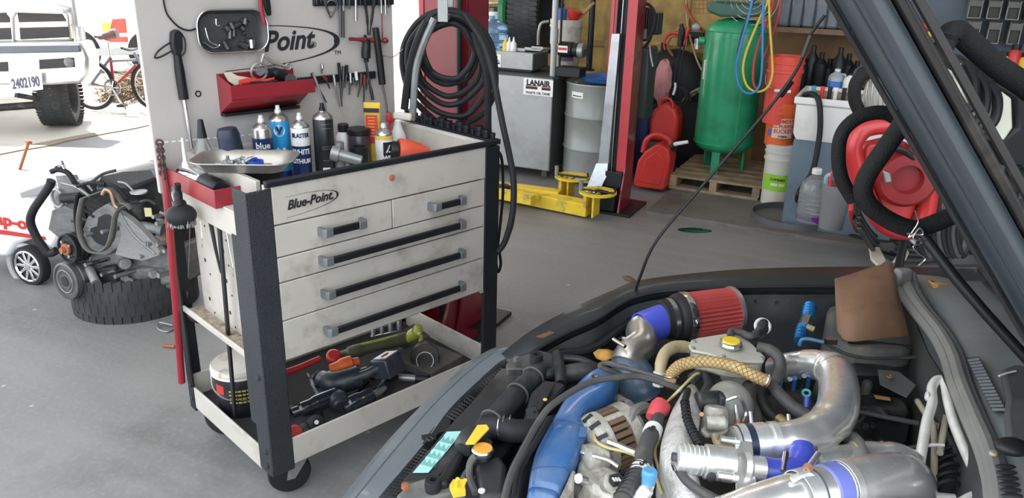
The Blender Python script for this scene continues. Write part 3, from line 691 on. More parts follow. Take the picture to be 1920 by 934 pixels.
for i, (px, L) in enumerate(((593,8),(601,6),(612,9),(650,12),(675,11),(710,12),(728,14))):
    solo('drill_bit', B().cyl(PB(px,-4,.02), PB(px+1,L,.02), .0035, .002, n=8), TS, 'short dark bit clinging to the top magnetic rail', 'bit', 'short bits on the top rail')
# T handle, hammer-like black bulb, gripped shaft
th = thing('t_handle', 'dark red T-handle wrench across the right of the pegboard', 'wrench', PB(690,78,.03))
part('cross_bar', B().tube([PB(655,73,.03), PB(690,75,.03), PB(727,77,.03)], [.007,.009,.006], 10), mat('dark_red', (.20,.02,.03), .4), th); part('knob', B().ell(PB(722,76,.03), (.012,.012,.012)), MATS['dark_red'], th)
bh = thing('black_screwdriver', 'screwdriver with bulbous black handle and long dark shaft', 'screwdriver', PB(698,186,.03))
part('handle', B().tube([PB(684,66,.03), PB(687,80,.03), PB(686,100,.03), PB(687,116,.03)], [.006,.016,.018,.010], 14), BLKPL, bh); part('shaft', B().tube([PB(686,116,.03), PB(692,150,.03), PB(699,187,.03)], [.005,.005,.007], 8), TS, bh)
gs = thing('gripped_pry_bar', 'long pry bar with straight black grip at right of the pegboard', 'pry bar', PB(729,226,.035))
part('grip', B().tube([PB(704,52,.035), PB(711,105,.035), PB(717,158,.035)], [.013,.014,.014], 12, sm=False), BLKPL, gs); part('shaft', B().tube([PB(717,158,.035), PB(723,190,.035), PB(728,228,.035)], .005, 8, sm=False), STEEL, gs)
# lower rail tools
low = [((585,137),(588,148),(612,192),'thin dark rod leaning off the left of the lower rail'),((603,120),(604,128),(603,138),'small silver bit standing on the lower rail'),
 ((606,142),(612,150),(618,166),'stubby red-handled driver on the lower rail'),((625,140),(628,160),(637,200),'chrome-ended long pick on the lower rail'),((635,118),(638,150),(641,200),'long black chisel in the middle of the lower rail'),
 ((644,124),(643,150),(640,190),'black punch crossing the long chisel'),((650,122),(650,140),(646,165),'slim black pin punch on the lower rail'),((656,136),(657,155),(655,178),'medium steel punch on the lower rail'),
 ((662,145),(662,155),(661,160),'very short bit on the lower rail'),((667,134),(669,150),(668,162),'short pale scriber on the lower rail'),((677,138),(676,160),(671,182),'broad dark chisel at right of the lower rail'),((683,140),(683,160),(682,195),'slim dark red shaft at right of the lower rail'),((690,140),(688,155),(687,168),'small hook tool at the right end of the lower rail')]
for i, (a, b_, c_, lab) in enumerate(low):
    m0 = (TS, STEEL, MATS['dark_red'], STEEL, BLKPL, TS, BLKPL, STEEL, TS, CANW, TS, MATS['dark_red'], TS)[i]
    t = thing('punch' if i % 2 else 'chisel', lab, 'hand tool', PB(*c_, .024))
    part('grip', B().tube([PB(*a, .026), PB(*b_, .026)], .0065, 8, sm=False), m0, t); part('shaft', B().tube([PB(*b_, .026), PB(*c_, .026)], [.0045,.003], 8, sm=False), TS if i != 3 else STEEL, t)
solo('wire_hook', B().tube([PB(716,106,.004), PB(722,105,.02), PB(735,107,.03), PB(746,101,.03), PB(755,92,.03)], .0022, 6), GREYM, 'thin wire hook sticking out past the right edge of the pegboard', 'hook')
# ------------------------------------------------------------------ hanging on the left side
rp = thing('breaker_bar', 'long red bar leaning along the left back post', 'bar', K(341,716,u=-.03))
P0, P1, P2 = K(303,300,u=-.03), K(312,350,u=-.03), K(341,717,u=-.03)
part('bar', B().tube([P0, P1, (P1+P2)/2, P2], [.010,.013,.013,.013], 12, sm=False), RED, rp)
part('tip', B().lathe(P0, P0-P1, [(.010,0),(.007,.01),(.005,.02)], 10), STEEL, rp)
ch = thing('roller_chain', 'rusty dark chain hanging off the corner of the red side tray', 'chain', K(305,320,u=-.035))
for i in range(10):
    q = K(299+i*.8, 268+i*7, u=-.035)
    part('link', B().torus(q, ((1,0,0) if i % 2 else (.6,1,0)), .010, .004, 12, 6), mat('rusty_steel', (.09,.055,.045), .7, metal=.4), ch)
solo('cord_loop', B().tube([K(308,300,u=-.045), K(318,360,u=-.045), K(330,390,u=-.045), K(336,380,u=-.045)], .002, 6), BLKRB, 'thin black cord hanging from the red side tray', 'cord')
br = thing('round_brush', 'black round brush hanging under the red side tray', 'brush', K(340,425,u=-.06))
q = K(339,398,u=-.06)
part('brush_neck', B().tube([K(333,345,u=-.05), K(334,370,u=-.05), q+V((0,0,.01))], [.010,.014,.022], 12), BLKPL, br)
part('brush_head', B().ell(q-V((0,0,.01)), (.048,.045,.036), n=20), BLKRB, br)
bt_ = B(); random.seed(4)
for i in range(90):
    a = random.uniform(0, 6.28); rr_ = random.uniform(.02,.043); p = q+V((rr_*math.cos(a), rr_*math.sin(a), -.02)); bt_.cyl(p, p+V((random.uniform(-.006,.006),random.uniform(-.006,.006),-.026)), .0012, n=4)
o = part('bristles', bt_, GREYM, br); o['kind'] = 'stuff'
pr = thing('pry_bar', 'long flat black pry bar standing inside the left posts', 'pry bar', K(441,782,u=.03))
part('bar', B().bar(K(411,424,u=.03), K(441,784,u=.03), .020, .010, (1,0,0)), BLKPL, pr, bev=.003)
pr = thing('thin_rod', 'thin black tapered rod hanging beside the long pry bar', 'rod', K(414,510,u=.04))
part('rod', B().tube([K(395,418,u=.04), K(405,470,u=.04), K(414,512,u=.04)], [.008,.006,.003], 8, sm=False), BLKPL, pr)
part('bumper_flange', B().bx(-.004,.004,.080,.118,.30,.965), LEG, cart, bev=.003)
rg = B().ell(K(370,593,u=.035), (.03,.06,.02), n=14); solo('dark_rag', rg, BLKRB, 'crumpled dark rag at the back of the side ledge', 'rag')
# cable loops off the right end of the cart
def KR(x, y, u=1.06): c = K(x, y, v=.10); return c
cl = B().tube([K(900,60,v=.45), K(925,150,v=.40), K(938,220,v=.3), K(955,300,v=.2), K(963,360,v=.15), K(960,420,v=.12), K(945,455,v=.11), K(934,470,v=.10)], .0085, 8)
solo('air_hose', cl, BLKRB, 'black hose end looping down past the right end of the cart', 'hose')
solo('power_cord', B().tube([K(932,280,v=.10), K(941,300,v=.10), K(943,360,v=.10), K(938,420,v=.10), K(932,470,v=.10), K(930,490,v=.10), K(934,510,v=.10), K(939,495,v=.10), K(936,470,v=.10)], .006, 8), BLKRB, 'thin black power cord bundled against the right corner post', 'cord')
setfr()
# ------------------------------------------------------------------ lower tray of the tool cart
setfr(MC)
TZ = .1625
BK1 = mat('bucket_black', (.02,.02,.028), .4, dirt=(.12,.10,.08), dscale=12, damt=.4)
c = V((.112, .43, TZ)); wb = thing('lidded_bucket', 'black bucket with a dirty white lid on the lower tray', 'bucket', c)
part('bucket_body', B().lathe(c, (0,0,1), [(.082,0),(.086,.005),(.096,.165)], 36), BK1, wb)
part('lid', B().lathe(c+V((0,0,.160)), (0,0,1), [(.099,0),(.103,.004),(.100,.012),(.104,.018),(.102,.030),(.098,.035),(.092,.032),(.0,.031)], 36), mat('lid_white', (.62,.58,.50), .5, dirt=(.22,.14,.07), dscale=14, damt=.8, dlo=.5, dhi=.65), wb)
a = facing(c)
lt = B(); 
for i in range(4):
    for k in range(5): patch(lt, c, .0935-.001*i, .114-i*.016, .121-i*.016, a-.45+.17*k, .06+.012*((i+k) % 2), 4)
part('print_lines', lt, mat('print_olive', (.42,.36,.08), .5), wb)
part('red_patch', patch(B(), c, .0935, .10, .135, a-.95, .22), REDPL, wb)
part('bail', B().tube([c+V((-.10,.02,.165)), c+V((-.115,-.03,.13)), c+V((-.09,-.075,.10)), c+V((-.03,-.105,.085))], .003, 6), STEEL, wb)
c2 = V((.17, .26, TZ)); cw = thing('spray_bottle', 'small white and black bottle standing beside the lidded bucket', 'bottle', c2)
part('bottle_body', B().lathe(c2, (0,0,1), [(.03,0),(.033,.006),(.033,.09),(.02,.11),(.014,.12)], 24), BLKPL, cw)
part('label_wrap', patch(B(), c2, .0332, .03, .085, facing(c2), 1.2), PAPER, cw)
def T(x, y, z): return K(x, y, z=z)
def TT(P): return [K(a, b, z=c) for a, b, c in P]
NAVYT = mat('tool_dark', (.020,.026,.038), .4, var=.2, dirt=(.12,.11,.1), dscale=14)
# red breaker with round head
rr1 = thing('red_ratchet', 'red ratchet handle with round head across the back of the lower tray', 'ratchet', T(590,680,.2))
part('handle', B().tube(TT([(515,705,.22),(560,690,.23),(600,672,.24)]), [.012,.013,.011], 12, sm=False), REDPL, rr1)
h0 = T(625,667,.245); part('head', B().lathe(h0-V((0,0,.012)), (-.2,-.5,1), [(.020,0),(.030,.004),(.030,.022),(.022,.028)], 24), REDPL, rr1)
# green work light
GRN = mat('lime_plastic', (.42,.46,.06), .45, dirt=(.1,.1,.04), dscale=12)
OLV = mat('olive_rubber', (.10,.105,.06), .6, dirt=(.2,.19,.12), dscale=14)
wl = thing('work_light', 'lime green and olive stick work light lying at the back of the lower tray', 'work light', T(710,645,.2))
part('handle', B().tube(TT([(640,668,.22),(665,660,.235),(700,650,.24),(740,640,.24),(762,634,.24)]), [.022,.029,.024,.027,.028], 14), OLV, wl)
part('grip_stripe', B().tube(TT([(660,652,.255),(700,642,.26),(745,631,.26)]), .009, 8), GRN, wl)
part('head', B().tube(TT([(762,636,.24),(775,627,.26),(785,620,.28),(780,612,.29)]), [.022,.026,.020,.012], 12), GRN, wl)
part('hook', B().tube(TT([(785,625,.29),(790,632,.27),(788,640,.25)]), .008, 8), GRN, wl)
bsk = thing('wire_basket', 'small wire rack of sockets at the back of the lower tray', 'rack', T(720,625,.2))
for i in range(4): part('socket', B().cyl(T(700+i*16,632-i*4,.20), T(700+i*16,614-i*4,.24), .011, n=12), GREYM, bsk)
part('rail', B().tube(TT([(695,632,.22),(760,618,.22)]), .003, 6, sm=False), STEEL, bsk)
# orange/black impact gun
ig = thing('impact_driver', 'dark cordless impact driver with orange trim and a box battery raised on its handle', 'power tool', T(650,720,.2))
part('motor_body', B().tube(TT([(604,712,.22),(625,718,.23),(655,712,.24),(690,700,.25)]), [.036,.046,.045,.028], 18), NAVYT, ig)
part('gear_cap', B().tube(TT([(622,695,.26),(650,683,.27),(672,678,.27)]), [.026,.030,.018], 14), ORG, ig)
part('handle', B().tube(TT([(655,712,.25),(690,700,.27),(720,684,.29)]), [.022,.018,.020], 14), NAVYT, ig)
q = T(727,678,.30); Rb = Matrix.Rotation(.25, 3, 'Z') @ Matrix.Rotation(-.35, 3, 'X')
bat = part('battery', B().box(q-V((0,0,.018)), (.095,.085,.080), M=Rb), NAVYT, ig, bev=.006)
part('battery_top', B().box(q+Rb@V((0,0,.026)), (.078,.068,.006), M=Rb), GREYM, bat, bev=.002)
part('latch', B().ell(q+Rb@V((-.005,0,.030)), (.022,.008,.004), M=Rb), REDPL, bat)
tx = B(); 
for i, s in enumerate(('LITHIUM',)): flat(tx, s, q-V((0,0,.012))+Rb@V((.0,-.0385,.004-i*.016)), Rb@V((1,0,0)), Rb@V((0,0,1)), .013, bold=.0004)
part('lettering', tx, PAPER, bat)
q2 = T(632,706,.262); part('rating_plate', B().box(q2+V((0,0,.004)), (.040,.022,.004), rz=.5, rx=.3), PAPER, ig)
# black grinder in front
ag = thing('angle_grinder', 'shiny black angle grinder at the near end of the lower tray', 'power tool', T(590,780,.18))
part('body', B().tube(TT([(548,775,.215),(575,765,.222),(605,752,.225),(630,742,.225)]), [.020,.028,.032,.032], 16), mat('gloss_black', (.014,.018,.026), .15, coat=.5), ag)
part('head', B().tube(TT([(625,745,.22),(636,752,.22),(640,762,.21)]), [.034,.040,.030], 14), NAVYT, ag)
part('neck', B().tube(TT([(595,765,.20),(590,778,.195)]), [.022,.018], 12, sm=False), NAVYT, ag)
c3 = T(592,792,.185); part('disc_flange', B().lathe(c3, (-.25,-.8,.5), [(.030,-.01),(.032,0),(.028,.006),(.012,.008),(.010,.014)], 22), BLKPL, ag)
part('spindle_nut', B().lathe(c3+V((-.25,-.8,.5)).normalized()*.012, (-.25,-.8,.5), [(.009,0),(.009,.006)], 6), STEEL, ag)
part('mount_rod', B().tube(TT([(606,752,.24),(592,740,.25)]), .006, 8, sm=False), STEEL, ag)
rc = thing('red_puck', 'round red plastic puck at the near corner of the lower tray', 'puck', T(556,810,.19))
c3 = T(554,810,.20); part('cap_disc', B().lathe(c3, (-.35,-.85,.35), [(.0,-.02),(.022,-.02),(.024,0),(.022,.004),(.0,.004)], 24), REDPL, rc)
part('cap_stem', B().cyl(c3, c3+V((.05,.03,-.01)), .010), GREYM, rc)
# dark air tool
at = thing('air_tool', 'glossy dark air tool body lying at the front rim of the lower tray', 'air tool', T(670,755,.18))
part('body', B().tube(TT([(645,768,.20),(665,757,.21),(690,745,.215),(700,742,.215)]), [.030,.038,.034,.020], 16), MATS['gloss_black'], at)
part('nose', B().tube(TT([(700,742,.21),(712,735,.21),(722,728,.21)]), [.016,.014,.010], 12, sm=False), GREYM, at)
mc = thing('multi_tool', 'pointed black trimming tool between the battery and the front rim', 'hand tool', T(710,735,.18))
part('body', B().prism([T(705,735,.19), T(718,716,.22), T(740,705,.24), T(748,710,.24), T(735,735,.2), T(722,745,.19)], (.02,.03,.0)), BLKPL, mc, bev=.005)
part('blade', B().tube(TT([(708,738,.20),(698,748,.19)]), .006, 8, sm=False), STEEL, mc)
rd = thing('extension_pipe', 'grey rubber-capped bar lying across the right of the lower tray', 'bar', T(760,705,.19))
part('bar', B().tube(TT([(695,702,.22),(740,707,.215),(780,710,.21)]), .014, 12, sm=False), GREYM, rd); part('end_cap', B().tube(TT([(780,710,.21),(804,712,.21)]), .020, 16, sm=False), BLKPL, rd)
cp = thing('snips', 'grey metal snips with pale handles left of the impact driver', 'snips', T(585,725,.18))
part('blade', B().tube(TT([(575,700,.24),(585,718,.21),(597,740,.19)]), [.006,.010,.008], 8), STEEL, cp); part('blade', B().tube(TT([(583,712,.22),(590,728,.21),(600,742,.19)]), .006, 8), GREYM, cp)
rp_ = thing('ring_compressor', 'black metal piston ring compressor standing at the right of the lower tray', 'ring compressor', T(795,680,.18))
c3 = T(797,668,.215); part('band', B().ring(c3, (-.55,-.75,.25), [(.058,-.03),(.060,-.03),(.060,.035),(.058,.035)], 30), BLKPL, rp_)
part('inner_band', B().ring(c3+V((-.02,-.03,0)), (-.7,-.6,.4), [(.034,-.01),(.037,-.01),(.037,.02),(.034,.02)], 26), GREYM, rp_)
part('base_plate', B().box(c3+V((.0,-.02,-.058)), (.10,.08,.004), rz=.4), GREYM, rp_)
bx_ = thing('flat_box', 'flat dusty dark carton lying at the right end of the lower tray', 'box', (.84,.2,TZ))
part('carton', B().box((.83,.24,TZ+.02), (.20,.26,.036), rz=.15), mat('dusty_card', (.09,.085,.08), .8, dirt=(.2,.18,.16), dscale=8), bx_, bev=.003)
part('torn_flap', B().box((.86,.38,TZ+.062), (.16,.10,.003), rz=.15, rx=.3), DGREY, bx_)
random.seed(9)
for i in range(10):
    q = V((random.uniform(.25,.75), random.uniform(.06,.5), TZ+.004)); a = random.uniform(0,3.1); L = random.uniform(.05,.09)
    solo('loose_tool', B().tube([q, q+V((math.cos(a)*L*.5, math.sin(a)*L*.5, .006)), q+V((math.cos(a)*L, math.sin(a)*L, .002))], [.006,.009,.006], 8), (BLKPL, GREYM, TS)[i % 3], 'small dark tool piece lying on the liner of the lower tray', 'tool piece', 'loose pieces in the lower tray')
setfr()
# ------------------------------------------------------------------ engine standing on a tyre
TREAD = mat('tyre_rubber', (.026,.028,.031), .7, var=.25, dirt=(.08,.075,.07), dscale=5, damt=.5)
def tyre(name, label, c, ax, R, wd, cat='tyre', rim=None, blocks=40, rb=.62, top=True):
    t = thing(name, label, cat, c) if top is True else top
    h = wd/2; prof = [(R*rb,-h*.75),(R*rb*1.05,-h),(R*.82,-h*1.05),(R*.95,-h*.92),(R,-h*.70),(R,h*.70),(R*.95,h*.92),(R*.82,h*1.05),(R*rb*1.05,h),(R*rb,h*.75)]
    ty = part('tyre_body' if top is True else 'tyre', B().ring(c, ax, prof, 56), TREAD, t)
    p, q, d = basis(ax); g = B(); rows = (-.48,-.16,.16,.48)
    for k, rw in enumerate(rows):
        for i in range(blocks):
            a = 2*math.pi*(i+.5*(k % 2))/blocks; e = p*math.cos(a)+q*math.sin(a); f = q*math.cos(a)-p*math.sin(a)
            M = Matrix((e, (f+d*.35).normalized(), d)).transposed()
            g.box(V(c)+e*(R-.0006)+d*(rw*wd), (.004, 2*math.pi*R/blocks*.95, wd*.285), M=M)
    tr = part('tread', g, TREAD, ty, smooth=0); tr['kind'] = 'stuff'
    return t, ty
TCn = V((-2.03, 3.80, .105))
tyre('worn_tyre', 'worn black tyre lying flat on the floor under the engine', TCn, (0,0,1), .31, .20, blocks=44)
EY = 3.62
def E(x, y, dy=0.): return WY(x, y, EY+dy)
def EE(P, dy=0.): return [WY(a[0], a[1], EY+dy+(a[2] if len(a) > 2 else 0)) for a in P]
ENG = mat('engine_grey', (.21,.21,.205), .55, metal=.4, var=.3, scale=14, dirt=(.10,.09,.08), dscale=9, damt=.8, bump=.4, bscale=45)
ENGD = mat('engine_dark', (.028,.028,.030), .6, metal=.3, var=.35, scale=18, dirt=(.18,.16,.14), dscale=11, bump=.3)
en = thing('engine_block', 'dirty bare car engine with pulleys and loose belt standing on a tyre', 'engine', (-2.0, 3.75, .21))
part('block', B().prism(EE([(165,470),(205,452),(290,470),(318,470),(325,540),(250,560),(190,562),(160,545)]), (.12,.30,0)), ENG, en, bev=.015)
part('cylinder_head', B().prism(EE([(152,345),(240,330),(310,335),(325,470),(250,480),(165,470),(140,410)], .08), (.12,.25,0)), ENGD, en, bev=.012)
def plate(name, P, t, m, dy=0., bev=.004, hole=None): return part(name, B().prism(EE(P, dy), V((.02,t,0))), m, en, bev=bev)
plate('timing_cover', [(178,395),(200,382),(215,390),(226,410),(232,440),(222,465),(200,480),(178,478),(160,458),(155,430),(163,408)], .05, ENG, -.08, .006)
plate('timing_opening', [(184,408),(196,402),(206,412),(210,430),(206,450),(196,462),(180,455),(168,440),(170,428),(182,424)], .004, INK, -.086, .0)
plate('front_bracket', [(216,395),(240,410),(262,430),(283,452),(300,472),(298,480),(268,490),(240,485),(215,478),(226,440)], .03, mat('engine_light', (.27,.27,.265), .5, metal=.3, dirt=(.2,.18,.15), dscale=12, bump=.3), -.10)
part('bracket_ribs', B().tube(EE([(225,400),(250,440),(290,476)], -.10), .008, 6), MATS['engine_light'], en)
plate('sump', [(225,520),(260,500),(300,505),(325,520),(325,535),(290,540),(245,537)], .10, ENG, -.02, .02)
plate('lower_cover', [(180,505),(215,500),(220,545),(205,560),(182,550)], .06, ENGD, -.06, .01)
axp = V((-.45,-.89,.06)).normalized()
def pulley(name, px, py, R, L, m, prof=None, dy=-.1):
    c = E(px, py, dy); p = prof or [(R*.3,-L),(R*.96,-L),(R,-L*.9),(R,-L*.7),(R*.95,-L*.65),(R,-L*.6),(R,-L*.4),(R*.95,-L*.35),(R,-L*.3),(R,-.002),(R*.97,0),(R*.86,0),(R*.84,-.006),(R*.45,-.006),(R*.42,.0),(R*.3,0)]
    return c, part(name, B().lathe(c, axp, p, 36), m, en)
c, pu = pulley('crank_pulley', 122, 528, .096, .10, mat('pulley_grey', (.12,.115,.12), .45, metal=.5, dirt=(.2,.19,.18), dscale=15))
part('bore', B().lathe(c+axp*.002, axp, [(.026,-.02),(.026,.002)], 20), INK, pu)
part('face_ring', B().torus(c+axp*.001, axp, .058, .003), GREYM, pu)
c, pu = pulley('water_pump_pulley', 125, 467, .075, .085, BLKPL)
part('rusty_hub', B().lathe(c, axp, [(.030,0),(.030,.010),(.016,.012),(.014,.03)], 20), mat('rust', (.30,.10,.04), .7), pu)
p_, q_, _d = basis(axp)
for i in range(4): a = i*1.57+.6; part('pulley_bolt', B().lathe(c+(p_*math.cos(a)+q_*math.sin(a))*.040-axp*.004, axp, [(.009,0),(.009,.014)], 6), STEEL, pu)
BELT = mat('belt', (.13,.125,.11), .7, dirt=(.25,.23,.2), dscale=10)
def ribbon(P, w, dy=0., ax=V((-.45,-.89,.06))):
    Q = spline(EE(P, dy), 6); ax = V(ax).normalized(); return B().grid([[p-ax*w/2, p+ax*w/2] for p in Q])
part('serpentine_belt', ribbon([(155,372),(148,410),(152,445),(165,468),(185,473),(203,460),(212,430),(218,400),(238,385),(246,392),(240,384),(228,380)], .030, -.13), BELT, en, solid=.005)
part('serpentine_belt', ribbon([(155,372),(175,365),(200,357),(215,362),(232,384)], .030, -.12), BELT, en, solid=.005)
part('outer_belt', ribbon([(146,365),(143,400),(148,440),(158,460)], .028, -.10), BLKRB, en, solid=.005)
part('copper_pipe', B().tube(EE([(192,365),(198,356),(208,362),(214,382),(220,390)], -.15), .009, 8), mat('copper_dull', (.42,.27,.18), .4, metal=.7), en)
part('coolant_hose', B().tube(EE([(96,338),(92,350),(75,375),(62,395),(57,415),(66,440),(80,462),(92,475),(106,470)], -.05), .020, 12), BLKRB, en)
part('upper_hose', B().tube(EE([(96,322),(110,318),(128,325),(142,345),(158,360)], .0), .013, 10), BLKRB, en)
part('thin_pipe', B().tube(EE([(100,325),(104,312),(115,310),(122,320)], .0), .006, 8), STEEL, en)
part('vent_stub', B().cyl(E(113,302,.02), E(120,318,.02), .012), STEEL, en)
part('alternator', B().lathe(E(112,380,.08), axp, [(.05,-.10),(.062,-.09),(.066,-.03),(.060,0),(.03,.01)], 26), ENG, en)
part('alternator_face', B().torus(E(108,372,.04), axp, .045, .008), GREYM, en)
part('throttle_can', B().cyl(E(115,372,-.03), E(150,370,-.02), .024), ENGD, en)
plate('side_plate', [(97,395),(118,385),(140,395),(148,420),(135,445),(112,448),(90,430)], .05, ENG, .02)
plate('grey_panel', [(104,330),(135,328),(150,365),(115,372)], .01, MATS['engine_light'], .05, 0)
part('filter_can', B().lathe(E(262,395,-.02), (0,0,1), [(.032,-.04),(.036,-.035),(.036,.045),(.040,.05),(.040,.062),(.0,.064)], 22), ENGD, en)
part('filter_top', B().lathe(E(260,360,-.03), (0,0,1), [(.038,-.004),(.04,.004),(.0,.006)], 22), CANW, en)
part('yellow_label', B().box(E(278,398,-.055), (.035,.003,.045)), mat('label_cream', (.62,.56,.30), .6), en)
part('exhaust_port', B().tube(EE([(240,425),(265,425),(285,428),(305,432)], -.05), [.026,.028,.026,.03], 12), ENG, en)
part('rust_flange', B().cyl(E(292,440,-.03), E(312,455,-.02), .040), mat('rust_dull', (.20,.13,.11), .8), en)
part('top_cover', B().prism([E(180,352,-.05), E(190,330,.0), E(230,322,.1), E(285,318,.12), E(292,332,.05), E(240,350,-.04), E(218,352,-.06)], (0,0,-.02)), mat('black_sheet', (.03,.033,.04), .25), en, bev=.004)
random.seed(21)
for i in range(14):
    x, y = random.uniform(110,300), random.uniform(335,420); a = random.uniform(-.6,.9); L = random.uniform(20,55)
    part('engine_hose', B().tube(EE([(x,y),(x+L*.5,y+L*a*.5-5),(min(x+L,318),y+L*a)], random.uniform(-.10,.02)), random.uniform(.005,.011), 8), (BLKRB, ENGD, GREYM, ENG)[i % 4], en)
for i in range(16):
    x, y = random.uniform(150,315), random.uniform(400,520)
    part('bolt_head', B().lathe(E(x,y,-.11), axp, [(.011,-.12),(.011,.006)], 6), (GREYM, STEEL)[i % 2], en)
for i in range(7):
    x, y = random.uniform(150,300), random.uniform(480,540); 
    part('casting_boss', B().cyl(E(x,y,.02), E(x+6,y-2,-.06), random.uniform(.018,.032)), ENG, en, bev=.004)
part('plug_end', B().cyl(E(168,505,-.06), E(180,530,-.12), .022), MATS['engine_light'], en)
solo('wire_coil', B().tube([W(325,610,.02), W(300,605,.02), W(296,615,.01), W(312,622,.008), W(330,614,.01)], .006, 8), GREYM, 'small grey wire loop on the floor beside the flat tyre', 'wire')
solo('floor_bolt', B().cyl(W(306,648,.01), W(328,650,.01), .008), MATS['rust'], 'rusty bolt on the floor by the red bar', 'bolt')
# ------------------------------------------------------------------ white race-car style cart at the far left
sn = thing('pedal_car', 'white ride-on race car body with red stripe and spoked chrome wheel at the left edge', 'ride-on car', (-2.9, 4.05, 0))
SY = 4.02
def Sn(x, y, dy=0.): return WY(x, y, SY+dy)
SNW = mat('snap_white', (.80,.80,.80), .3, var=.02)
P = [Sn(-160,480), Sn(-160,370), Sn(-20,350), Sn(60,345), Sn(110,350), Sn(125,380), Sn(120,430), Sn(96,470), Sn(80,455), Sn(55,450), Sn(30,458), Sn(14,482)]
part('body', B().prism(P, (.25,.62,0)), SNW, sn, bev=.02)
part('red_stripe', B().prism([Sn(-160,412,-.003), Sn(10,432,-.003), Sn(84,444,-.003), Sn(86,450,-.003), Sn(10,440,-.003), Sn(-160,424,-.003)], (0,-.003,0)), REDPL, sn)
tx = B(); c = Sn(12,414,-.004); flat(tx, 'Snap-on', c, Sn(60,424,-.004)-Sn(0,412,-.004), (0,0,1), .095, bold=.0035, shear=.12, ext=.0015); part('lettering', tx, REDPL, sn)
part('fender_liner', B().torus(Sn(52,500,.02), (-.30,-.95,.0), .125, .02), mat('liner_grey', (.35,.35,.35), .5), sn)
part('front_wing', B().prism([Sn(36,362,-.05), Sn(96,342,-.02), Sn(98,362,-.02), Sn(40,372,-.05)], (0,.05,0)), MATS['liner_grey'], sn, bev=.004)
wc = Sn(54,499,-.04); wa = V((-.30,-.95,.04)).normalized()
wh = part('wheel', B().lathe(wc-wa*.05, wa, [(.07,0),(.105,.0),(.115,.01),(.115,.05),(.108,.06),(.09,.062),(.086,.05),(.0,.045)], 40), BLKRB, sn)
part('chrome_rim', B().ring(wc+wa*.008, wa, [(.088,-.006),(.092,.004),(.086,.008),(.080,.0)], 40), CHROME, wh)
p_, q_, _d = basis(wa)
for i in range(10):
    a = 2*math.pi*i/10; e = p_*math.cos(a)+q_*math.sin(a); part('spoke', B().bar(wc+wa*.004+e*.012, wc+wa*.002+e*.086, .016, .008, wa), CHROME, wh, bev=.002)
part('hub', B().lathe(wc, wa, [(.018,0),(.016,.010),(.0,.012)], 18), CHROME, wh)
# rod with a round head leaning near the sill
jr = thing('rusty_spike', 'rusty headed iron spike standing on the sunlit floor at the left', 'spike', W(37,318,0))
q = W(37,318,0); tp = WY(54,266,q.y+.03)
part('shank', B().cyl(q, tp, .012), MATS['rust'], jr); part('head', B().lathe(tp, tp-q, [(.026,-.01),(.028,.0),(.018,.014)], 14), MATS['rust'], jr)
# ------------------------------------------------------------------ outside the door
setfr()
SIL = mat('truck_silver', (.62,.62,.63), .25, metal=.3, var=.04)
TY = 7.75
def Q(x, y, dy=0.): return WY(x, y, TY+dy)
def QQ(P, dy=0.): return [WY(a[0], a[1], TY+dy+(a[2] if len(a) > 2 else 0)) for a in P]
tk = thing('pickup_truck', 'silver pickup truck with black mesh grille and front plate parked outside', 'truck', (-5.6, 8.6, 0))
part('body', B().prism(QQ([(-260,-70),(110,-70),(140,-20),(150,40),(150,95),(-260,95)], .10), (-2.3,2.6,0)), SIL, tk, bev=.06)
part('bonnet_lip', B().prism(QQ([(-260,8),(100,10),(120,16),(118,24),(-260,24)], -.02), (0,.12,0)), SIL, tk, bev=.01)
gr = part('grille_frame', B().prism(QQ([(-260,14),(112,12),(128,28),(133,76),(-260,84)], .02), (0,.10,0)), mat('grille_chrome', (.75,.72,.70), .2, metal=.6), tk, bev=.02)
MESHM = mat('grille_mesh', (.05,.045,.045), .7, bump=1, bscale=120)
for P in ([(32,24),(116,26),(124,40),(35,42)], [(36,52),(127,50),(130,70),(38,74)], [(-60,26),(16,24),(18,42),(-60,44)], [(-60,54),(22,52),(23,74),(-60,76)]):
    part('grille_opening', B().prism(QQ(P, .012), (0,.01,0)), MESHM, gr, bev=.003)
part('badge_mount', B().prism(QQ([(12,14),(28,14),(30,24),(24,34),(26,80),(22,80),(18,34),(10,24)], .0), (0,.03,0)), SIL, gr, bev=.01)
part('headlamp', B().prism(QQ([(134,46),(147,50),(150,76),(138,78)], .04), (0,.12,0)), CLR, tk, bev=.01)
part('bumper', B().prism(QQ([(-260,84),(150,78),(164,110),(164,140),(150,156),(90,160),(-260,160)], -.12), (0,.25,0)), mat('bumper_chrome', (.70,.69,.68), .22, metal=.75, dirt=(.35,.3,.25)), tk, bev=.03)
part('bumper_pad', B().prism(QQ([(-260,88),(148,84),(150,98),(-260,106)], -.15), (0,.06,0)), mat('bumper_pad', (.10,.11,.14), .5), tk, bev=.012)
fo = part('fog_opening', B().prism(QQ([(73,112),(138,108),(140,126),(74,130)], -.126), (0,.01,0)), INK, tk)
fo2 = part('fog_opening', B().prism(QQ([(-40,118),(14,116),(15,134),(-40,136)], -.126), (0,.01,0)), INK, tk)
c = Q(129,117,-.13); part('fog_lamp', B().lathe(c, (0,-1,0), [(.0,-.02),(.048,-.02),(.05,.0),(.03,.012),(0,.014)], 20), CLR, fo)
plt = part('number_plate', B().prism(QQ([(16,144),(78,137),(80,168),(20,176)], -.16), (0,.012,0)), PAPER, tk, bev=.003)
tx = B(); c = (Q(16,144,-.163)+Q(80,168,-.163))/2; flat(tx, '2402190', c, Q(78,137)-Q(16,144), (0,0,1), .135, bold=.004, sx=.60); part('number', tx, mat('plate_ink', (.05,.06,.12), .5), plt)
part('axle', B().cyl(Q(-80,208,.5), Q(90,195,.5), .04), ENGD, tk)
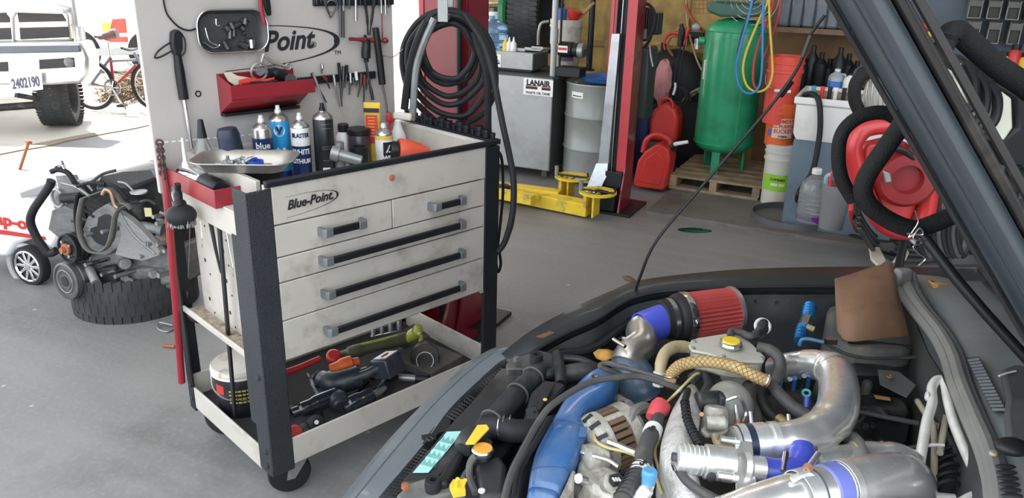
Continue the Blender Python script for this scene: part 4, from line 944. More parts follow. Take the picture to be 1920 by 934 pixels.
wc = Q(112,185,.62); wc.z = .345
tyre('t', '', wc, V((.95,.30,0)), .345, .27, top=tk, blocks=52)
part('suspension_arm', B().bar(Q(30,178,.1), Q(100,190,.4), .06, .05), ENGD, tk)
part('tow_hook', B().torus(Q(92,172,-.02), (1,0,0), .035, .009), ENGD, tk)
part('tow_hook', B().torus(Q(105,198,-.02), (0,1,0), .03, .009), ENGD, tk)
w2 = Q(-190,185,.62); w2.z = .345
tyre('t', '', w2, V((1,.12,0)), .345, .27, top=tk, blocks=52)
# bicycle
YB = 9.25
def C(x, y, dy=0.): return WY(x, y, YB+dy)
bi = thing('bicycle', 'mountain bicycle with pale frame standing on its stand outside behind the pegboard', 'bicycle', (-4.6, YB, 0))
BIK = mat('bike_paint', (.22,.23,.26), .3, metal=.5)
def wheel(px):
    c = C(px, 165); c.z = .31
    w_ = part('wheel', B().torus(c, (.1,1,0), .285, .024, 40, 8), BLKRB, bi)
    part('rim', B().torus(c, (.1,1,0), .258, .010, 40, 6), STEEL, w_); part('hub', B().cyl(c-V((0,.04,0)), c+V((0,.04,0)), .022), STEEL, w_)
    for i in range(14): a = i*math.pi/7; part('spoke', B().cyl(c, c+V((math.cos(a)*.255, 0, math.sin(a)*.255)), .002, n=4), STEEL, w_)
    return c
w1 = wheel(172); w2 = wheel(292)
bb_ = C(214,163); st_ = C(207,108); hd = C(258,112)
for a, b in ((w1, bb_), (w1, st_), (bb_, st_), (bb_, C(256,122)), (st_+V((0,0,-.04)), hd), (hd+V((-.03,0,.08)), w2)):
    part('frame_tube', B().cyl(a, b, .017, n=10), BIK if a is not bb_ else RED, bi)
part('seat_post', B().cyl(st_, C(202,78), .013), STEEL, bi)
part('saddle', B().tube([C(178,68), C(190,70), C(202,67), C(214,63), C(220,62)], [.02,.03,.05,.06,.05], 10), mat('saddle', (.18,.10,.10), .6), bi)
ck = part('chainring', B().ring(bb_-V((0,.05,0)), (0,1,0), [(.075,0),(.10,0),(.10,.006),(.075,.006)], 30), STEEL, bi)
for i in range(5): a = i*1.257; part('chainring_arm', B().cyl(bb_-V((0,.05,0)), bb_+V((math.cos(a)*.08,-.05,math.sin(a)*.08)), .008, n=6), STEEL, ck)
part('crank_arm', B().cyl(bb_-V((0,.06,0)), C(228,195,-.06), .010), STEEL, bi); part('pedal', B().box(C(229,198,-.1), (.09,.10,.025)), BLKPL, bi)
part('kickstand', B().cyl(C(222,170), W(236,205,.0), .008), BLKPL, bi)
part('handlebar', B().tube([hd+V((-.03,-.28,.16)), hd+V((-.02,-.1,.12)), hd+V((-.03,.1,.12)), hd+V((-.05,.28,.16))], .013, 8), BLKPL, bi)
# second pickup with tail lamp behind
YP = 12.5
def C2(x, y, dy=0.): return WY(x, y, YP+dy)
p2 = thing('parked_car', 'white and teal parked vehicle with red and amber tail lamp seen behind the bicycle', 'car', (-4.8, YP+.6, 0))
TEAL = mat('teal_glass', (.35,.55,.60), .15, metal=.2)
part('body', B().prism([C2(150,135), C2(150,40), C2(165,10), C2(225,-30), C2(330,-30), C2(330,135)], (.0,1.8,0)), mat('white_paint', (.82,.84,.84), .3, var=.02), p2, bev=.05)
part('window', B().prism([C2(238,44,-.01), C2(238,-20,-.01), C2(255,-20,-.01), C2(255,44,-.01)], (0,.02,0)), TEAL, p2)
tl = part('tail_lamp', B().prism([C2(210,36,-.02), C2(234,35,-.02), C2(239,79,-.02), C2(200,79,-.02), C2(204,60,-.02)], (0,.06,0)), mat('lamp_red', (.75,.05,.03), .2), p2, bev=.01)
part('amber_lens', B().prism([C2(190,43,-.03), C2(209,43,-.03), C2(206,58,-.03), C2(192,60,-.03)], (0,.05,0)), mat('lamp_amber', (.9,.35,.08), .2), tl)
part('reverse_lens', B().prism([C2(203,62,-.03), C2(238,62,-.03), C2(238,69,-.03), C2(202,69,-.03)], (0,.03,0)), PAPER, tl)
part('bumper', B().prism([C2(150,92,-.08), C2(330,88,-.08), C2(330,100,-.08), C2(150,106,-.08)], (0,.2,0)), mat('trim_grey', (.3,.32,.33), .5), p2, bev=.01)
for px in (175, 300):
    c = C2(px, 130, .3); c.z = .33; part('wheel', B().lathe(c-V((0,.35,0)), (0,1,0), [(.2,0),(.31,0),(.33,.03),(.33,.2),(.31,.22)], 32), BLKRB, p2)
# brush pile
random.seed(2); g = B()
for i in range(900):
    px, py = random.uniform(150,292), random.uniform(128,200); t = min(1, (py-125)/75)
    c = W(px, 203-random.uniform(0,8), 0)+V((0,.9*random.random()+.3,0)); c.z = random.uniform(.0,.5)*(1-abs(px-235)/140)*(.6+.4*random.random())
    d = V((random.uniform(-1,1), random.uniform(-1,1), random.uniform(-.4,.6))).normalized()*random.uniform(.08,.25); g.cyl(c-d/2, c+d/2, random.uniform(.004,.010), n=4)
solo('brush_pile', g, mat('dry_twigs', (.22,.17,.12), .9, var=.5), 'heap of dry twigs and gravel behind the bicycle wheels', 'brush pile', kind='stuff')
# ------------------------------------------------------------------ two-post lift
setfr(MB_)
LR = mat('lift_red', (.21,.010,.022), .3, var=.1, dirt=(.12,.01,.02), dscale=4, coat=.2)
LRB = mat('lift_red_lit', (.42,.035,.045), .3, var=.1)  # brighter copy of the lift red, puts the lit column edges into the colour
LFY = mat('lift_yellow', (.72,.50,.03), .5, var=.12, dirt=(.16,.12,.08), dscale=9, damt=.8, dlo=.52, dhi=.68)
c1 = BW((-.27, 3.62, 0)); 
lf = thing('two_post_lift', 'red two-post car lift with black carriages and yellow swing arms', 'car lift', (c1.x, c1.y, 0))
xl, xr = BK(785,100,v=c1.y-.10).x, BK(880,100,v=c1.y-.10).x
def column(x0, x1, y0, y1, open_dir, name='column'):
    t = .012; b = B().bx(x0, x0+t, y0, y1, .02, 3.6).bx(x1-t, x1, y0, y1, .02, 3.6)
    if open_dir > 0: b.bx(x0, x1, y0, y0+t, .02, 3.6).bx(x0, x0+.05, y1-t, y1, .02, 3.6).bx(x1-.05, x1, y1-t, y1, .02, 3.6)
    else: b.bx(x0, x1, y1-t, y1, .02, 3.6).bx(x0, x0+.045, y0, y0+t, .02, 3.6).bx(x1-.07, x1, y0, y0+t, .02, 3.6)
    c = part(name, b, LR, lf, bev=.003)
    part('base_plate', B().bx(x0-.10, x1+.10, y0-.12, y1+.12, .001, .02), BLKPL, c, bev=.003)
    for x in (x0-.004, x1-.008): part('gusset', B().prism([(x, y0-.10*(1), .02), (x, y0, .02), (x, y0, .38)], (.012,0,0)), LR, c)
    return c
ca = column(xl+.01, xr-.01, c1.y-.10, c1.y+.10, 1)
part('lit_edge', B().bx(xl+.008, xl+.032, c1.y-.106, c1.y-.1, .02, 3.6), LRB, ca)  # corner highlight painted on as a brighter red strip
part('conduit', B().cyl((xr-.04, c1.y-.12, 1.0), (xr-.04, c1.y-.12, 3.5), .014), BLKPL, ca)
part('access_plate', B().bx(xl+.10, xr-.07, c1.y-.108, c1.y-.1, .05, .32), BLKPL, ca, bev=.004)
bp = B().bx(xl-.1, xr+.06, c1.y-.35, c1.y-.1, .02, .04); 
for s_, x in ((1, xl+.02), (-1, xr-.04)): part('brace', B().prism([(x, c1.y-.34, .04), (x, c1.y-.10, .04), (x, c1.y-.10, .45)], (.015,0,0)), LR, ca)
part('foot_plate', bp, LR, ca)
cx2 = BK(1172,100,v=5.55)
p0, p1 = BK(1147,20,v=5.45), BK(1194,20,v=5.45)
X0, X1, Y2 = p0.x, p1.x+.005, 5.45
cb = column(X0, X1, Y2, Y2+.20, -1)
part('lit_edge', B().bx(X1-.068, X1+.002, Y2-.008, Y2, .02, 3.6), LRB, cb)
part('lit_edge', B().bx(X0-.002, X0+.022, Y2-.006, Y2, .02, 3.6), LRB, cb)
part('inner_channel', B().bx(X0+.02, X1-.06, Y2+.05, Y2+.06, .02, 3.5), INK, cb)
car_ = part('carriage', B().prism([BK(1147,63,v=Y2-.02), BK(1162,63,v=Y2-.02), BK(1141,308,v=Y2-.02), BK(1121,308,v=Y2-.02)], (0,.05,0)), mat('carriage_plate', (.42,.44,.47), .3, metal=.8, dirt=(.15,.15,.15), dscale=7), lf, bev=.003)
part('carriage_foot', B().prism([BK(1118,306,v=Y2-.03), BK(1140,306,v=Y2-.03), BK(1138,330,v=Y2-.05), BK(1122,364,v=Y2-.08), BK(1096,360,v=Y2-.08), BK(1106,336,v=Y2-.05)], (0,.06,0)), MATS['carriage_plate'], car_, bev=.004)
part('lock_box', B().bx(X0+.0, X1-.03, Y2-.12, Y2+.03, .03, .20), BLKPL, lf, bev=.006)
part('lock_box', B().bx(X0+.05, X1-.01, Y2-.05, Y2+.03, .20, .32), BLKPL, lf, bev=.006)
part('cable', B().cyl((X0+.07, Y2+.03, .3), (X0+.07, Y2+.03, 3.4), .004, n=6), STEEL, lf)
part('cable_clip', B().box(BK(1153,43,v=Y2+.02), (.03,.02,.03)), STEEL, lf)
# yellow arms at floor height
def arm(P, zc, w, h, lab=None):
    a = [BK(x, y, z=zc) for x, y in P]
    return part('swing_arm', B().bar(a[0], a[1], w, h), LFY, lf, bev=.006)
a1 = arm([(1106,392),(905,352)], .065, .13, .10)
a2 = arm([(1050,368),(870,345)], .085, .11, .09)
part('arm_extension', B().bar(BK(1000,375,z=.11), BK(880,352,z=.11), .08, .07), LFY, a1, bev=.004)
part('arm_pad', B().lathe(BK(945,356,z=.12), (0,0,1), [(.05,0),(.05,.03),(.04,.04)], 18), BLKRB, a1)
part('pivot_pin', B().lathe(BK(1004,372,z=.10), (0,0,1), [(.03,0),(.03,.03),(.02,.035)], 14), LFY, a1)
for (x, y, aa) in ((1101,385,a1), (1055,355,a2)):
    c = BK(x, y, z=.10); part('arm_ear', B().bx(c.x-.01, c.x+.015, c.y-.07, c.y+.07, .03, .20).bx(c.x+.06, c.x+.075, c.y-.07, c.y+.07, .03, .20), LFY, aa, bev=.003)
    part('gear_plate', B().ring(c+V((.07,.02,.10)), (0,0,1), [(.10,0),(.14,0),(.14,.014),(.10,.014)], 26), LFY, aa); part('lock_pin', B().tube([c+V((-.05,-.02,.125)), c+V((.06,-.02,.125)), c+V((.20,0,.125)), c+V((.20,0,.16))], .008, 8, k=3), BLKPL, aa)
    part('pin_head', B().cyl(c+V((-.05,-.02,.12)), c+V((-.05,-.02,.19)), .016), GREYM, aa)
# power unit of the lift behind the column
q = BK(1215,30,v=Y2+.35)
pu = part('power_unit', B().bx(q.x-.09, q.x+.02, Y2+.28, Y2+.42, q.z-.18, q.z+.06), BLKPL, lf, bev=.01)
part('switch_box', B().bx(q.x+.03, q.x+.11, Y2+.26, Y2+.38, BK(1230,65,v=Y2+.3).z, BK(1230,24,v=Y2+.3).z), BLKPL, lf, bev=.006)
part('oil_tank', B().bx(q.x-.16, q.x+.06, Y2+.28, Y2+.50, BK(1205,225,v=Y2+.3).z, BK(1205,88,v=Y2+.3).z), mat('tank_black', (.03,.033,.035), .5), lf, bev=.02)
part('unit_label', B().bx(q.x-.01, q.x+.022, Y2+.276, Y2+.28, q.z-.16, q.z-.09), GREYM, pu)
part('unit_hose', B().tube([BK(1190,10,v=Y2+.3), BK(1215,8,v=Y2+.25), BK(1228,30,v=Y2+.25), BK(1220,70,v=Y2+.25), BK(1208,88,v=Y2+.3)], .012, 8), BLKRB, lf)
part('unit_lever', B().tube([BK(1218,85,v=Y2+.27), BK(1220,105,v=Y2+.27), BK(1224,125,v=Y2+.26)], .008, 8), GREYM, lf)
# hose coil on column one
setfr()
HK = BLKRB
coil = thing('hose_coil', 'thick black hose wound in a large coil hung on the near red lift column', 'hose', WY(845,130,3.25))
def loop(x0, x1, y0, y1, Y, r, tilt=0, jit=3, ph=0):
    P = []
    for i in range(14):
        a = 2*math.pi*i/14+ph; cx, cy = (x0+x1)/2, (y0+y1)/2
        P.append(WY(cx+math.cos(a)*(x1-x0)/2+tilt*math.sin(a)+random.uniform(-jit,jit), cy+math.sin(a)*(y1-y0)/2+random.uniform(-jit,jit), Y+random.uniform(-.01,.01)))
    return B().tube(P, r, 8, k=5, closed=True)
random.seed(8)
for q in ((757,930,20,235,3.28,.013,10),(766,922,24,218,3.24,.013,6),(774,912,30,196,3.21,.0125,4),(782,903,36,180,3.25,.0125,4),(788,894,40,158,3.22,.012,2),(793,888,44,146,3.19,.012,2)):
    part('hose_turn', loop(*q), HK, coil)
part('hose_strand', B().tube(WYs([(800,40,3.15),(778,90,3.15),(765,150,3.15),(758,205,3.15)]), .016, 8), HK, coil)
part('hose_strand', B().tube(WYs([(815,35,3.13),(795,80,3.13),(780,130,3.13),(775,200,3.12),(773,225,3.12)]), .015, 8), GREYM, coil)
part('hose_strand', B().tube(WYs([(888,60,3.17),(912,140,3.15),(915,240,3.15),(917,262,3.15)]), .015, 8), HK, coil)
part('hose_drop', B().tube(WYs([(870,25,3.15),(905,80,3.1),(922,130,3.05),(934,190,3.0),(944,240,2.95),(955,290,2.9),(963,340,2.86),(961,400,2.84),(948,450,2.84),(934,472,2.84)]), .0125, 8), HK, coil)
hk = WY(844,34,3.42); part('hanger_bracket', B().box(hk+V((0,-.16,.02)), (.040,.34,.020)).box(hk+V((0,-.33,.05)), (.04,.01,.09)).box(hk+V((0,-.04,.12)), (.035,.02,.22)), GREYM, lf, bev=.002)
# ------------------------------------------------------------------ along the back wall (building frame)
setfr(MB_)
SZ = .03
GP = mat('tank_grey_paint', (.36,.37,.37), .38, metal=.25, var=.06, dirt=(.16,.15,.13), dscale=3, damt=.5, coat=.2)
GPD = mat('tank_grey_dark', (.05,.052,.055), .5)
def lab(mb, s, p, size, m=None, **k): return flat(mb, s, p, (1,0,0), (0,0,1), size, **k)
# waste oil tank
c = BK(1029,322,z=.09); vy = c.y; xr = c.x; zt = BK(1039,148,v=vy).z; xl = xr-1.15
wt = thing('waste_oil_tank', 'large grey steel waste oil tank cabinet on short legs beside the drum', 'oil tank', (xr-.5, vy+.4, SZ))
part('tank_body', B().bx(xl, xr, vy, vy+.75, .09, zt), GP, wt, bev=.01)
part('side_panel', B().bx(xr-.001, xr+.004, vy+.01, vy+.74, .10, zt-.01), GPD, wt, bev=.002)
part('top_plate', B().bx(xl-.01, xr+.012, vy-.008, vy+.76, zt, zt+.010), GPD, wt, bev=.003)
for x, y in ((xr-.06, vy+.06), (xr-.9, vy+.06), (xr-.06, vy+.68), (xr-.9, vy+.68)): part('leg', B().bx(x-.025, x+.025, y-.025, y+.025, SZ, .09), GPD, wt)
q0, q1 = BK(982,146,v=vy-.004), BK(1036,182,v=vy-.004)
lp = part('label_plate', B().bx(q0.x, q1.x, vy-.004, vy-.001, q1.z, q0.z), PAPER, wt)
w_ = q1.x-q0.x; hh = q0.z-q1.z; cx = (q0.x+q1.x)/2
t1 = B(); lab(t1, 'LANAIR', (cx, vy-.0045, q0.z-hh*.27), w_*.235, bold=.0035, sx=.98); lab(t1, 'WASTE OIL TANK', (cx, vy-.0045, q1.z+hh*.13), w_*.098, bold=.001, sx=1.05); part('lettering', t1, INK, lp)
part('stripe', B().bx(cx-w_*.42, cx-w_*.02, vy-.005, vy-.004, q1.z+hh*.36, q1.z+hh*.52).bx(cx+w_*.12, cx+w_*.42, vy-.005, vy-.004, q1.z+hh*.36, q1.z+hh*.52), INK, lp)
part('red_stripe', B().bx(cx-w_*.42, cx-w_*.02, vy-.005, vy-.004, q1.z+hh*.54, q1.z+hh*.60).bx(cx+w_*.12, cx+w_*.42, vy-.005, vy-.004, q1.z+hh*.54, q1.z+hh*.60), REDINK, lp)
# smaller tank box on top
q0 = BK(998,136,v=vy+.12); ztb = BK(996,100,v=vy+.12).z
tb = thing('control_box', 'long grey metal box with a label standing on the waste oil tank', 'metal box', (q0.x-.4, vy+.3, zt+.01))
part('box_body', B().bx(q0.x-.8, q0.x, vy+.12, vy+.45, zt+.035, ztb), GP, tb, bev=.006)
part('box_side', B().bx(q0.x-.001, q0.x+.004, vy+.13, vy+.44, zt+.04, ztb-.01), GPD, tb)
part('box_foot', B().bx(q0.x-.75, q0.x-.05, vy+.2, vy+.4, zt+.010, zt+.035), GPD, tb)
a0, a1 = BK(910,100,v=vy+.117), BK(939,126,v=vy+.117)
lp = part('label_plate', B().bx(a0.x-.12, a1.x, vy+.116, vy+.119, a1.z, a0.z), PAPER, tb)
t1 = B(); lab(t1, 'LANAIR', (a1.x-.135, vy+.1155, a0.z-.035), .062, bold=.003); part('lettering', t1, INK, lp)
part('red_stripe', B().bx(a0.x-.10, a1.x-.01, vy+.115, vy+.116, a1.z+.045, a1.z+.052), REDINK, lp); part('stripe', B().bx(a0.x-.10, a1.x-.01, vy+.115, vy+.116, a1.z+.025, a1.z+.040), INK, lp)
ZB = ztb
# blue water bottle
yv = vy+.28; c = BK(925,86,v=yv); tp = BK(925,22,v=yv); R = (BK(950,60,v=yv).x-BK(900,60,v=yv).x)/2; h = tp.z-ZB
jw = thing('water_bottle', 'large blue translucent water cooler bottle standing on the grey metal box', 'water bottle', (c.x, yv, ZB))
part('bottle_body', B().lathe((c.x, yv, ZB), (0,0,1), [(R*.9,0),(R,.015),(R,h*.18),(R*.95,h*.2),(R,h*.22),(R,h*.40),(R*.95,h*.42),(R,h*.44),(R,h*.58),(R*.85,h*.68),(R*.45,h*.76),(R*.30,h*.80),(R*.30,h*.9)], 32), mat('water_blue', (.20,.36,.55), .12, trans=.6, var=.05), jw)
part('cap', B().lathe((c.x, yv, ZB+h*.9), (0,0,1), [(R*.33,0),(R*.33,h*.09),(R*.28,h*.1)], 20), mat('cap_pale', (.55,.68,.78), .4), jw)
# small bottles
for px, m, lb in ((947, YEL, 'small yellow glue bottle on the metal box'), (954, CANW, 'small white squeeze bottle next to the yellow one'), (962, CANW, 'second white squeeze bottle at the right of the trio')):
    c = BK(px, 88, v=vy+.16); o = thing('squeeze_bottle', lb, 'bottle', (c.x, vy+.17, ZB)); hb = BK(px, 69, v=vy+.17).z-ZB
    part('bottle_body', B().lathe((c.x, vy+.17, ZB), (0,0,1), [(.026,0),(.028,.01),(.026,hb*.55),(.014,hb*.68)], 16), m, o); part('spout', B().lathe((c.x, vy+.17, ZB+hb*.68), (0,0,1), [(.013,0),(.004,hb*.32)], 10), m, o)
# flat metal scraps on the box and right of it
for i, (x0, x1, y0, y1) in enumerate(((962,1000,84,96),(985,1030,78,90),(998,1033,88,98))):
    p, q = BK(x0,y1,v=vy+.2), BK(x1,y0,v=vy+.35); solo('metal_bracket', B().bx(p.x, q.x, vy+.18, vy+.36, ZB+.002+.012*i, ZB+.010+.012*i).bx(p.x, q.x, vy+.18, vy+.19, ZB+.002+.012*i, ZB+.03+.012*i), GREYM, ('flat grey bracket at the left of the stack on the metal box', 'middle grey bracket of the stack on the metal box', 'topmost grey bracket at the right end of the metal box')[i], 'bracket', bev=.002)
# tyres behind
ax = V((.95,.02,.06))
c = BK(1006,28,v=7.08); tyre('stored_tyre', 'large black tyre standing upright behind the metal box', c+V((0,0,0)), ax, .36, .24, blocks=50)
c = BK(966,30,v=7.05); gw = thing('green_wheel_cover', 'dark green ribbed drum lid standing against the tyre', 'drum lid', (c.x, 7.2, ZB))
part('cover_body', B().lathe(c, ax, [(.30,-.05),(.34,-.03),(.34,.02),(.31,.04),(.28,.03),(.0,.03)], 18), mat('dark_green', (.02,.16,.06), .5), gw, smooth=20)
solo('wall_shelf', B().bx(BK(880,20,v=7.3).x, BK(1060,20,v=7.3).x, 7.18, 7.49, .98, 1.0), WD, 'dark wooden shelf board behind the tyres', 'shelf')
# papers and board upper left
p = BK(915,45,v=7.2); lk = thing('cardboard_pile', 'pile of board and white paper at the top left behind the lift column', 'paper pile', (p.x, 7.2, 1.4))
part('stand', B().bx(p.x-.14, p.x+.16, 7.1, 7.4, 1.0, BK(915,30,v=7.2).z), BLKPL, lk)
part('board', B().bx(p.x-.14, p.x+.14, 7.05, 7.4, BK(915,22,v=7.1).z, BK(915,14,v=7.1).z), WD, lk, bev=.003); part('paper', B().bx(p.x-.12, p.x+.10, 7.02, 7.3, BK(915,13,v=7.1).z, BK(915,6,v=7.1).z), PAPER, lk, bev=.003)
# vertical pipes
def vp(name, label, x, y0, y1, v, r, m, cat='pipe', mid=None):
    a, b = BK(x,y1,v=v), BK(x,y0,v=v); b.x = a.x; b.y = a.y
    t = thing(name, label, cat, a); part('pipe', B().cyl(a, b, r), m, t)
    if mid: zz = BK(x,mid,v=v).z; part('coupling', B().cyl((a.x,a.y,zz-.05), (a.x,a.y,zz+.07), r*1.35), m, t)
    part('floor_flange', B().cyl(a, a+V((0,0,.012)), r*1.9), m, t)
vp('tank_pipe', 'thick grey vertical pipe rising from the corner of the waste oil tank', 1036, -120, 147, vy+.10, .026, GP, mid=70)
vp('thin_pipe', 'thin black pipe right beside the thick grey one', 1048, -120, 145, vy+.12, .010, BLKPL)
vp('black_pipe', 'black vertical pipe in front of the yellow wall', 1104, -120, 132, vy+.5, .026, BLKPL)
solo('grey_hose', B().tube([BK(1029,40,v=vy+.2), BK(1015,44,v=vy+.18), BK(1010,60,v=vy+.18), BK(1009,84,v=vy+.2)], .012, 8), GREYM, 'grey bent hose left of the thick pipe', 'hose')
# pump
c = BK(1066,105,v=vy+.12); pm = thing('fuel_pump', 'black electric pump with white and red label on the waste oil tank', 'pump', (c.x, vy+.15, zt+.01))
zc = BK(1066,94,v=vy+.12).z
part('motor', B().lathe((c.x-.10, vy+.16, zc), (1,0,0), [(.055,0),(.065,.01),(.065,.12),(.055,.13),(.058,.17),(.05,.18)], 24), BLKPL, pm)
part('pump_head', B().lathe((c.x+.07, vy+.16, zc), (1,0,0), [(.055,0),(.06,.01),(.06,.05),(.04,.06)], 20), GREYM, pm)
part('pump_base', B().bx(c.x-.10, c.x+.12, vy+.09, vy+.24, zt+.010, zt+.09), BLKPL, pm, bev=.006); part('label_plate', B().bx(c.x-.085, c.x, vy+.088, vy+.093, zc-.02, zc+.035), PAPER, pm); part('red_mark', B().bx(c.x-.08, c.x-.005, vy+.086, vy+.088, zc+.0, zc+.02), REDINK, pm)
part('outlet', B().tube([(c.x+.10,vy+.16,zc), (c.x+.15,vy+.15,zc-.02), (c.x+.17,vy+.15,zc-.10)], .016, 8), BLKRB, pm)
# bucket of rags
yv = vy+.48; a0, a1 = BK(1032,70,v=yv), BK(1090,70,v=yv); R = (a1.x-a0.x)/2; cx = (a0.x+a1.x)/2; zz0 = zt+.01; zz1 = BK(1060,36,v=yv).z
wb = thing('scrap_bucket', 'dirty white bucket full of blue and red containers behind the thick pipe', 'bucket', (cx, yv, zz0))
part('bucket_body', B().ring((cx,yv,zz0), (0,0,1), [(.01,0),(R*.82,0),(R*.95,zz1-zz0-.06),(R,zz1-zz0-.06),(R,zz1-zz0-.045),(R*.96,zz1-zz0-.045),(R*.98,zz1-zz0),(R*.90,zz1-zz0),(R*.78,.02),(.01,.02)], 30), mat('bucket_dirty', (.60,.57,.50), .5, dirt=(.20,.16,.12), dscale=7, damt=.8), wb)
part('dark_label', patch(B(), (cx,yv,zz0), R*.93, .10, .20, -1.1, .5), mat('purple_label', (.12,.08,.14), .5), wb)
c = BK(1050,22,v=yv-.03); solo('blue_jug', B().lathe((c.x,c.y,zz1-.08), (.05,0,1), [(.05,0),(.055,.02),(.055,c.z-zz1+.10),(.048,c.z-zz1+.11),(.046,.04)], 20), BLUEPL, 'blue plastic cup sticking out of the dirty white bucket', 'cup')
c = BK(1073,18,v=yv); solo('red_funnel', B().lathe((c.x,c.y,zz1-.06), (.25,0,1), [(.02,0),(.04,.06),(.075,.13),(.078,.14)], 20), REDPL, 'red plastic funnel sticking out of the dirty white bucket', 'funnel')
c = BK(1084,35,v=yv); solo('wooden_stick', B().tube([(c.x-.08,yv,zz1-.02), (c.x,yv,c.z), (c.x+.14,yv,c.z+.14)], .014, 8), WD, 'wooden tool handle leaning out of the dirty white bucket', 'stick')
# drum
cd_ = BK(1119,330,v=vy+.30); cx = BK(1062,240,v=vy+.30).x+.292; cy = vy+.30; R = .288; zt2 = BK(1120,152,v=cy).z
dr = thing('oil_drum', 'grey steel oil drum with ribs and a small label beside the waste tank', 'drum', (cx, cy, SZ)); H = zt2-SZ
DRG = mat('drum_grey', (.25,.27,.255), .35, var=.06, coat=.2, dirt=(.15,.14,.12), dscale=4, damt=.4)
part('drum_body', B().lathe((cx,cy,SZ), (0,0,1), [(R,0),(R+.004,.008),(R,.02),(R,H*.33-.015),(R+.010,H*.33),(R,H*.33+.015),(R,H*.66-.015),(R+.010,H*.66),(R,H*.66+.015),(R,H-.02),(R+.005,H-.010),(R+.003,H),(R-.008,H),(R-.010,H-.018),(0,H-.018)], 48), DRG, dr)
for a, r in ((.4,.03),(3.5,.018)): part('bung', B().lathe((cx+math.cos(a)*.2,cy+math.sin(a)*.2,zt2-.018), (0,0,1), [(r,0),(r,.012),(r*.7,.014)], 16), DRG, dr)
fa = facing((cx,cy,0)); part('label_wrap', patch(B(), (cx,cy,SZ), R, H*.86, H*.92, fa-.72, .22), PAPER, dr); part('label_text', patch(B(), (cx,cy,SZ), R+.0006, H*.875, H*.885, fa-.72, .17), INK, dr)
bt = thing('blue_drain_pan', 'blue shallow plastic pan lying on top of the oil drum', 'pan', (cx+.06,cy,zt2)); part('pan_body', B().ring((cx+.02,cy+.02,zt2), (0,0,1), [(.01,.0),(.17,0),(.21,.04),(.215,.04),(.18,.008),(.01,.006)], 30), BLUEPL, bt)
# black hamper, blue bin behind the column
c = BK(1196,295,v=6.75); solo('blue_bin', B().lathe((c.x,6.75,SZ), (0,0,1), [(.15,0),(.19,.5),(.195,.5),(.195,.53),(.18,.53)], 24), mat('deep_blue', (.01,.03,.09), .5), 'dark blue round bin half hidden behind the far lift column', 'bin')
pk = thing('black_sack', 'black bulky sack leaning on the yellow wall behind the gas cans', 'sack', BK(1255,290,v=7.1)); 
part('sack_body', B().ell(BK(1262,165,v=7.2), (.36,.16,.36), n=20), BLKRB, pk); part('sack_body', B().ell(BK(1262,240,v=7.2), (.42,.18,.45), n=20), BLKRB, pk)
pk['label'] = 'black bulky sack leaning on the yellow wall behind the gas cans'
random.seed(31)
def blob(c, r, n, sz, m, name, label, cat):
    b = B().ell(c, r, n=24, m=16); b.v = [c+(v-c)*(1+random.uniform(-sz,sz)) for v in b.v]; return solo(name, b, m, label, cat, sub=1)
blob(BK(1243,155,v=6.95), V((.085,.07,.20)), 20, .16, mat('pink_cloth', (.50,.22,.22), .9, dirt=(.2,.08,.07), bump=.5), 'pink_rag', 'faded pink rag hanging against the black sack', 'rag')
GC = mat('gas_red', (.50,.025,.02), .45, var=.1, dirt=(.12,.03,.02), dscale=6, damt=.6)
def gascan(name, label, x0, x1, y0, y1, v, body, spout=True):
    a, b = BK(x0,y1,v=v), BK(x1,y0,v=v); w = b.x-a.x; h = b.z-a.z; z = a.z; x = a.x; d = .20
    t = thing(name, label, 'gas can', (x+w/2, v+d/2, z))
    if body: P = [(0,.06),(.06,0),(.82,0),(.92,.05),(.98,.60),(.90,.78),(.62,.86),(.42,.78),(.25,.68),(.08,.50)]
    else: P = [(.06,.0),(.90,.0),(.98,.1),(.97,.65),(.85,.86),(.6,.97),(.4,.97),(.15,.80),(.03,.5)]
    part('can_body', B().prism([V((x+w*p, v, z+h*q)) for p, q in P], (0,d,0)), GC, t, bev=.03)
    if body: part('handle', B().tube([V((x+w*p, v+d/2, z+h*q)) for p, q in ((.12,.62),(.18,.84),(.38,.96),(.60,.97),(.82,.90),(.88,.78))], .024, 10), GC, t); part('embossed_panel', B().prism([V((x+w*p, v-.004, z+h*q)) for p, q in ((.15,.1),(.78,.1),(.86,.55),(.6,.72),(.3,.55))], (0,.01,0)), GC, t, bev=.006)
    if spout: part('spout', B().tube([V((x+w*.95,v+d/2,z+h*.80)), BK(1266,270,v=v+.1), BK(1290,266,v=v+.1)], [.024,.018,.014], 10, sm=False), CANW, t); part('spout_collar', B().cyl(V((x+w*.90,v+d/2,z+h*.76)), V((x+w*.99,v+d/2,z+h*.82)), .035), BLKPL, t)
    else: part('handle_hole', B().torus(V((x+w*.52,v+.02,z+h*.94)), (0,1,0), .06, .012), GC, t)
gascan('gas_can', 'front red plastic gas can with a pale spout on the floor', 1186, 1262, 258, 350, 6.10, True)
cs_ = thing('wood_crate', 'dark wooden box the rear gas can stands on', 'crate', BK(1250,330,v=6.6)); p = BK(1212,264,v=6.55); q = BK(1256,264,v=6.55)
part('crate_board', B().bx(p.x, q.x, 6.50, 6.85, SZ, p.z), mat('dark_wood', (.07,.05,.035), .8), cs_, bev=.004); part('crate_lid', B().bx(p.x-.01, q.x+.01, 6.49, 6.86, p.z-.03, p.z-.004), MATS['dark_wood'], cs_)
gascan('gas_can', 'rear faded red gas can standing higher behind the front one', 1212, 1276, 196, 263, 6.55, False, False)
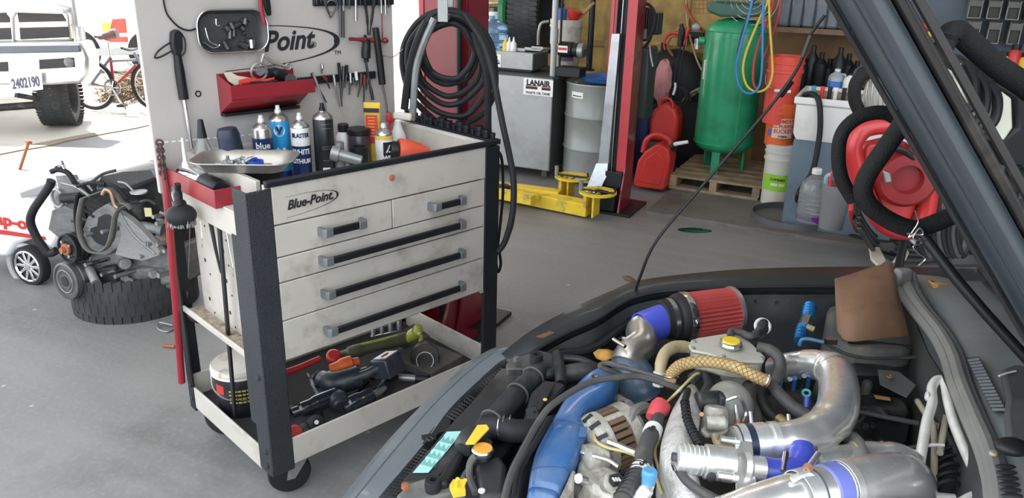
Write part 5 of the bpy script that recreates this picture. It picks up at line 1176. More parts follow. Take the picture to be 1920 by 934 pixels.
# pallet and green air tank
PW = mat('pallet_wood', (.27,.20,.12), .8, var=.3, scale=10, dirt=(.08,.06,.04), bump=.4)
pa = BK(1257,318,v=6.22); pb = BK(1428,318,v=6.22); zt3 = .155
pl = thing('pallet', 'weathered wooden pallet under the green air tank', 'pallet', ((pa.x+pb.x)/2, 6.6, SZ))
for i in range(6): y = 6.22+i*.16; part('deck_board', B().bx(pa.x, pb.x+.02, y, y+.11, .13, .15), PW, pl, bev=.003)
for x in (pa.x, (pa.x+pb.x)/2-.03, pb.x-.05): part('stringer', B().bx(x, x+.06, 6.22, 7.13, .052, .13), PW, pl, bev=.003)
for y in (6.22, 6.62, 7.02): part('bottom_board', B().bx(pa.x, pb.x, y, y+.1, SZ, .052), PW, pl)
GT = mat('green_tank', (.02,.30,.135), .33, var=.10, dirt=(.02,.10,.05), dscale=5, damt=.5, coat=.3)
vt = 6.62; l, r = BK(1303,262,v=vt), BK(1412,262,v=vt); R = (r.x-l.x)/2+.003; cx = (l.x+r.x)/2; zb = BK(1358,292,v=vt-.1).z; zt = BK(1385,33,v=vt).z
gt = thing('air_tank', 'tall green steel air receiver tank on the pallet', 'air tank', (cx, vt, .15))
e = [(R*math.sin(math.pi/2*i/8), R*.42*(1-math.cos(math.pi/2*i/8))) for i in range(9)]
prof = [(a, b) for a, b in e]+[(R, zt-zb-R*.42)]+[(a, zt-zb-b) for a, b in reversed(e)]
part('tank_shell', B().lathe((cx,vt,zb), (0,0,1), prof, 56), GT, gt)
part('weld_bead', B().torus((cx,vt,zb+R*.42), (0,0,1), R, .006, 48, 6), GT, gt); part('weld_bead', B().torus((cx,vt,zt-R*.42), (0,0,1), R, .006, 48, 6), GT, gt)
part('seam', B().cyl((cx+R*math.cos(-1.0),vt+R*math.sin(-1.0),zb+R*.45), (cx+R*math.cos(-1.0),vt+R*math.sin(-1.0),zt-R*.45), .004), GT, gt)
for a in (-1.65, .45, 2.5):
    q = V((cx+math.cos(a)*R*.72, vt+math.sin(a)*R*.72, 0)); part('foot', B().bar(q+V((0,0,.150)), q+V((0,0,zb+R*.30)), .07, .02, (math.cos(a), math.sin(a), 0)), GT, gt, bev=.003)
a = -2.8; q = V((cx+math.cos(a)*R, vt+math.sin(a)*R, BK(1322,75,v=vt).z)); part('side_port', B().cyl(q, q+V((-.05,-.01,0)), .03), GT, gt)
part('name_plate', patch(B(), (cx,vt,zb), R, (zt-zb)*.56, (zt-zb)*.70, facing((cx,vt,0))-1.12, .06), CANW, gt)
# junk on top of the tank
cg = thing('green_case', 'dark green plastic tray lying on top of the green air tank', 'case', (cx, vt, zt)); P = [BK(x,y,v=vt-.15) for x,y in ((1322,4),(1345,2),(1440,8),(1438,30),(1400,33),(1350,32),(1326,22))]
part('case_body', B().prism(P, (0,.30,0)), mat('case_green', (.05,.12,.09), .6), cg, bev=.02); part('case_rib', B().tube([P[1]+V((0,-.01,0)), P[2]+V((0,-.01,0))], .008, 6, sm=False), MATS['case_green'], cg)
wc = thing('wire_cage', 'small rusty wire cage hanging left of the green tray', 'wire cage', BK(1320,25,v=6.6))
for x in range(1303,1342,8): part('wire', B().cyl(BK(x,-20,v=6.5), BK(x,25,v=6.5), .003, n=5), MATS['rust'], wc)
for y in (0,8,16,25): part('wire', B().cyl(BK(1301,y,v=6.5), BK(1340,y,v=6.5), .003, n=5), MATS['rust'], wc)
fn = thing('fan_grille', 'grey wire fan guard at the top of the picture above the green tray', 'fan', BK(1405,0,v=6.5))
for r_ in (.05,.09,.13,.17,.21): part('guard_ring', B().torus(BK(1410,-5,v=6.45), (0.1,1,.1), r_, .004, 30, 5), GREYM, fn)
part('fan_hub', B().lathe(BK(1410,-5,v=6.45), (0,-1,0), [(.04,-.06),(.045,0),(.03,.02)], 18), GREYM, fn)
# air hoses hanging in loops
HC = [('blue', (.03,.20,.50)), ('yellow', (.60,.45,.06)), ('red', (.50,.03,.04)), ('dark red', (.33,.02,.03)), ('black', (.03,.04,.05))]
hs = [('blue', [(1432,-40),(1430,60),(1429,120),(1424,160),(1410,175),(1392,170),(1382,150),(1381,120),(1390,80),(1404,30),(1418,-30)]),
 ('yellow', [(1441,-40),(1443,40),(1447,100),(1448,140),(1438,165),(1418,172),(1400,160),(1393,130),(1400,95),(1420,45),(1440,0),(1444,-40)]),
 ('red', [(1452,-40),(1446,20),(1430,60),(1415,110),(1412,150),(1418,166),(1424,160)]),
 ('dark red', [(1466,-40),(1462,20),(1450,60),(1438,95),(1430,110)]),
 ('black', [(1420,-40),(1410,10),(1395,50),(1385,90),(1381,125)])]
for i, (nm, P) in enumerate(hs):
    solo('air_hose', B().tube([BK(x,y,v=6.02+.02*i) for x,y in P], .009, 8), mat('hose_'+nm.replace(' ','_'), dict(HC)[nm], .45), '%s air hose hanging in a loop before the green tank' % nm, 'hose')
# regulator, jumper cables and hoses on the wall left of the tank
rg = thing('air_regulator', 'air regulator with silver and black filters mounted on the wall', 'regulator', BK(1305,90,v=7.2))
part('regulator_body', B().box(BK(1304,66,v=7.2), (.16,.06,.05)), BLKPL, rg, bev=.008); part('filter_bowl', B().cyl(BK(1308,72,v=7.2), BK(1308,92,v=7.2), .034), STEEL, rg); part('filter_bowl', B().cyl(BK(1297,68,v=7.2), BK(1297,82,v=7.2), .026), BLKPL, rg)
part('dial', B().lathe(BK(1306,52,v=7.19), (0,-1,0), [(.04,0),(.04,.02),(.034,.024)], 20), GREYM, rg); part('knob', B().cyl(BK(1306,55,v=7.2), BK(1306,43,v=7.2), .018), GREYM, rg)
part('supply_pipe', B().tube([BK(1322,60,v=7.2), BK(1305,45,v=7.25), BK(1290,20,v=7.3), BK(1282,-20,v=7.35)], .014, 8), mat('hose_rust', (.30,.06,.03), .5), rg)
rl = thing('hose_manifold', 'red and black hose couplers left of the air regulator', 'coupler', BK(1278,85,v=7.1))
part('block', B().box(BK(1277,70,v=7.1), (.05,.05,.16)), BLKPL, rl, bev=.006); part('red_coupler', B().cyl(BK(1268,62,v=7.1), BK(1284,64,v=7.1), .022), REDPL, rl); part('red_hose', B().tube([BK(1268,62,v=7.1), BK(1255,64,v=7.1), BK(1247,75,v=7.1), BK(1246,90,v=7.1)], .014, 8), REDPL, rl); part('red_hose', B().tube([BK(1270,68,v=7.08), BK(1258,70,v=7.08), BK(1252,88,v=7.08), BK(1262,105,v=7.08)], .010, 8), MATS['rust'], rl); part('black_hose', B().tube([BK(1246,82,v=7.1), BK(1252,92,v=7.1), BK(1262,104,v=7.1)], .014, 8), BLKRB, rl)
for i, (P, m, nm) in enumerate(((((1293,52),(1288,62),(1283,84)), REDPL, 'red-handled jumper cable clamp hanging beside the regulator'), (((1277,45),(1280,60),(1276,86)), BLKPL, 'black-handled jumper cable clamp hanging beside the regulator'))):
    t = thing('jumper_clamp', nm, 'clamp', BK(*P[2],v=6.9)); part('clamp_handle', B().tube([BK(x,y,v=6.95-.02*i) for x,y in P], [.018,.020,.010], 10), m, t)
    part('cable', B().tube([BK(P[2][0],P[2][1],v=6.93), BK(1277-8*i,125,v=6.92), BK(1270-6*i,160,v=6.9), BK(1268,190,v=6.9)], .008, 8), BLKRB, t)
solo('tan_hose', B().tube([BK(1285,-40,v=7.3), BK(1288,30,v=7.3), BK(1294,70,v=7.15), BK(1306,110,v=7.0), BK(1320,140,v=6.95)], .008, 8), mat('hose_tan', (.40,.30,.12), .5), 'tan hose dropping from above past the regulator', 'hose')
solo('black_hook_bar', B().tube([BK(1242,80,v=7.2), BK(1240,120,v=7.15), BK(1232,170,v=7.1), BK(1230,220,v=7.1)], .014, 8), BLKPL, 'black bar hanging between the power unit and the pink rag', 'bar')
cr = thing('cable_reel', 'black coiled cable with white tips hanging before the sack', 'cable', BK(1270,190,v=6.7))
for i in range(3): part('cable_turn', B().torus(BK(1272+2*i,178+3*i,v=6.7), (.2,1,.1*i), .07+.012*i, .010, 20, 6), BLKRB, cr)
part('white_tip', B().tube([BK(1266,155,v=6.66), BK(1266,165,v=6.66), BK(1262,178,v=6.66)], .010, 8), CANW, cr)
for i in range(4): solo('pipe_offcut', B().tube([BK(1275+6*i,195-4*i,v=6.9), BK(1290+8*i,178-3*i,v=6.85), BK(1312,165+4*i,v=6.8)], .009, 8), (MATS['hose_tan'], GREYM, CANW, MATS['hose_tan'])[i], 'bent hose end sticking out between the sack and the green tank', 'hose end', 'hose ends behind the green tank')
# shelf with oil jugs
v0 = 6.95; a, b = BK(1440,56,v=v0), BK(1640,62,v=v0); zs = BK(1500,52,v=v0).z
solo('wooden_shelf', B().bx(a.x, b.x+.1, v0, 7.44, zs-.045, zs-.002), mat('shelf_wood', (.20,.12,.07), .7, var=.3, dirt=(.06,.04,.03)), 'brown wooden shelf holding grey oil jugs', 'shelf', bev=.003)
JG = mat('jug_grey', (.10,.115,.135), .35, var=.1, coat=.2)
jg = None
for i in range(7):
    x0 = BK(1455+i*23,50,v=v0+.05).x; wj = .098; zt_ = zs+.31
    if jg is None:
        jx = x0; jg = thing('oil_jug', 'dark grey oil jug standing in the row on the wooden shelf', 'jug', (x0+wj/2, v0+.15, zs), 'oil jugs on the wooden shelf')
        part('jug_body', B().bx(x0, x0+wj, v0+.04, v0+.26, zs, zt_-.06), JG, jg, bev=.02); part('jug_neck', B().cyl((x0+wj/2,v0+.1,zt_-.062), (x0+wj/2,v0+.1,zt_), .024), BLKPL, jg); part('jug_handle', B().tube([(x0+wj/2,v0+.22,zt_-.07),(x0+wj/2,v0+.24,zt_-.02),(x0+wj/2,v0+.14,zt_-.015)], .012, 8), JG, jg); part('jug_label', B().bx(x0+.018, x0+wj-.018, v0+.037, v0+.040, zs+.04, zs+.18), mat('jug_label', (.13,.15,.18), .5), jg)
    else: copytree(jg, FR @ Matrix.Translation((x0+wj/2, v0+.15, zs)))
# three buckets
def bucket(name, label, px0, px1, py0, py1, v, m, z0=None, cx=None, lid=False, lt=False):
    a, b = BK(px0,py1,v=v), BK(px1,py1,v=v); R = (b.x-a.x)/2; x = (a.x+b.x)/2; z = z0 if z0 is not None else a.z; h = BK(px0,py0,v=v).z-z
    t = thing(name, label, 'bucket', (x, v, z)); R1 = R*1.12
    part('bucket_body', B().ring((x,v,z), (0,0,1), [(.01,0),(R,0),(R1*.96,h*.76),(R1*1.04,h*.765),(R1*1.04,h*.80),(R1*.98,h*.81),(R1*.99,h*.89),(R1*1.05,h*.895),(R1*1.05,h*.915),(R1,h*.92),(R1*1.02,h),(R1*.96,h),(R*.95,.02),(.01,.02)], 40), m, t)
    return t, x, z, R, R1, h
v = 6.25; zf = SZ
t, x, z, R, R1, h = bucket('lime_label_bucket', 'translucent white bucket with lime green label at the bottom of the stack', 1429, 1484, 268, 352, v, mat('bucket_white', (.62,.60,.54), .4, var=.04, dirt=(.45,.30,.12), dscale=2.5, damt=.5), zf)
fa = facing((x,v,0)); part('lime_label', patch(B(), (x,v,z), R*1.075, h*.26, h*.54, fa, 1.1), mat('lime_label', (.30,.62,.03), .5), t); t1 = B(); wrap(t1, 'i-green', (x,v,z), R*1.08, h*.46, fa-.05, .040, bold=.0008, shear=.3); part('lettering', t1, INK, t); t2 = B(); patch(t2, (x,v,z), R*1.08, h*.35, h*.39, fa-.2, .22); patch(t2, (x,v,z), R*1.08, h*.35, h*.39, fa+.28, .18); part('white_print', t2, PAPER, t)
part('lid', B().lathe((x,v,z+h*.98), (0,0,1), [(R1*1.05,0),(R1*1.06,.02),(R1*.98,.025),(R1*.5,.022)], 36), MATS['bucket_white'], t)
z2 = z+h+.006
t, x, z, R, R1, h = bucket('orange_bucket', 'orange hardware store bucket with a white printed panel, middle of the stack', 1432, 1484, 188, 272, v, mat('bucket_orange', (.72,.13,.03), .4, var=.04), z2)
part('printed_panel', patch(B(), (x,v,z), R*1.085, h*.20, h*.66, fa+.22, .72), mat('panel_white', (.70,.55,.48), .5), t)
for i, (s, sz) in enumerate((("HOMER'S", .042), ('ALL-PURPOSE', .036), ('BUCKET', .042), ('5 Gallons', .018))): tt = B(); wrap(tt, s, (x,v,z), R*1.09, h*(.59-.115*i), fa+.26, sz, bold=.001, sx=.95); part('lettering', tt, mat('panel_orange', (.60,.06,.02), .5) if i < 3 else INK, t)
tt = patch(B(), (x,v,z), R*1.09, h*.24, h*.40, fa-.72, .11); part('blue_mark', tt, BLUEPL, t)
z2 = z+h-.16
t, x, z, R, R1, h = bucket('red_bucket', 'faded red bucket nested at the top of the stack', 1434, 1494, 102, 190, v, mat('bucket_red', (.68,.075,.05), .4, var=.06), z2)
part('bail', B().tube([(x-R1*1.0,v,z+h*.78),(x-R1*.9,v-R1*.5,z+h*.60),(x-R1*.2,v-R1*1.08,z+h*.52),(x+R1*.4,v-R1*1.02,z+h*.52)], .005, 6), STEEL, t); part('grip', B().tube([(x-.04,v-R1*1.09,z+h*.515),(x+.08,v-R1*1.07,z+h*.515)], .012, 8, sm=False), CANW, t)
# dark bottles on the plywood ledge behind
zz = .95; lg0, lg1 = BK(1490,180,v=6.9), BK(1620,180,v=6.9)
solo('wall_bench', B().bx(lg0.x, lg1.x+.3, 6.75, 7.40, .80, .84).bx(lg0.x, lg0.x+.05, 6.8, 7.38, SZ, .80).bx(lg1.x+.2, lg1.x+.25, 6.8, 7.38, SZ, .80), MATS['dark_wood'], 'dark wooden bench behind the white wash tub', 'bench')
for i in range(7):
    x = BK(1500+i*17,150,v=7.0+.05*(i%2)).x; hh = .26+.05*((i*5)%3)
    t = thing('black_bottle', 'black plastic bottle standing in shadow on the dark bench', 'bottle', (x,7.0,.84), 'black bottles on the dark bench'); part('bottle_body', B().lathe((x,7.0+.05*(i%2),.84), (0,0,1), [(.05,0),(.055,.02),(.055,hh*.7),(.02,hh*.85),(.02,hh)], 20), BLKPL, t)
def jug(name, label, px0, px1, py0, py1, v, m, mcap, mlab=None):
    a, b = BK(px0,(py0+py1)/2,v=v), BK(px1,(py0+py1)/2,v=v); x = (a.x+b.x)/2; w = (b.x-a.x)/2; z = BK(px0,py1,v=v).z; h = BK(px1,py0,v=v).z-z; t = thing(name, label, 'jug', (x,v,z))
    part('jug_body', B().lathe((x,v,z), (0,0,1), [(w*.92,0),(w,.012),(w,h*.62),(w*.85,h*.75),(w*.35,h*.87),(w*.30,h*.90)], 24), m, t); part('cap', B().lathe((x,v,z+h*.90), (0,0,1), [(w*.36,0),(w*.36,h*.08),(w*.3,h*.1)], 18), mcap, t)
    if mlab: part('label_wrap', patch(B(), (x,v,z), w, h*.15, h*.5, facing((x,v,0)), 1.2), mlab, t)
    part('handle', B().tube([(x+w*.5,v-w*.5,z+h*.80),(x+w*1.0,v-w*.6,z+h*.78),(x+w*1.0,v-w*.6,z+h*.55)], w*.13, 8), m, t); return t
jug('washer_fluid_jug', 'clear jug with blue label standing behind the white tub', 1552, 1584, 130, 172, 6.3, mat('jug_clear', (.50,.56,.62), .2, trans=.4), CANW, BLUEPL)
jug('white_jug', 'small white jug right of the blue labelled jug', 1580, 1606, 138, 174, 6.25, CANW, BLKPL)
# wash tub on blue grey cabinet
vv = 5.62; a, b = BK(1477,385,v=vv), BK(1640,400,v=vv); zc = BK(1489,262,v=vv).z; zt = BK(1489,180,v=vv).z; x0 = BK(1482,300,v=vv).x; x1 = x0+.72
tu = thing('wash_tub', 'white plastic wash tub with coloured taps on a blue grey cabinet', 'wash tub', (x0+.36, vv+.3, SZ))
CB = mat('cabinet_blue', (.115,.155,.20), .5, var=.1, dirt=(.06,.07,.08), dscale=6)
part('cabinet', B().bx(x0, x1, vv+.02, vv+.55, SZ, zc), CB, tu, bev=.004)
P = [(x0-.01,vv-.01),(x1+.01,vv-.01),(x1+.01,vv+.60),(x0-.01,vv+.60)]; cx, cy = x0+.36, vv+.29
rows = []
def rl(s, z): return [V((cx+(px-cx)*s, cy+(py-cy)*s, z)) for px, py in P]
Rr = [rl(.94,zc), rl(1.0,zc+.05), rl(1.02,zt-.05), rl(1.06,zt-.045), rl(1.06,zt), rl(.99,zt), rl(.92,zc+.05)]
bb2 = B().add([p for r in Rr for p in r], [(j*4+i, j*4+(i+1)%4, (j+1)*4+(i+1)%4, (j+1)*4+i) for j in range(6) for i in range(4)]+[(0,1,2,3),(24,25,26,27)])
part('tub', bb2, mat('tub_white', (.66,.66,.63), .35, var=.04, dirt=(.35,.30,.24), dscale=5, damt=.4), tu, bev=.018)
part('sludge', B().bx(x0+.03, x1-.03, vv+.03, vv+.55, zt-.05, zt-.02), MATS['gritty_ledge'], tu)
for i, (px, m) in enumerate(((1524, mat('teal_tap', (.03,.25,.35), .4)), (1541, REDPL), (1555, BLKPL), (1566, CANW), (1582, BLKPL))):
    c = BK(px, 178, v=vv+.12); part('tap', B().cyl((c.x,vv+.12,zt-.03), (c.x,vv+.12,zt+.05), .014).box((c.x,vv+.12,zt+.055), (.030,.03,.02)), m, tu)
hp = [(1508,178,vv+.1),(1522,176,vv+.02),(1534,186,vv-.04),(1538,215,vv-.06),(1536,260,vv-.06),(1524,320,vv-.08)]
solo('drain_hose', B().tube([BK(a,b,v=c) for a,b,c in hp]+[BK(1508,345,v=vv-.10), BK(1496,368,v=5.45), BK(1500,390,z=.05), BK(1520,405,z=.045), BK(1560,425,z=.045), BK(1610,447,z=.03), BK(1660,455,z=.025), BK(1700,450,z=.025)], .019, 10), BLKRB, 'thick black hose running from the wash tub down across the floor', 'hose')
# jugs on floor
pj = jug('clear_jug', 'clear ribbed water jug with a little purple fluid on the slab', 1498, 1552, 318, 411, 5.30, CLR, CANW)
a = BK(1525,411,v=5.30); part('purple_fluid', B().lathe((a.x,5.30,a.z+.004), (0,0,1), [(.085,0),(.088,.03)], 24), mat('purple_fluid', (.20,.03,.30), .1, trans=.3), pj)
for k in range(5): part('rib', B().torus((BK(1525,411,v=5.30).x,5.30,a.z+.06+k*.03), (0,0,1), .098, .004, 24, 6), CLR, pj)
a, b = BK(1537,370,v=5.12), BK(1597,370,v=5.12); x = (a.x+b.x)/2; z = BK(1565,428,v=5.12).z; h = BK(1565,335,v=5.12).z-z; w = (b.x-a.x)/2
wc = thing('watering_can', 'grey plastic oil can with wide mouth and blue grey handle beside the clear jug', 'oil can', (x,5.12,z)); CANG = mat('can_grey', (.17,.175,.18), .45, dirt=(.08,.08,.08))
part('can_body', B().ring((x,5.12,z), (0,0,1), [(.01,0),(w*.78,0),(w*.98,h*.72),(w*1.0,h*.9),(w*.95,h*.9),(w*.7,.02),(.01,.02)], 30), CANG, wc); part('handle', B().tube([(x-w*.7,5.10,z+h*.80),(x-w*.75,5.08,z+h*1.05),(x-w*.2,5.08,z+h*1.12),(x+w*.4,5.10,z+h*1.08),(x+w*.6,5.10,z+h*.9)], .014, 8), mat('handle_bluegrey', (.28,.36,.44), .4), wc); part('inner_red', B().ell((x+.02,5.12,z+h*.82), (w*.7,w*.7,.03)), mat('dark_red2', (.18,.02,.02), .5), wc)
# steel strap hoops on the slab
for i, (x0, x1, y0, y1, lb) in enumerate(((1414,1556,385,436,'large flat steel hoop lying on the slab before the clear jug'),(1428,1500,361,388,'smaller steel hoop lying behind the large hoop'))):
    c = BK((x0+x1)/2, (y0+y1)/2, z=SZ); R = (BK(x1,(y0+y1)/2,z=SZ)-BK(x0,(y0+y1)/2,z=SZ)).length/2
    solo('steel_hoop', B().ring((c.x,c.y,SZ), (0,0,1), [(R-.006,0),(R,0),(R,.045),(R-.006,.045)], 48), mat('hoop_grey', (.13,.135,.14), .5, metal=.4), lb, 'hoop')
# ---- small parts bins at the top right
v0 = 7.25; BN = mat('bin_grey', (.24,.235,.215), .55, var=.12, dirt=(.1,.09,.08), dscale=12)
rows = [(1818,43,-38,36),(1806,40,0,0)]
bn = None
for j, (y0_, y1_) in enumerate(((-42,-6),(-2,34),(38,80))):
    for i in range(4):
        px = 1808+(4 if j == 1 else 0)+i*(36+3*(j==2)); a, b = BK(px, y1_+i*1.6, v=v0), BK(px+36, y0_+i*1.6, v=v0); w = b.x-a.x-.006; h = b.z-a.z
        if bn is None or True:
            t = thing('parts_bin', 'worn grey open-fronted parts bin in the rack on the blue grey panel', 'parts bin', (a.x+w/2, v0+.1, a.z), 'parts bins on the blue grey panel')
            x = a.x; z = a.z
            part('bin_body', B().bx(x, x+.008, v0, v0+.18, z, z+h*.95).bx(x+w-.008, x+w, v0, v0+.18, z, z+h*.95).bx(x, x+w, v0+.17, v0+.18, z, z+h*.95).bx(x, x+w, v0, v0+.18, z, z+.008), BN, t, bev=.002)
            part('bin_front', B().prism([(x,v0,z+h*.62),(x+w,v0,z+h*.62),(x+w*.92,v0-.035,z+h*.92),(x+w*.08,v0-.035,z+h*.92)], (0,.008,0)), BN, t); part('front_window', B().bx(x+.01, x+w-.01, v0+.03, v0+.035, z+.01, z+h*.6), mat('bin_dark', (.03,.028,.026), .6), t); bn = t
# yellow duster, white card, price sticker
ch = thing('yellow_ornament', 'small yellow and red ornament on a hook right of the white card', 'ornament', BK(1738,70,v=7.3)); part('yellow_bag', B().prism([BK(x,y,v=7.3) for x,y in ((1730,55),(1745,50),(1748,68),(1738,74))], (0,.05,0)), YEL, ch, bev=.01); part('red_ball', B().ell(BK(1736,50,v=7.3), (.045,.045,.045)), REDPL, ch); part('leaf', B().ell(BK(1744,36,v=7.3), (.03,.01,.04)), YEL, ch); part('loop', B().torus(BK(1741,42,v=7.3), (0,1,0), .03, .006), BLKPL, ch)
solo('white_card', B().prism([BK(x,y,v=7.40) for x,y in ((1680,-20),(1708,-20),(1707,8),(1702,22),(1690,10))], (0,.004,0)), PAPER, 'white card pinned high on the blue grey panel', 'card')
st = thing('shelf_tag', 'white price card with black print hanging right of the bonnet edge', 'card', BK(1780,145,v=7.3)); part('card', B().prism([BK(x,y,v=7.3) for x,y in ((1766,109),(1795,109),(1792,146),(1780,142))], (0,.004,0)), PAPER, st); part('print', B().prism([BK(x,y,v=7.296) for x,y in ((1782,112),(1794,112),(1793,122),(1783,122))], (0,.002,0)), INK, st)
# bottles at far right on a shelf
zs2 = BK(1905,150,v=7.1).z; p = BK(1790,150,v=7.05)
solo('narrow_shelf', B().bx(p.x, p.x+2.0, 7.0, 7.43, zs2-.04, zs2), BLKPL, 'dark narrow shelf at the right below the parts bins', 'shelf')
for i, (px, m, hh) in enumerate(((1876,CANW,.20),(1896,REDPL,.26),(1917,YEL,.20),(1864,BLKPL,.16),(1850,BLKPL,.18))):
    x = BK(px,130,v=7.15).x; t = thing('spray_bottle', ('white bottle between the black and red cans on the narrow shelf','red and yellow spray can on the narrow shelf','yellow can at the right edge of the picture','short black can on the narrow shelf','leftmost black can on the narrow shelf')[i], 'bottle', (x,7.15,zs2)); part('can_body', B().lathe((x,7.15,zs2), (0,0,1), [(.045,0),(.047,.01),(.047,hh*.75),(.03,hh*.85)], 20), m, t); part('cap', B().lathe((x,7.15,zs2+hh*.85), (0,0,1), [(.032,0),(.032,hh*.15)], 16), BLKPL, t)
    if i == 1: part('label_wrap', patch(B(), (x,7.15,zs2), .0472, .03, .10, facing((x,7.15,0)), 1.4), YEL, t)
# floor marks
setfr()
pd = B().ell(W(1303,432,.001), (.11,.055,.0015), n=24, m=6); pd.v = [W(1303,432,.001)+(v-W(1303,432,.001))*(1+.25*math.sin(3*math.atan2(v.y-5,v.x))) for v in pd.v]
solo('coolant_puddle', pd, mat('puddle_green', (.018,.045,.035), .05, spec=.8), 'small dark green puddle on the concrete before the slab', 'puddle')
LEAF = mat('dry_leaf', (.40,.20,.05), .8, var=.35, scale=30)
def leaf(P, label, m=LEAF, dz=.004, name='dry_leaf'):
    P = [V(p) for p in P]; c = sum(P, V())/len(P); c.z += dz; n = len(P)
    o = solo(name, B().add(P+[c], [(i, (i+1) % n, n) for i in range(n)]), m, label, 'leaf', solid=.0015); return o
leaf([W(1167,519,.004), W(1178,517,.012), W(1190,524,.006), W(1198,531,.004), W(1182,528,.004), W(1170,524,.003)], 'curled brown leaf on the concrete behind the fender', mat('brown_leaf', (.12,.07,.04), .8), .01)
# ------------------------------------------------------------------ the car with its bonnet up
setfr()
BODY = mat('car_paint', (.012,.016,.018), .38, var=.1, coat=.12, dirt=(.035,.04,.04), dscale=4, damt=.4, dlo=.5, dhi=.8)
BUMP = mat('bumper_paint', (.105,.120,.135), .4, var=.1, coat=.3, dirt=(.18,.19,.20), dscale=5, damt=.7, dlo=.5, dhi=.75)
PLD = mat('bay_plastic', (.017,.019,.022), .5, var=.25, dirt=(.11,.105,.095), dscale=7, damt=.7)
BAY = mat('bay_metal', (.018,.022,.023), .5, var=.15, dirt=(.06,.058,.05), dscale=5, damt=.7)
DUST = mat('dusty_metal', (.10,.105,.10), .6, var=.15, dirt=(.25,.22,.17), dscale=8, damt=.7)
HOSE = mat('hose_grey', (.055,.054,.054), .6, var=.15, dirt=(.16,.14,.11), dscale=14)
COWL = mat('cowl_plastic', (.125,.142,.148), .5, var=.12, dirt=(.22,.22,.20), dscale=4, damt=.6)
SEAL = mat('seal_rubber', (.19,.19,.18), .6, var=.12, dirt=(.26,.24,.20), dscale=7, damt=.6)
ALS = mat('satin_alu', (.88,.88,.86), .34, metal=.75, var=.06, dirt=(.4,.37,.3), dscale=18, damt=.4)
CHP = mat('polished_pipe', (.90,.89,.87), .27, metal=.8, var=.06, rvar=.08, scale=9, dirt=(.35,.30,.24), dscale=9, damt=.45, dlo=.5, dhi=.75)
car = thing('car', 'dark green car with raised bonnet showing a turbocharged engine bay with red cone filter', 'car', (.6, 1.4, 0))
def cp(name, mb, m, par=None, **k): return part(name, mb, m, par or car, **k)
def path(P): return [W(*p) for p in P]
def rowsZ(*R): return [path(r) for r in R]
def shift(P, dx=0, dy=0, dz=0): return [p+V((dx,dy,dz)) for p in P]
def sp(P, k=4): return spline(P, k)
# --- far fender
out = sp(path([(935,668,.735),(985,628,.79),(1040,595,.82),(1100,566,.845),(1153,543,.86),(1195,527,.875),(1290,514,.90),(1400,505,.92),(1550,501,.94),(1700,501,.955),(1870,506,.97)]))
inn = sp(path([(962,690,.735),(1000,662,.77),(1060,628,.80),(1122,600,.825),(1165,572,.84),(1200,557,.855),(1262,547,.87),(1400,541,.895),(1550,540,.915),(1700,540,.93),(1870,540,.95)]))
mid = [(a*.35+b*.65)+V((0,0,.004)) for a, b in zip(out, inn)]
fe = cp('fender', B().grid([shift(out,0,.10,-.50), shift(out,0,.085,-.25), shift(out,0,.06,-.09), shift(out,0,.02,-.012), out, mid, inn, shift(inn,0,.0,-.03)]), BODY, solid=.002, smooth=60)
cp('fender_lip', B().tube([V(p)+V((0,0,.004)) for p in inn[::4]], .005, 6), BLKRB, fe)
# inner fender wall and floor of the bay
cp('inner_fender', B().grid([shift(inn,0,0,-.02), shift(inn,0.0,.0,-.12), shift(inn,.0,-.03,-.26), shift(inn,0,-.08,-.50)]), BAY, solid=.002, smooth=60)
cp('undertray', B().add([(-.25,.35,.30),(1.25,.35,.30),(1.35,2.12,.34),(.0,1.95,.34)], [(0,1,2,3)]), BLKPL, solid=.01)
cp('firewall', B().add([W(1700,560,.90), W(1740,660,.90), W(1830,800,.92), W(1850,940,.92), W(1850,940,.92)+V((-.05,0,-.55)), W(1830,800,.92)+V((-.05,0,-.55)), W(1740,660,.90)+V((-.05,0,-.55)), W(1700,560,.90)+V((-.05,0,-.55))], [(0,1,6,7),(1,2,5,6),(2,3,4,5)]), BAY, solid=.004)
for (x, y, z, r) in ((1465,596,.80,.013),(1414,563,.86,.004),(1452,565,.86,.005),(1482,560,.87,.004),(1520,556,.88,.005)):
    c = W(x, y, z); cp('wall_hole', B().lathe(c, (.0,-.95,.3), [(r,-.01),(r,.010),(r*.8,.012),(r*.75,.0)], 14), INK if r > .01 else STEEL)
# strut tower ledge (dusty)
cp('strut_tower', B().prism(path([(1558,545,.88),(1700,545,.88),(1722,640,.86),(1700,665,.84),(1590,655,.83),(1545,635,.82),(1550,590,.85)]), (0,0,-.25)), DUST, bev=.02)
cp('ledge_edge', B().tube(path([(1590,640,.84),(1650,645,.84),(1732,655,.85)]), .006, 6), BLKRB)
cp('fuse_box', B().prism(path([(1588,648,.80),(1728,655,.82),(1735,700,.80),(1600,698,.79)]), (0,0,-.14)), PLD, bev=.01)
cp('brake_line', B().tube(path([(1540,640,.86),(1600,668,.84),(1680,672,.84),(1735,668,.85)]), .004, 6), HOSE)
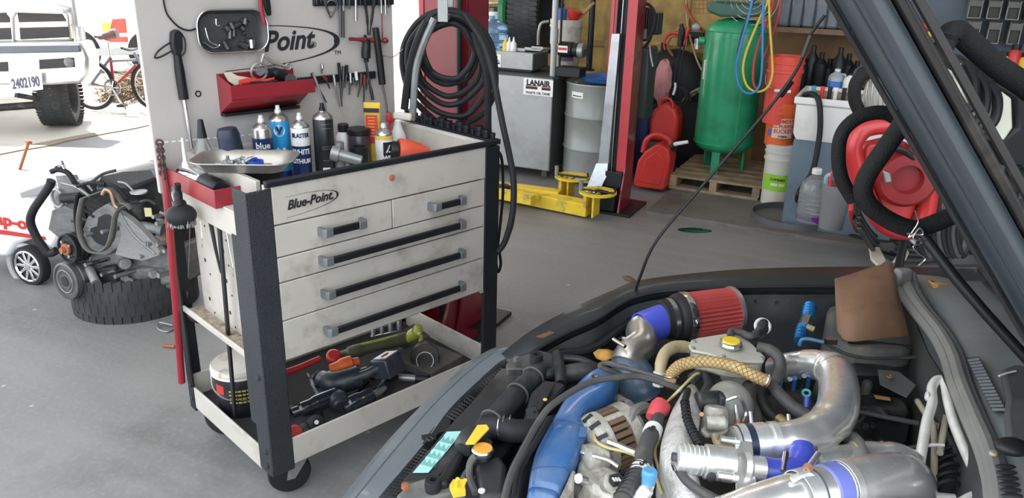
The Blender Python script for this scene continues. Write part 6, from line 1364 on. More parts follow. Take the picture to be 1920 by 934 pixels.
# --- nose: bumper cover, grille, radiator panel
bo = sp(path([(622,960,.60),(644,932,.61),(720,836,.64),(796,756,.67),(876,684,.70),(922,655,.725),(948,650,.735)]))
bi_ = sp(path([(690,960,.655),(714,928,.665),(792,836,.69),(842,768,.70),(888,722,.715),(935,680,.735),(962,668,.745)]))
md = [(a+b)/2+V((0,0,.008)) for a, b in zip(bo, bi_)]
bc = cp('bumper_cover', B().grid([shift(bo,-.06,.05,-.40), shift(bo,-.045,.035,-.2), shift(bo,-.02,.015,-.05), bo, md, bi_, shift(bi_,.004,0,-.04)]), BUMP, solid=.003, smooth=60)
cp('crease', B().tube([a*.55+b*.45+V((0,0,.010)) for a, b in zip(bo, bi_)][::4], .0025, 5), BUMP, bc)
# grille mesh strips between cover and panel
def meshstrip(A, Bp, n, m):
    A = [W(*p) for p in A]; Bp = [W(*p) for p in Bp]; b = B()
    for i in range(n+1):
        t = i/n; p = A[0].lerp(A[1], t); q = Bp[0].lerp(Bp[1], t); b.cyl(p, q, .0012, n=4)
    for j in range(m+1):
        t = j/m; b.cyl(A[0].lerp(Bp[0], t), A[1].lerp(Bp[1], t), .0012, n=4)
    return b
gri = cp('grille_backing', B().grid([path([(700,950,.60),(790,842,.62),(880,742,.63),(940,690,.65)]), path([(790,950,.60),(850,842,.62),(930,742,.63),(980,690,.65)])]), INK, solid=.003)
for A, Bq, n in ((((718,930,.67),(792,842,.69)), ((752,934,.66),(812,850,.68)), 16), (((838,780,.70),(880,742,.71)), ((856,790,.69),(896,752,.70)), 8), (((888,728,.715),(938,690,.73)), ((900,738,.70),(948,700,.72)), 10)):
    cp('grille_mesh', meshstrip(A, Bq, n, 4), PLD, gri)
for P in ([(792,832,.692),(812,828,.692),(822,812,.692),(842,806,.69),(846,786,.69),(868,782,.69),(872,760,.70),(858,752,.70),(806,810,.695)], [(790,816,.70),(814,812,.70),(818,824,.69),(798,830,.69)]):
    cp('latch_cutout', B().prism(path(P), (0,0,-.012)), BLKPL, bc)
cp('lock_ring', B().torus(W(806,823,.698), (0,0,1), .008, .0025, 4), PLD, bc)
pn = cp('radiator_panel', B().prism(path([(752,905,.735),(800,848,.735),(835,806,.735),(848,792,.735),(870,770,.735),(940,690,.745),(978,690,.75),(985,698,.75),(900,790,.735),(832,885,.735),(810,905,.735)]), (0,0,-.03)), PLD, bev=.004)
cp('teal_label', B().prism(path([(774,887,.737),(838,810,.737),(869,809,.737),(803,887,.737)]), (0,0,.0008)), mat('teal_label', (.36,.70,.66), .6, var=.04), pn)
tx = B()
e1 = (W(838,810,.739)-W(774,887,.739)).normalized(); e2 = V((0,0,1)).cross(e1)
for i in range(9):
    c = W(788,887,.739).lerp(W(855,809,.739), .5)-e2*(-.0165+.0041*i)
    for k in range(4): tx.bar(c+e1*(-.058+.031*k), c+e1*(-.034+.031*k-.006*((i+k) % 3)), .0009, .0006)
cp('label_print', tx, mat('teal_ink', (.06,.20,.20), .6), pn)
cp('yellow_label', B().prism(path([(873,834,.806),(895,800,.812),(912,799,.812),(917,806,.812),(890,834,.806)]), (0,0,.004)), YEL)
cp('cross_member', B().prism(path([(815,905,.755),(850,850,.755),(930,750,.76),(985,690,.765),(1000,692,.765),(950,752,.76),(870,850,.755),(840,905,.755)]), (0,0,-.05)), BLKPL, bev=.006)
# fender-side bracket and horn plate near the headlamp
hb = cp('headlamp_bracket', B().prism(path([(948,682,.77),(965,668,.79),(1010,655,.80),(1040,662,.80),(1045,690,.79),(1010,700,.775),(985,690,.77),(950,690,.77)]), (0,0,-.03)), PLD, bev=.006)
cp('bushing', B().ring(W(1006,668,.815), (0,0,1), [(.008,-.02),(.017,-.02),(.017,.006),(.008,.006)], 24), BLKRB, hb); cp('bracket_bolt', B().lathe(W(968,676,.788), (0,0,1), [(.012,0),(.012,.003),(.008,.003),(.008,.010)], 6), DUST, hb)
lb = cp('lower_bracket', B().prism(path([(742,930,.73),(768,905,.74),(815,890,.745),(850,898,.745),(862,915,.74),(840,925,.74),(800,935,.735),(760,945,.73)]), (0,0,-.02)), DUST, bev=.005)
cp('bushing', B().ring(W(812,905,.755), (0,0,1), [(.007,-.02),(.016,-.02),(.018,-.004),(.016,.008),(.007,.008)], 24), BLKRB, lb); cp('bracket_bolt', B().lathe(W(760,915,.745), (0,0,1), [(.009,0),(.009,.008),(.006,.009)], 6), MATS['rust'], lb)
yc = cp('yellow_clip', B().prism(path([(843,918,.76),(850,908,.76),(870,908,.76),(873,930,.755),(850,934,.755)]), (0,0,.012)), YEL); cp('clip_prong', B().cyl(W(856,912,.77), W(858,898,.795), .004), YEL, yc); cp('clip_prong', B().cyl(W(868,912,.77), W(872,900,.79), .004), YEL, yc)
# headlamp rear / strips beside the fender front
cp('headlamp_housing', B().prism(path([(975,660,.76),(1060,612,.79),(1125,590,.80),(1170,575,.81),(1195,575,.80),(1180,600,.78),(1120,625,.77),(1060,650,.765),(1015,668,.76)]), (0,0,-.12)), PLD, bev=.012)
cp('housing_cap', B().ring(W(1137,564,.84), (0,0,1), [(.005,-.02),(.013,-.02),(.013,.008),(.005,.008)], 20), BLKRB)
cp('dry_leaf_scraps', B().prism(path([(1005,632,.815),(1030,622,.82),(1040,625,.82),(1020,634,.815)]), (0,0,.002)), MATS['brown_leaf'])
cp('wiring_bundle', B().tube(path([(1000,690,.74),(1050,665,.76),(1110,655,.76),(1160,620,.78),(1200,590,.79)]), .012, 8), BLKRB)
cp('wiring_bundle', B().tube(path([(1150,585,.80),(1155,605,.76),(1165,612,.76),(1176,600,.78),(1172,580,.80)]), .005, 6), HOSE)
# radiator tank, ribs, filler neck and cap
cp('radiator_tank', B().tube(path([(880,835,.76),(925,790,.775),(965,745,.785),(1003,706,.79),(1025,690,.79)]), [.026,.028,.028,.026,.022], 14), PLD)
cp('radiator_core', B().prism(path([(870,890,.73),(930,800,.74),(1000,720,.75),(1040,690,.75),(1060,700,.75),(1020,740,.75),(960,830,.74),(910,900,.73)]), (0,0,-.25)), BLKPL, bev=.004)
for t in (1, 4, 6):
    a = W(905,800,.80).lerp(W(1000,700,.805), t/6); cp('tank_rib', B().torus(a+V((0,0,-.012)), (W(1003,706,.79)-W(925,790,.775)), .028, .003, 20, 5), HOSE)
nk = cp('filler_neck', B().lathe(W(905,868,.745), (0,0,1), [(.022,0),(.022,.02),(.016,.03),(.015,.045),(.020,.05)], 24), BLKPL)
cc = W(905,842,.795)
cp('radiator_cap', B().lathe(cc-V((0,0,.010)), (0,0,1), [(.022,0),(.0235,.003),(.0235,.009),(.021,.012),(.0,.012)], 32), STEEL, nk); cp('cap_sticker', B().lathe(cc, (0,0,1), [(.0195,.002),(.0195,.0032),(0,.0032)], 28), mat('cap_orange', (.80,.36,.05), .5), nk)
cp('overflow_hose', B().tube(path([(895,850,.79),(882,868,.77),(880,895,.75),(892,925,.74)]), .008, 8), HOSE)
cp('thermostat_body', B().prism(path([(890,870,.76),(935,850,.77),(950,870,.765),(945,925,.75),(900,935,.745)]), (0,0,-.06)), PLD, bev=.01)
cp('thermostat_bolt', B().lathe(W(903,922,.765), (0,0,1), [(.007,0),(.007,.004),(0,.005)], 12), CANW)
cp('upper_tank_end', B().lathe(W(872,838,.765), W(900,800,.775)-W(872,838,.765), [(.018,-.01),(.026,0),(.028,.03),(.024,.045)], 20), PLD)
rh_ = cp('radiator_hose', B().tube(path([(905,800,.775),(930,800,.78),(965,808,.78),(1010,806,.77),(1050,796,.74)]), [.026,.027,.026,.026], 14), BLKRB)
for x in (936, 944, 956): cp('hose_clamp', B().torus(W(x,802,.780), (1,-.12,0), .0275, .0022, 24, 5), STEEL, rh_)
fb = cp('fan_shroud', B().prism(path([(995,735,.80),(1020,712,.805),(1050,715,.805),(1062,722,.80),(1030,760,.79),(1000,800,.785),(980,792,.785)]), (0,0,-.10)), PLD, bev=.006)
cp('shroud_channel', B().prism(path([(1005,740,.808),(1028,718,.81),(1040,722,.81),(1012,770,.80),(1000,775,.80)]), (0,0,.003)), INK, fb)
cp('shroud_dot', B().lathe(W(1022,750,.812), (0,0,1), [(.005,0),(.005,.002),(0,.002)], 12), CANY, fb)
cp('connector_box', B().prism(path([(985,765,.80),(1005,760,.81),(1012,775,.80),(1008,790,.79),(988,788,.79)]), (0,0,-.03)), BLKPL, fb, bev=.003)
cp('fan_motor', B().prism(path([(960,830,.72),(1000,820,.73),(1010,860,.72),(990,934,.70),(930,940,.70)]), (0,0,-.10)), BLKPL, bev=.02)
for P, r in (([(1050,672,.79),(1090,676,.79),(1130,695,.79),(1160,705,.78)], .011), ([(1052,706,.77),(1080,700,.78),(1110,698,.78),(1130,705,.77)], .026), ([(1000,700,.79),(1030,702,.79),(1050,692,.79)], .014), ([(1045,665,.80),(1050,700,.80),(1052,720,.79)], .015)):
    cp('intake_hose', B().tube(path(P), r, 12), PLD)
# --- blue belt cover
L_ = path([(992,918,.765),(997,885,.785),(1009,843,.80),(1036,794,.815),(1066,742,.825),(1101,704,.835),(1124,692,.835)])
R__ = path([(1047,928,.765),(1062,895,.785),(1080,854,.80),(1099,808,.815),(1107,762,.825),(1146,730,.835),(1160,703,.835)])
R__ = path([(1047,928,.765),(1066,885,.785),(1082,850,.80),(1101,807,.81),(1089,801,.812),(1104,762,.825),(1146,730,.835),(1160,703,.835)]); L_.insert(4, L_[3].lerp(L_[4], .1)); L_ = sp(L_, 3); R__ = sp(R__, 3); rows = []
for j in range(-2, 12):
    t = min(1, max(0, j/9)); dz = -.07 if j in (-2, 11) else -.03 if j in (-1, 10) else .010*math.sin(math.pi*t)**.3
    rows.append([a.lerp(b, t)+V((0,0,dz)) for a, b in zip(L_, R__)])
ends = rows
BLC = mat('cover_blue', (.035,.115,.29), .3, var=.12, coat=.3, dirt=(.14,.20,.30), dscale=8, damt=.6)
bcv = cp('belt_cover', B().grid(rows), BLC, solid=.004, smooth=70)
cp('cover_nose', B().grid([[r[0] for r in rows], [r[0]+V((-.004,-.012,-.015)) for r in rows], [r[0]+V((-.006,-.018,-.07)) for r in rows]]), BLC, bcv, solid=.003, smooth=70)
cp('cover_seam', B().tube([rows[k][10]+V((0,0,.0015)) for k in range(2, 12)], .002, 5), mat('seam_blue', (.015,.06,.20), .5), bcv)
cp('cover_seam', B().tube([rows[k][3]+V((0,0,.0015)) for k in range(2, 12)], .002, 5), MATS['seam_blue'], bcv)
cp('cover_hole', B().lathe(W(1117,706,.856), (0,0,1), [(.009,-.002),(.009,.001),(0,.001)], 14), INK, bcv)
cp('cover_bolt', B().lathe(W(1118,707,.858), (0,0,1), [(.005,0),(.005,.003)], 8), STEEL, bcv)
ct = cp('cover_tab', B().prism(path([(1088,800,.83),(1101,800,.83),(1099,812,.83),(1085,812,.83)]), (0,0,-.01)), BLC, bcv)
# vacuum cables across the cover
cp('vacuum_cable', B().tube(path([(940,960,.80),(958,890,.82),(985,835,.84),(1012,787,.855),(1036,759,.865),(1083,728,.875),(1120,713,.88),(1156,708,.885),(1200,706,.885),(1250,720,.885),(1280,732,.88)]), .0075, 8), HOSE)
cp('vacuum_cable', B().tube(path([(1160,700,.85),(1130,690,.865),(1126,685,.87),(1139,681,.875),(1167,688,.885),(1236,709,.89),(1268,722,.885)]), .0065, 8), HOSE)
cp('vacuum_cable', B().tube(path([(965,934,.79),(975,880,.80),(1010,820,.82),(1030,785,.83)]), .007, 8), BLKRB)
# --- alternator
ALT = mat('alternator_alu', (.42,.40,.35), .5, metal=.3, var=.25, scale=30, dirt=(.14,.12,.09), dscale=16, damt=.7, bump=.4, bscale=70)
ac = W(1148,822,.775); aa = V((.86,.45,.12)).normalized(); AP, AQ, _ = basis(aa)
al = cp('alternator', B().lathe(ac-aa*.070, aa, [(.022,0),(.048,.002),(.066,.014),(.070,.026),(.070,.046)], 30), ALT)
for i in range(26):
    a = 2*math.pi*i/26; e = AP*math.cos(a)+AQ*math.sin(a)
    cp('winding_bar', B().bar(ac-aa*.022+e*.064, ac+aa*.020+e*.064, .011, .008, e), mat('winding_brown', (.20,.13,.08), .6, metal=.4), al)
for i in range(14):
    a = 2*math.pi*i/14; e = AP*math.cos(a)+AQ*math.sin(a)
    cp('cooling_slot', B().bar(ac-aa*.064+e*.063, ac-aa*.040+e*.072, .009, .004, e), INK, al)
cp('core', B().lathe(ac-aa*.024, aa, [(.060,0),(.060,.048)], 26), INK, al)
cp('rear_housing', B().lathe(ac+aa*.020, aa, [(.069,0),(.070,.024),(.062,.036),(.030,.040)], 28), ALT, al)
cp('housing_boss', B().cyl(ac-aa*.06+V((.02,0,.062)), ac+aa*.05+V((.02,0,.062)), .010), ALT, al)
cp('alternator_hood', B().tube(path([(1190,830,.78),(1182,800,.82),(1188,775,.84),(1205,765,.84),(1222,768,.83)]), [.006,.012,.014,.012], 8), mat('hood_grey', (.16,.155,.145), .6), al)
cp('harness_wire', B().tube(path([(1112,790,.82),(1115,822,.82),(1135,838,.82),(1175,848,.82),(1200,858,.81)]), .0035, 6), mat('wire_yellow', (.48,.40,.18), .6), al)
cp('foil_wrap', B().tube(path([(1140,828,.825),(1165,838,.825),(1190,848,.82)]), .0065, 6), STEEL, al)
# --- pump castings below
pc = cp('steering_pump', B().prism(path([(1085,862,.78),(1110,830,.79),(1130,838,.79),(1135,865,.785),(1170,885,.78),(1172,905,.77),(1150,934,.765),(1110,915,.765),(1080,890,.77)]), (0,0,-.10)), ALT, bev=.012)
cp('pump_bolt', B().lathe(W(1087,898,.79), (-.5,-.5,.5), [(.010,-.02),(.010,.006),(.007,.007)], 18), STEEL, pc)
cp('pump_body', B().lathe(W(1118,858,.785), (1,.25,0), [(.02,-.03),(.030,-.025),(.030,.02),(.02,.03)], 22), ALT, pc); cp('pump_pipe', B().tube(path([(1090,848,.80),(1115,855,.805),(1140,862,.805),(1160,875,.80)]), .005, 8), STEEL, pc)
cp('solenoid', B().lathe(W(1150,905,.785), (.3,-.6,.6), [(.018,-.03),(.022,-.02),(.022,.0),(.012,.006)], 18), ALT, pc)
cn_ = cp('connector_socket', B().box(W(1156,900,.80), (.026,.020,.018), rz=.4), INK, pc, bev=.003)
for i in range(3): cp('socket_pin', B().box(W(1151+5*i,899,.81), (.003,.010,.003), rz=.4), CANW, cn_)
cp('belt_bracket', B().prism(path([(1062,905,.78),(1072,880,.785),(1080,882,.785),(1075,915,.775),(1060,940,.77),(1045,940,.77)]), (0,0,-.08)), ALT, bev=.004)
random.seed(77)
for i in range(26):
    x, y = random.uniform(1080,1240), random.uniform(740,930); z = random.uniform(.66,.74); L = random.uniform(15,40); a = random.uniform(0,3.1)
    cp('lower_hose', B().tube(path([(x,y,z),(x+L*math.cos(a)*.5,y+L*math.sin(a)*.5,z+.015),(x+L*math.cos(a),y+L*math.sin(a),z)]), random.uniform(.005,.013), 8), (BLKRB, HOSE, ALT, PLD)[i % 4])
eb = cp('engine_casting', B().prism(path([(1090,820,.66),(1150,720,.68),(1260,690,.68),(1420,690,.68),(1520,720,.68),(1560,820,.68),(1560,960,.66),(1080,960,.66)]), (0,0,-.25)), mat('casting_dark', (.035,.033,.03), .65, metal=.3, var=.4, scale=20, dirt=(.2,.17,.12), dscale=12, bump=.5, bscale=50), bev=.02)
# --- starter cable with red boot
tc1 = path([(1238,768,.86),(1228,800,.865),(1214,830,.865),(1208,850,.86),(1205,872,.855),(1190,905,.85),(1165,945,.84)])
sc_ = cp('starter_cable', B().tube(tc1, [.014,.014,.017,.018,.017,.018,.019], 12), HOSE)
cp('red_boot', B().lathe(W(1226,780,.862), W(1242,758,.875)-W(1226,780,.862), [(.015,-.008),(.017,0),(.020,.014),(.022,.026),(.019,.038),(.010,.044)], 24), mat('boot_red', (.55,.06,.07), .5), sc_)
for a, b in ((1,2),(4,5)):
    p, q = tc1[a], tc1[b]; m_ = p.lerp(q, .15); cp('cable_marker', B().cyl(m_, m_+(q-p).normalized()*.018, .0190), PAPER, sc_)
tb_ = B(); 
for x, y, s in ((1222,800,'S'),(1206,866,'S')):
    c = W(x, y, .888); flat(tb_, s, c+V((0,0,-.003)), (.5,-.85,0), (.85,.5,.1), .020, bold=.001)
cp('marker_print', tb_, INK, sc_)
for k in range(9): p = tc1[4].lerp(tc1[6], .1+.1*k); cp('conduit_rib', B().torus(p, tc1[6]-tc1[4], .0185, .0022, 18, 5), BLKRB, sc_)
for dx in (0, 10): cp('yellow_wire', B().tube(path([(1240,800,.84),(1228+dx,820,.84),(1218+dx,845,.84),(1225+dx,880,.83),(1240+dx,925,.82)]), .003, 6), MATS['wire_yellow'])
bcap = cp('blue_cap', B().lathe(W(1216,905,.875), (0,0,1), [(.013,0),(.013,.014),(.0145,.014),(.0145,.024),(.011,.028),(0,.028)], 12), mat('cap_skyblue', (.08,.28,.50), .4)); cp('service_port', B().tube(path([(1190,945,.84),(1208,925,.86),(1216,908,.87)]), [.012,.014,.012], 12), ALS)
# --- cast intake limb
MAN = mat('manifold_cast', (.56,.55,.53), .5, metal=.45, var=.15, scale=30, dirt=(.25,.22,.17), dscale=18, damt=.6, bump=.35, bscale=120)
ml = sp(path([(1282,735,.87),(1262,770,.875),(1246,815,.88),(1240,850,.875),(1250,890,.86),(1262,930,.84),(1262,970,.82)]), 3)
mr = sp(path([(1310,738,.88),(1312,775,.89),(1306,820,.89),(1302,855,.89),(1306,890,.87),(1318,930,.85),(1325,970,.83)]), 3)
rows = []
for j in range(-1, 9):
    t = min(1, max(0, j/7)); dz = -.10 if j in (-1, 8) else .02*math.sin(math.pi*t)
    rows.append([a.lerp(b, t)+V((0,0,dz)) for a, b in zip(ml, mr)])
mf = cp('intake_manifold', B().grid(rows), MAN, solid=.004, smooth=70)
cp('cast_boss', B().lathe(W(1277,793,.90), (0,0,1), [(.006,0),(.006,.003),(.003,.004)], 12), MAN, mf)
cp('convoluted_conduit', B().tube(path([(1290,732,.90),(1284,755,.905),(1288,785,.91),(1300,812,.915),(1312,835,.91)]), .0075, 8), BLKRB)
for k in range(14):
    Pq = path([(1284,755,.905),(1288,785,.91),(1300,812,.915),(1312,835,.91)]); u_ = k/13*2.99; i = int(u_); p = Pq[i].lerp(Pq[i+1], u_-i); cp('conduit_rib', B().torus(p, Pq[i+1]-Pq[i], .0085, .0016, 14, 5), BLKRB)
# throttle body and dome
tbd = cp('throttle_motor', B().lathe(W(1306,752,.90), (1,.1,0), [(.018,0),(.021,.004),(.021,.05),(.018,.056)], 22), PLD); cp('motor_arm', B().box(W(1352,760,.90), (.012,.02,.05)), PLD, tbd, bev=.004)
thb = cp('throttle_body', B().lathe(W(1338,815,.85), (.05,.3,1), [(.030,0),(.032,.02),(.026,.035),(.024,.055),(.018,.060)], 22), ALT); cp('throttle_flange', B().prism(path([(1312,812,.875),(1330,795,.88),(1360,795,.88),(1366,812,.875),(1350,822,.87),(1322,824,.87)]), (0,0,.010)), ALT, thb, bev=.004)
cp('idle_valve', B().lathe(W(1325,793,.90), (1,-.1,.1), [(.013,0),(.015,.004),(.015,.035),(.011,.04)], 16), ALT, thb)
for x, y in ((1316,778),(1352,783)): cp('rusty_screw', B().lathe(W(x,y,.905), (-.3,-.6,.6), [(.005,0),(.005,.005)], 6), mat('copper_screw', (.40,.20,.12), .5, metal=.6), thb)
dm = cp('plenum_dome', B().ell(W(1368,760,.85), (.052,.060,.052), n=26), mat('dome_grey', (.36,.36,.33), .5, metal=.3, dirt=(.15,.13,.1), dscale=14))
cp('dome_lever', B().tube(path([(1362,750,.90),(1385,745,.91),(1398,770,.90),(1392,790,.88)]), .004, 6), STEEL, dm)
# --- expansion tank with yellow cap
tkz = .915
TP = [(1291,648),(1296,637),(1310,633),(1360,625),(1385,628),(1407,641),(1422,655),(1435,669),(1432,677),(1415,678),(1374,676),(1354,671),(1325,662),(1297,657)]
XT = mat('tank_cast', (.52,.50,.44), .5, metal=.15, var=.12, dirt=(.24,.20,.14), dscale=10, damt=.6)
xt = cp('expansion_tank', B().prism([W(a,b,tkz) for a, b in TP], (0,0,-.008)), XT, bev=.003)
cI = W(1362,652,tkz); cp('tank_lower_half', B().prism([cI+(W(a,b,tkz)-cI)*.93-V((0,0,.008)) for a, b in TP], (0,0,-.045)), XT, xt, bev=.008)
for a, b in ((1302,641),(1300,653),(1357,668),(1428,672)): cp('tank_rivet', B().lathe(W(a,b,tkz+.001), (0,0,1), [(.005,0),(.004,.003)], 10), GREYM, xt)
cc = W(1370,648,tkz+.006)
cp('cap_neck', B().lathe(cc-V((0,0,.01)), (0,0,1), [(.016,0),(.015,.012)], 20), XT, xt)
cps = []; 
cp('pressure_cap', B().lathe(cc, (0,0,1), [(.026,0),(.028,.004),(.026,.010),(.021,.012),(0,.012)], 12), STEEL, xt, smooth=20); cp('cap_label', B().lathe(cc+V((0,0,.0118)), (0,0,1), [(.021,0),(.020,.003),(0,.0035)], 26), mat('cap_yellow', (.85,.60,.03), .45), xt)
cp('tank_outlet', B().lathe(W(1400,660,.88), (1,.2,-.2), [(.020,0),(.022,.01),(.022,.045),(.018,.05)], 18), PLD, xt)
cp('tank_body', B().lathe(W(1385,710,.80), (0,0,1), [(.045,0),(.050,.02),(.050,.065),(.03,.085)], 22), MATS['dome_grey'], xt)
# --- hoses
BEIGE = mat('hose_beige', (.42,.34,.20), .5, dirt=(.25,.17,.08), dscale=12, damt=.6)
BRA = mat('hose_braided', (.52,.38,.18), .5, var=.1, dirt=(.28,.14,.05), dscale=5, damt=.7)
bh_p = path([(1256,712,.90),(1262,698,.91),(1280,684,.92),(1315,678,.925),(1350,681,.925),(1385,690,.925),(1415,705,.915),(1440,716,.905)])
bh_ = cp('braided_hose', B().tube(bh_p, .0135, 14), BRA)
Q_ = spline(bh_p, 16); hx = B()
for sgn in (1, -1):
    for ph in range(6):
        P = []
        for i in range(0, len(Q_)-1, 2):
            d = (Q_[i+1]-Q_[i]).normalized(); p, q, _ = basis(d); a = sgn*i*.22+ph*math.pi/3; P.append(Q_[i]+(p*math.cos(a)+q*math.sin(a))*.0138)
        hx.tube(P, .0008, 4, k=1)
o = cp('braid', hx, mat('braid_brown', (.26,.15,.05), .6), bh_); o['kind'] = 'stuff'
for x, y in ((1436,714),(1258,706)): cp('hose_clamp', B().torus(W(x,y,.908), W(1440,716,.905)-W(1415,705,.915) if x > 1400 else (0,.3,1), .0150, .0025, 22, 5), STEEL, bh_)
cp('beige_hose', B().tube(path([(1238,705,.885),(1239,685,.90),(1246,664,.91),(1262,652,.91),(1280,650,.905),(1296,653,.90)]), [.013,.014,.015,.014], 14), BEIGE)
cp('hose_fitting', B().lathe(W(1236,708,.88), (.05,.2,1), [(.013,-.02),(.015,-.01),(.015,.012),(.012,.014)], 8), CANW)
def hz(name, P, r, m=HOSE, n=12): return cp(name, B().tube(path(P), r, n), m)
hz('bypass_hose', [(1420,650,.925),(1440,655,.925),(1458,668,.92),(1463,690,.90),(1455,712,.885),(1444,722,.875)], [.012,.014,.014,.013])
hz('bypass_hose', [(1448,722,.885),(1462,740,.885),(1485,762,.88),(1512,780,.87)], [.013,.014,.015])
hz('bypass_hose', [(1438,728,.87),(1430,745,.86),(1438,768,.85),(1455,785,.84)], .014, BLKRB)
hz('tank_top_hose', [(1370,632,.925),(1372,622,.93),(1390,624,.93),(1405,630,.935),(1418,626,.935),(1430,612,.93)], .009)
hz('coolant_pipe', [(1402,722,.84),(1412,755,.84),(1420,790,.84),(1418,812,.84)], .013)
hz('heater_hose', [(1296,712,.82),(1318,700,.83),(1330,720,.82),(1320,745,.82)], .014)
hz('yellow_clip_wire', [(1240,765,.82),(1270,735,.90),(1300,705,.91),(1310,700,.905)], .003, MATS['wire_yellow'])
cp('white_ring', B().torus(W(1430,612,.86), (0,-.8,.6), .019, .005, 26), CANW); cp('grommet_hole', B().lathe(W(1430,612,.86), (0,-.8,.6), [(.016,-.01),(.016,.002),(0,.002)], 18), INK)
cp('top_hose_joint', B().tube(path([(1416,630,.93),(1428,620,.93),(1432,606,.90)]), [.013,.015,.012], 10), PLD)
# fuel rail odds behind the tank
for i in range(8): cp('injector', B().cyl(W(1460+i*9,735-i*2,.80), W(1463+i*9,715-i*2,.85), .006), (BLUEPL, PLD, STEEL)[i % 3])
cp('blue_clip', B().cyl(W(1512,765,.83), W(1513,742,.85), .007), BLUESI); cp('blue_clip_top', B().torus(W(1512,737,.86), (.4,1,0), .008, .003, 14), mat('teal_clip', (.10,.40,.50), .4))
for i, (x, y) in enumerate(((1380,778),(1407,790),(1478,795))):
    p, q = W(x, y-18, .90), W(x+3, y+18, .87); s_ = cp('tbolt', B().cyl(q, p, .0045, n=10), STEEL); cp('tbolt_nut', B().lathe(q, p-q, [(.008,0),(.008,.010)], 6), MATS['copper_screw'], s_)
cp('brass_fitting', B().cyl(W(1460,785,.85), W(1480,800,.85), .012), mat('brass', (.40,.32,.14), .4, metal=.7))
# --- intake filter, coupler and elbow
FA = W(1284,594,.835); fd = V((.955,.29,.03)).normalized()
FRD = mat('filter_red', (.50,.085,.075), .6, var=.15)
nP = 34; p, q, d = basis(fd); vs = []; fs = []
for h_, r0 in ((.0, .068), (.150, .066)):
    for i in range(nP*2):
        a = math.pi*i/nP; r_ = r0-(.010 if i % 2 else 0); vs.append(FA+d*h_+(p*math.cos(a)+q*math.sin(a))*r_)
m2 = nP*2; fs = [(i, (i+1) % m2, m2+(i+1) % m2, m2+i) for i in range(m2)]
fl = cp('cone_filter', B().add(vs, fs), FRD, smooth=0)
cp('filter_ring', B().ring(FA, fd, [(.060,-.012),(.071,-.012),(.073,-.004),(.072,.006),(.064,.006)], 44), CHROME, fl)
cp('filter_end', B().lathe(FA+fd*.146, fd, [(.064,0),(.069,.0),(.070,.006),(.068,.012),(.05,.016),(0,.018)], 44), mat('filter_cap', (.45,.44,.48), .3, metal=.8), fl)
cp('rubber_base', B().lathe(FA-fd*.046, fd, [(.052,0),(.060,.004),(.060,.012),(.064,.016),(.068,.024),(.069,.036)], 40), BLKRB, fl)
cp('band_clamp', B().ring(FA-fd*.055, fd, [(.055,0),(.059,0),(.059,.013),(.055,.013)], 40), STEEL, fl)
cp('rubber_neck', B().lathe(FA-fd*.075, fd, [(.050,0),(.054,.004),(.054,.03)], 36), BLKRB, fl)
C0 = FA-fd*.056; C1 = C0-V((.078,.046,.010))
cl_ = cp('blue_coupler', B().ring(C1, C0-C1, [(.043,.0),(.046,.0),(.0475,.02),(.0475,.088),(.043,.088)], 40), BLUESI)
eb_ = path([(1236,618,.83),(1213,628,.825),(1193,642,.81),(1182,660,.79),(1176,680,.765)])
ep = cp('intake_elbow', B().tube([C1+V((.03,.015,.0)), C1+V((.0,-.005,-.002)), W(1203,645,.812), W(1184,662,.80), W(1176,682,.78)], .042, 26), mat('dull_pipe', (.62,.60,.56), .3, metal=.9, dirt=(.28,.20,.15), dscale=10, damt=.7))
cp('worm_clamp', B().torus(W(1188,652,.80), eb_[3]-eb_[2], .043, .004, 34, 6), STEEL, ep); cp('clamp_screw', B().cyl(W(1150,636,.845), W(1172,650,.845), .005), STEEL, ep)
cp('duct', B().tube(path([(1180,668,.78),(1182,690,.765),(1195,715,.745),(1205,740,.71)]), [.048,.050,.052,.05], 26), mat('duct_navy', (.05,.08,.12), .35, coat=.2, dirt=(.12,.14,.17), dscale=9))
# --- polished intercooler piping
P1 = path([(1455,693,.80),(1490,686,.84),(1528,684,.865),(1556,692,.875),(1570,712,.88),(1573,745,.885),(1566,778,.885),(1540,806,.88),(1500,822,.875),(1455,828,.87)])
cp1 = cp('charge_pipe', B().tube(P1, [.034,.035,.037,.040,.043,.043,.043,.041,.039,.038], 32, k=8), CHP)
cp('pipe_weld', B().torus(P1[3], P1[4]-P1[2], .0405, .0016, 36, 5), ALS, cp1)
jn = path([(1455,828,.87),(1432,830,.868),(1405,832,.866),(1375,834,.865)])
cp('joint_pipe', B().tube(jn, .037, 28, sm=False), ALS)
for t, w_, m_ in ((.06,.013,ALS),(.33,.012,ALS),(.46,.016,ALS),(.80,.014,ALS)):
    c = jn[0].lerp(jn[-1], t); d = (jn[-1]-jn[0]).normalized(); k_ = cp('band_clamp', B().ring(c-d*w_/2, d, [(.038,0),(.0405,0),(.0405,w_),(.038,w_)], 36), m_)
cp('joint_sleeve', B().lathe(jn[0].lerp(jn[-1], .62)-d*.02, d, [(.0382,0),(.039,.01),(.0382,.045)], 30), mat('sleeve_black', (.02,.03,.06), .35))
for k in range(9): a_ = .7+k*.12; pp, qq, _ = basis(d); c = jn[0].lerp(jn[-1], .46)+(pp*math.cos(a_)+qq*math.sin(a_))*.0408; cp('clamp_thread', B().box(c, (.012,.0015,.0015)), mat('brass_thread', (.55,.48,.25), .4, metal=.7))
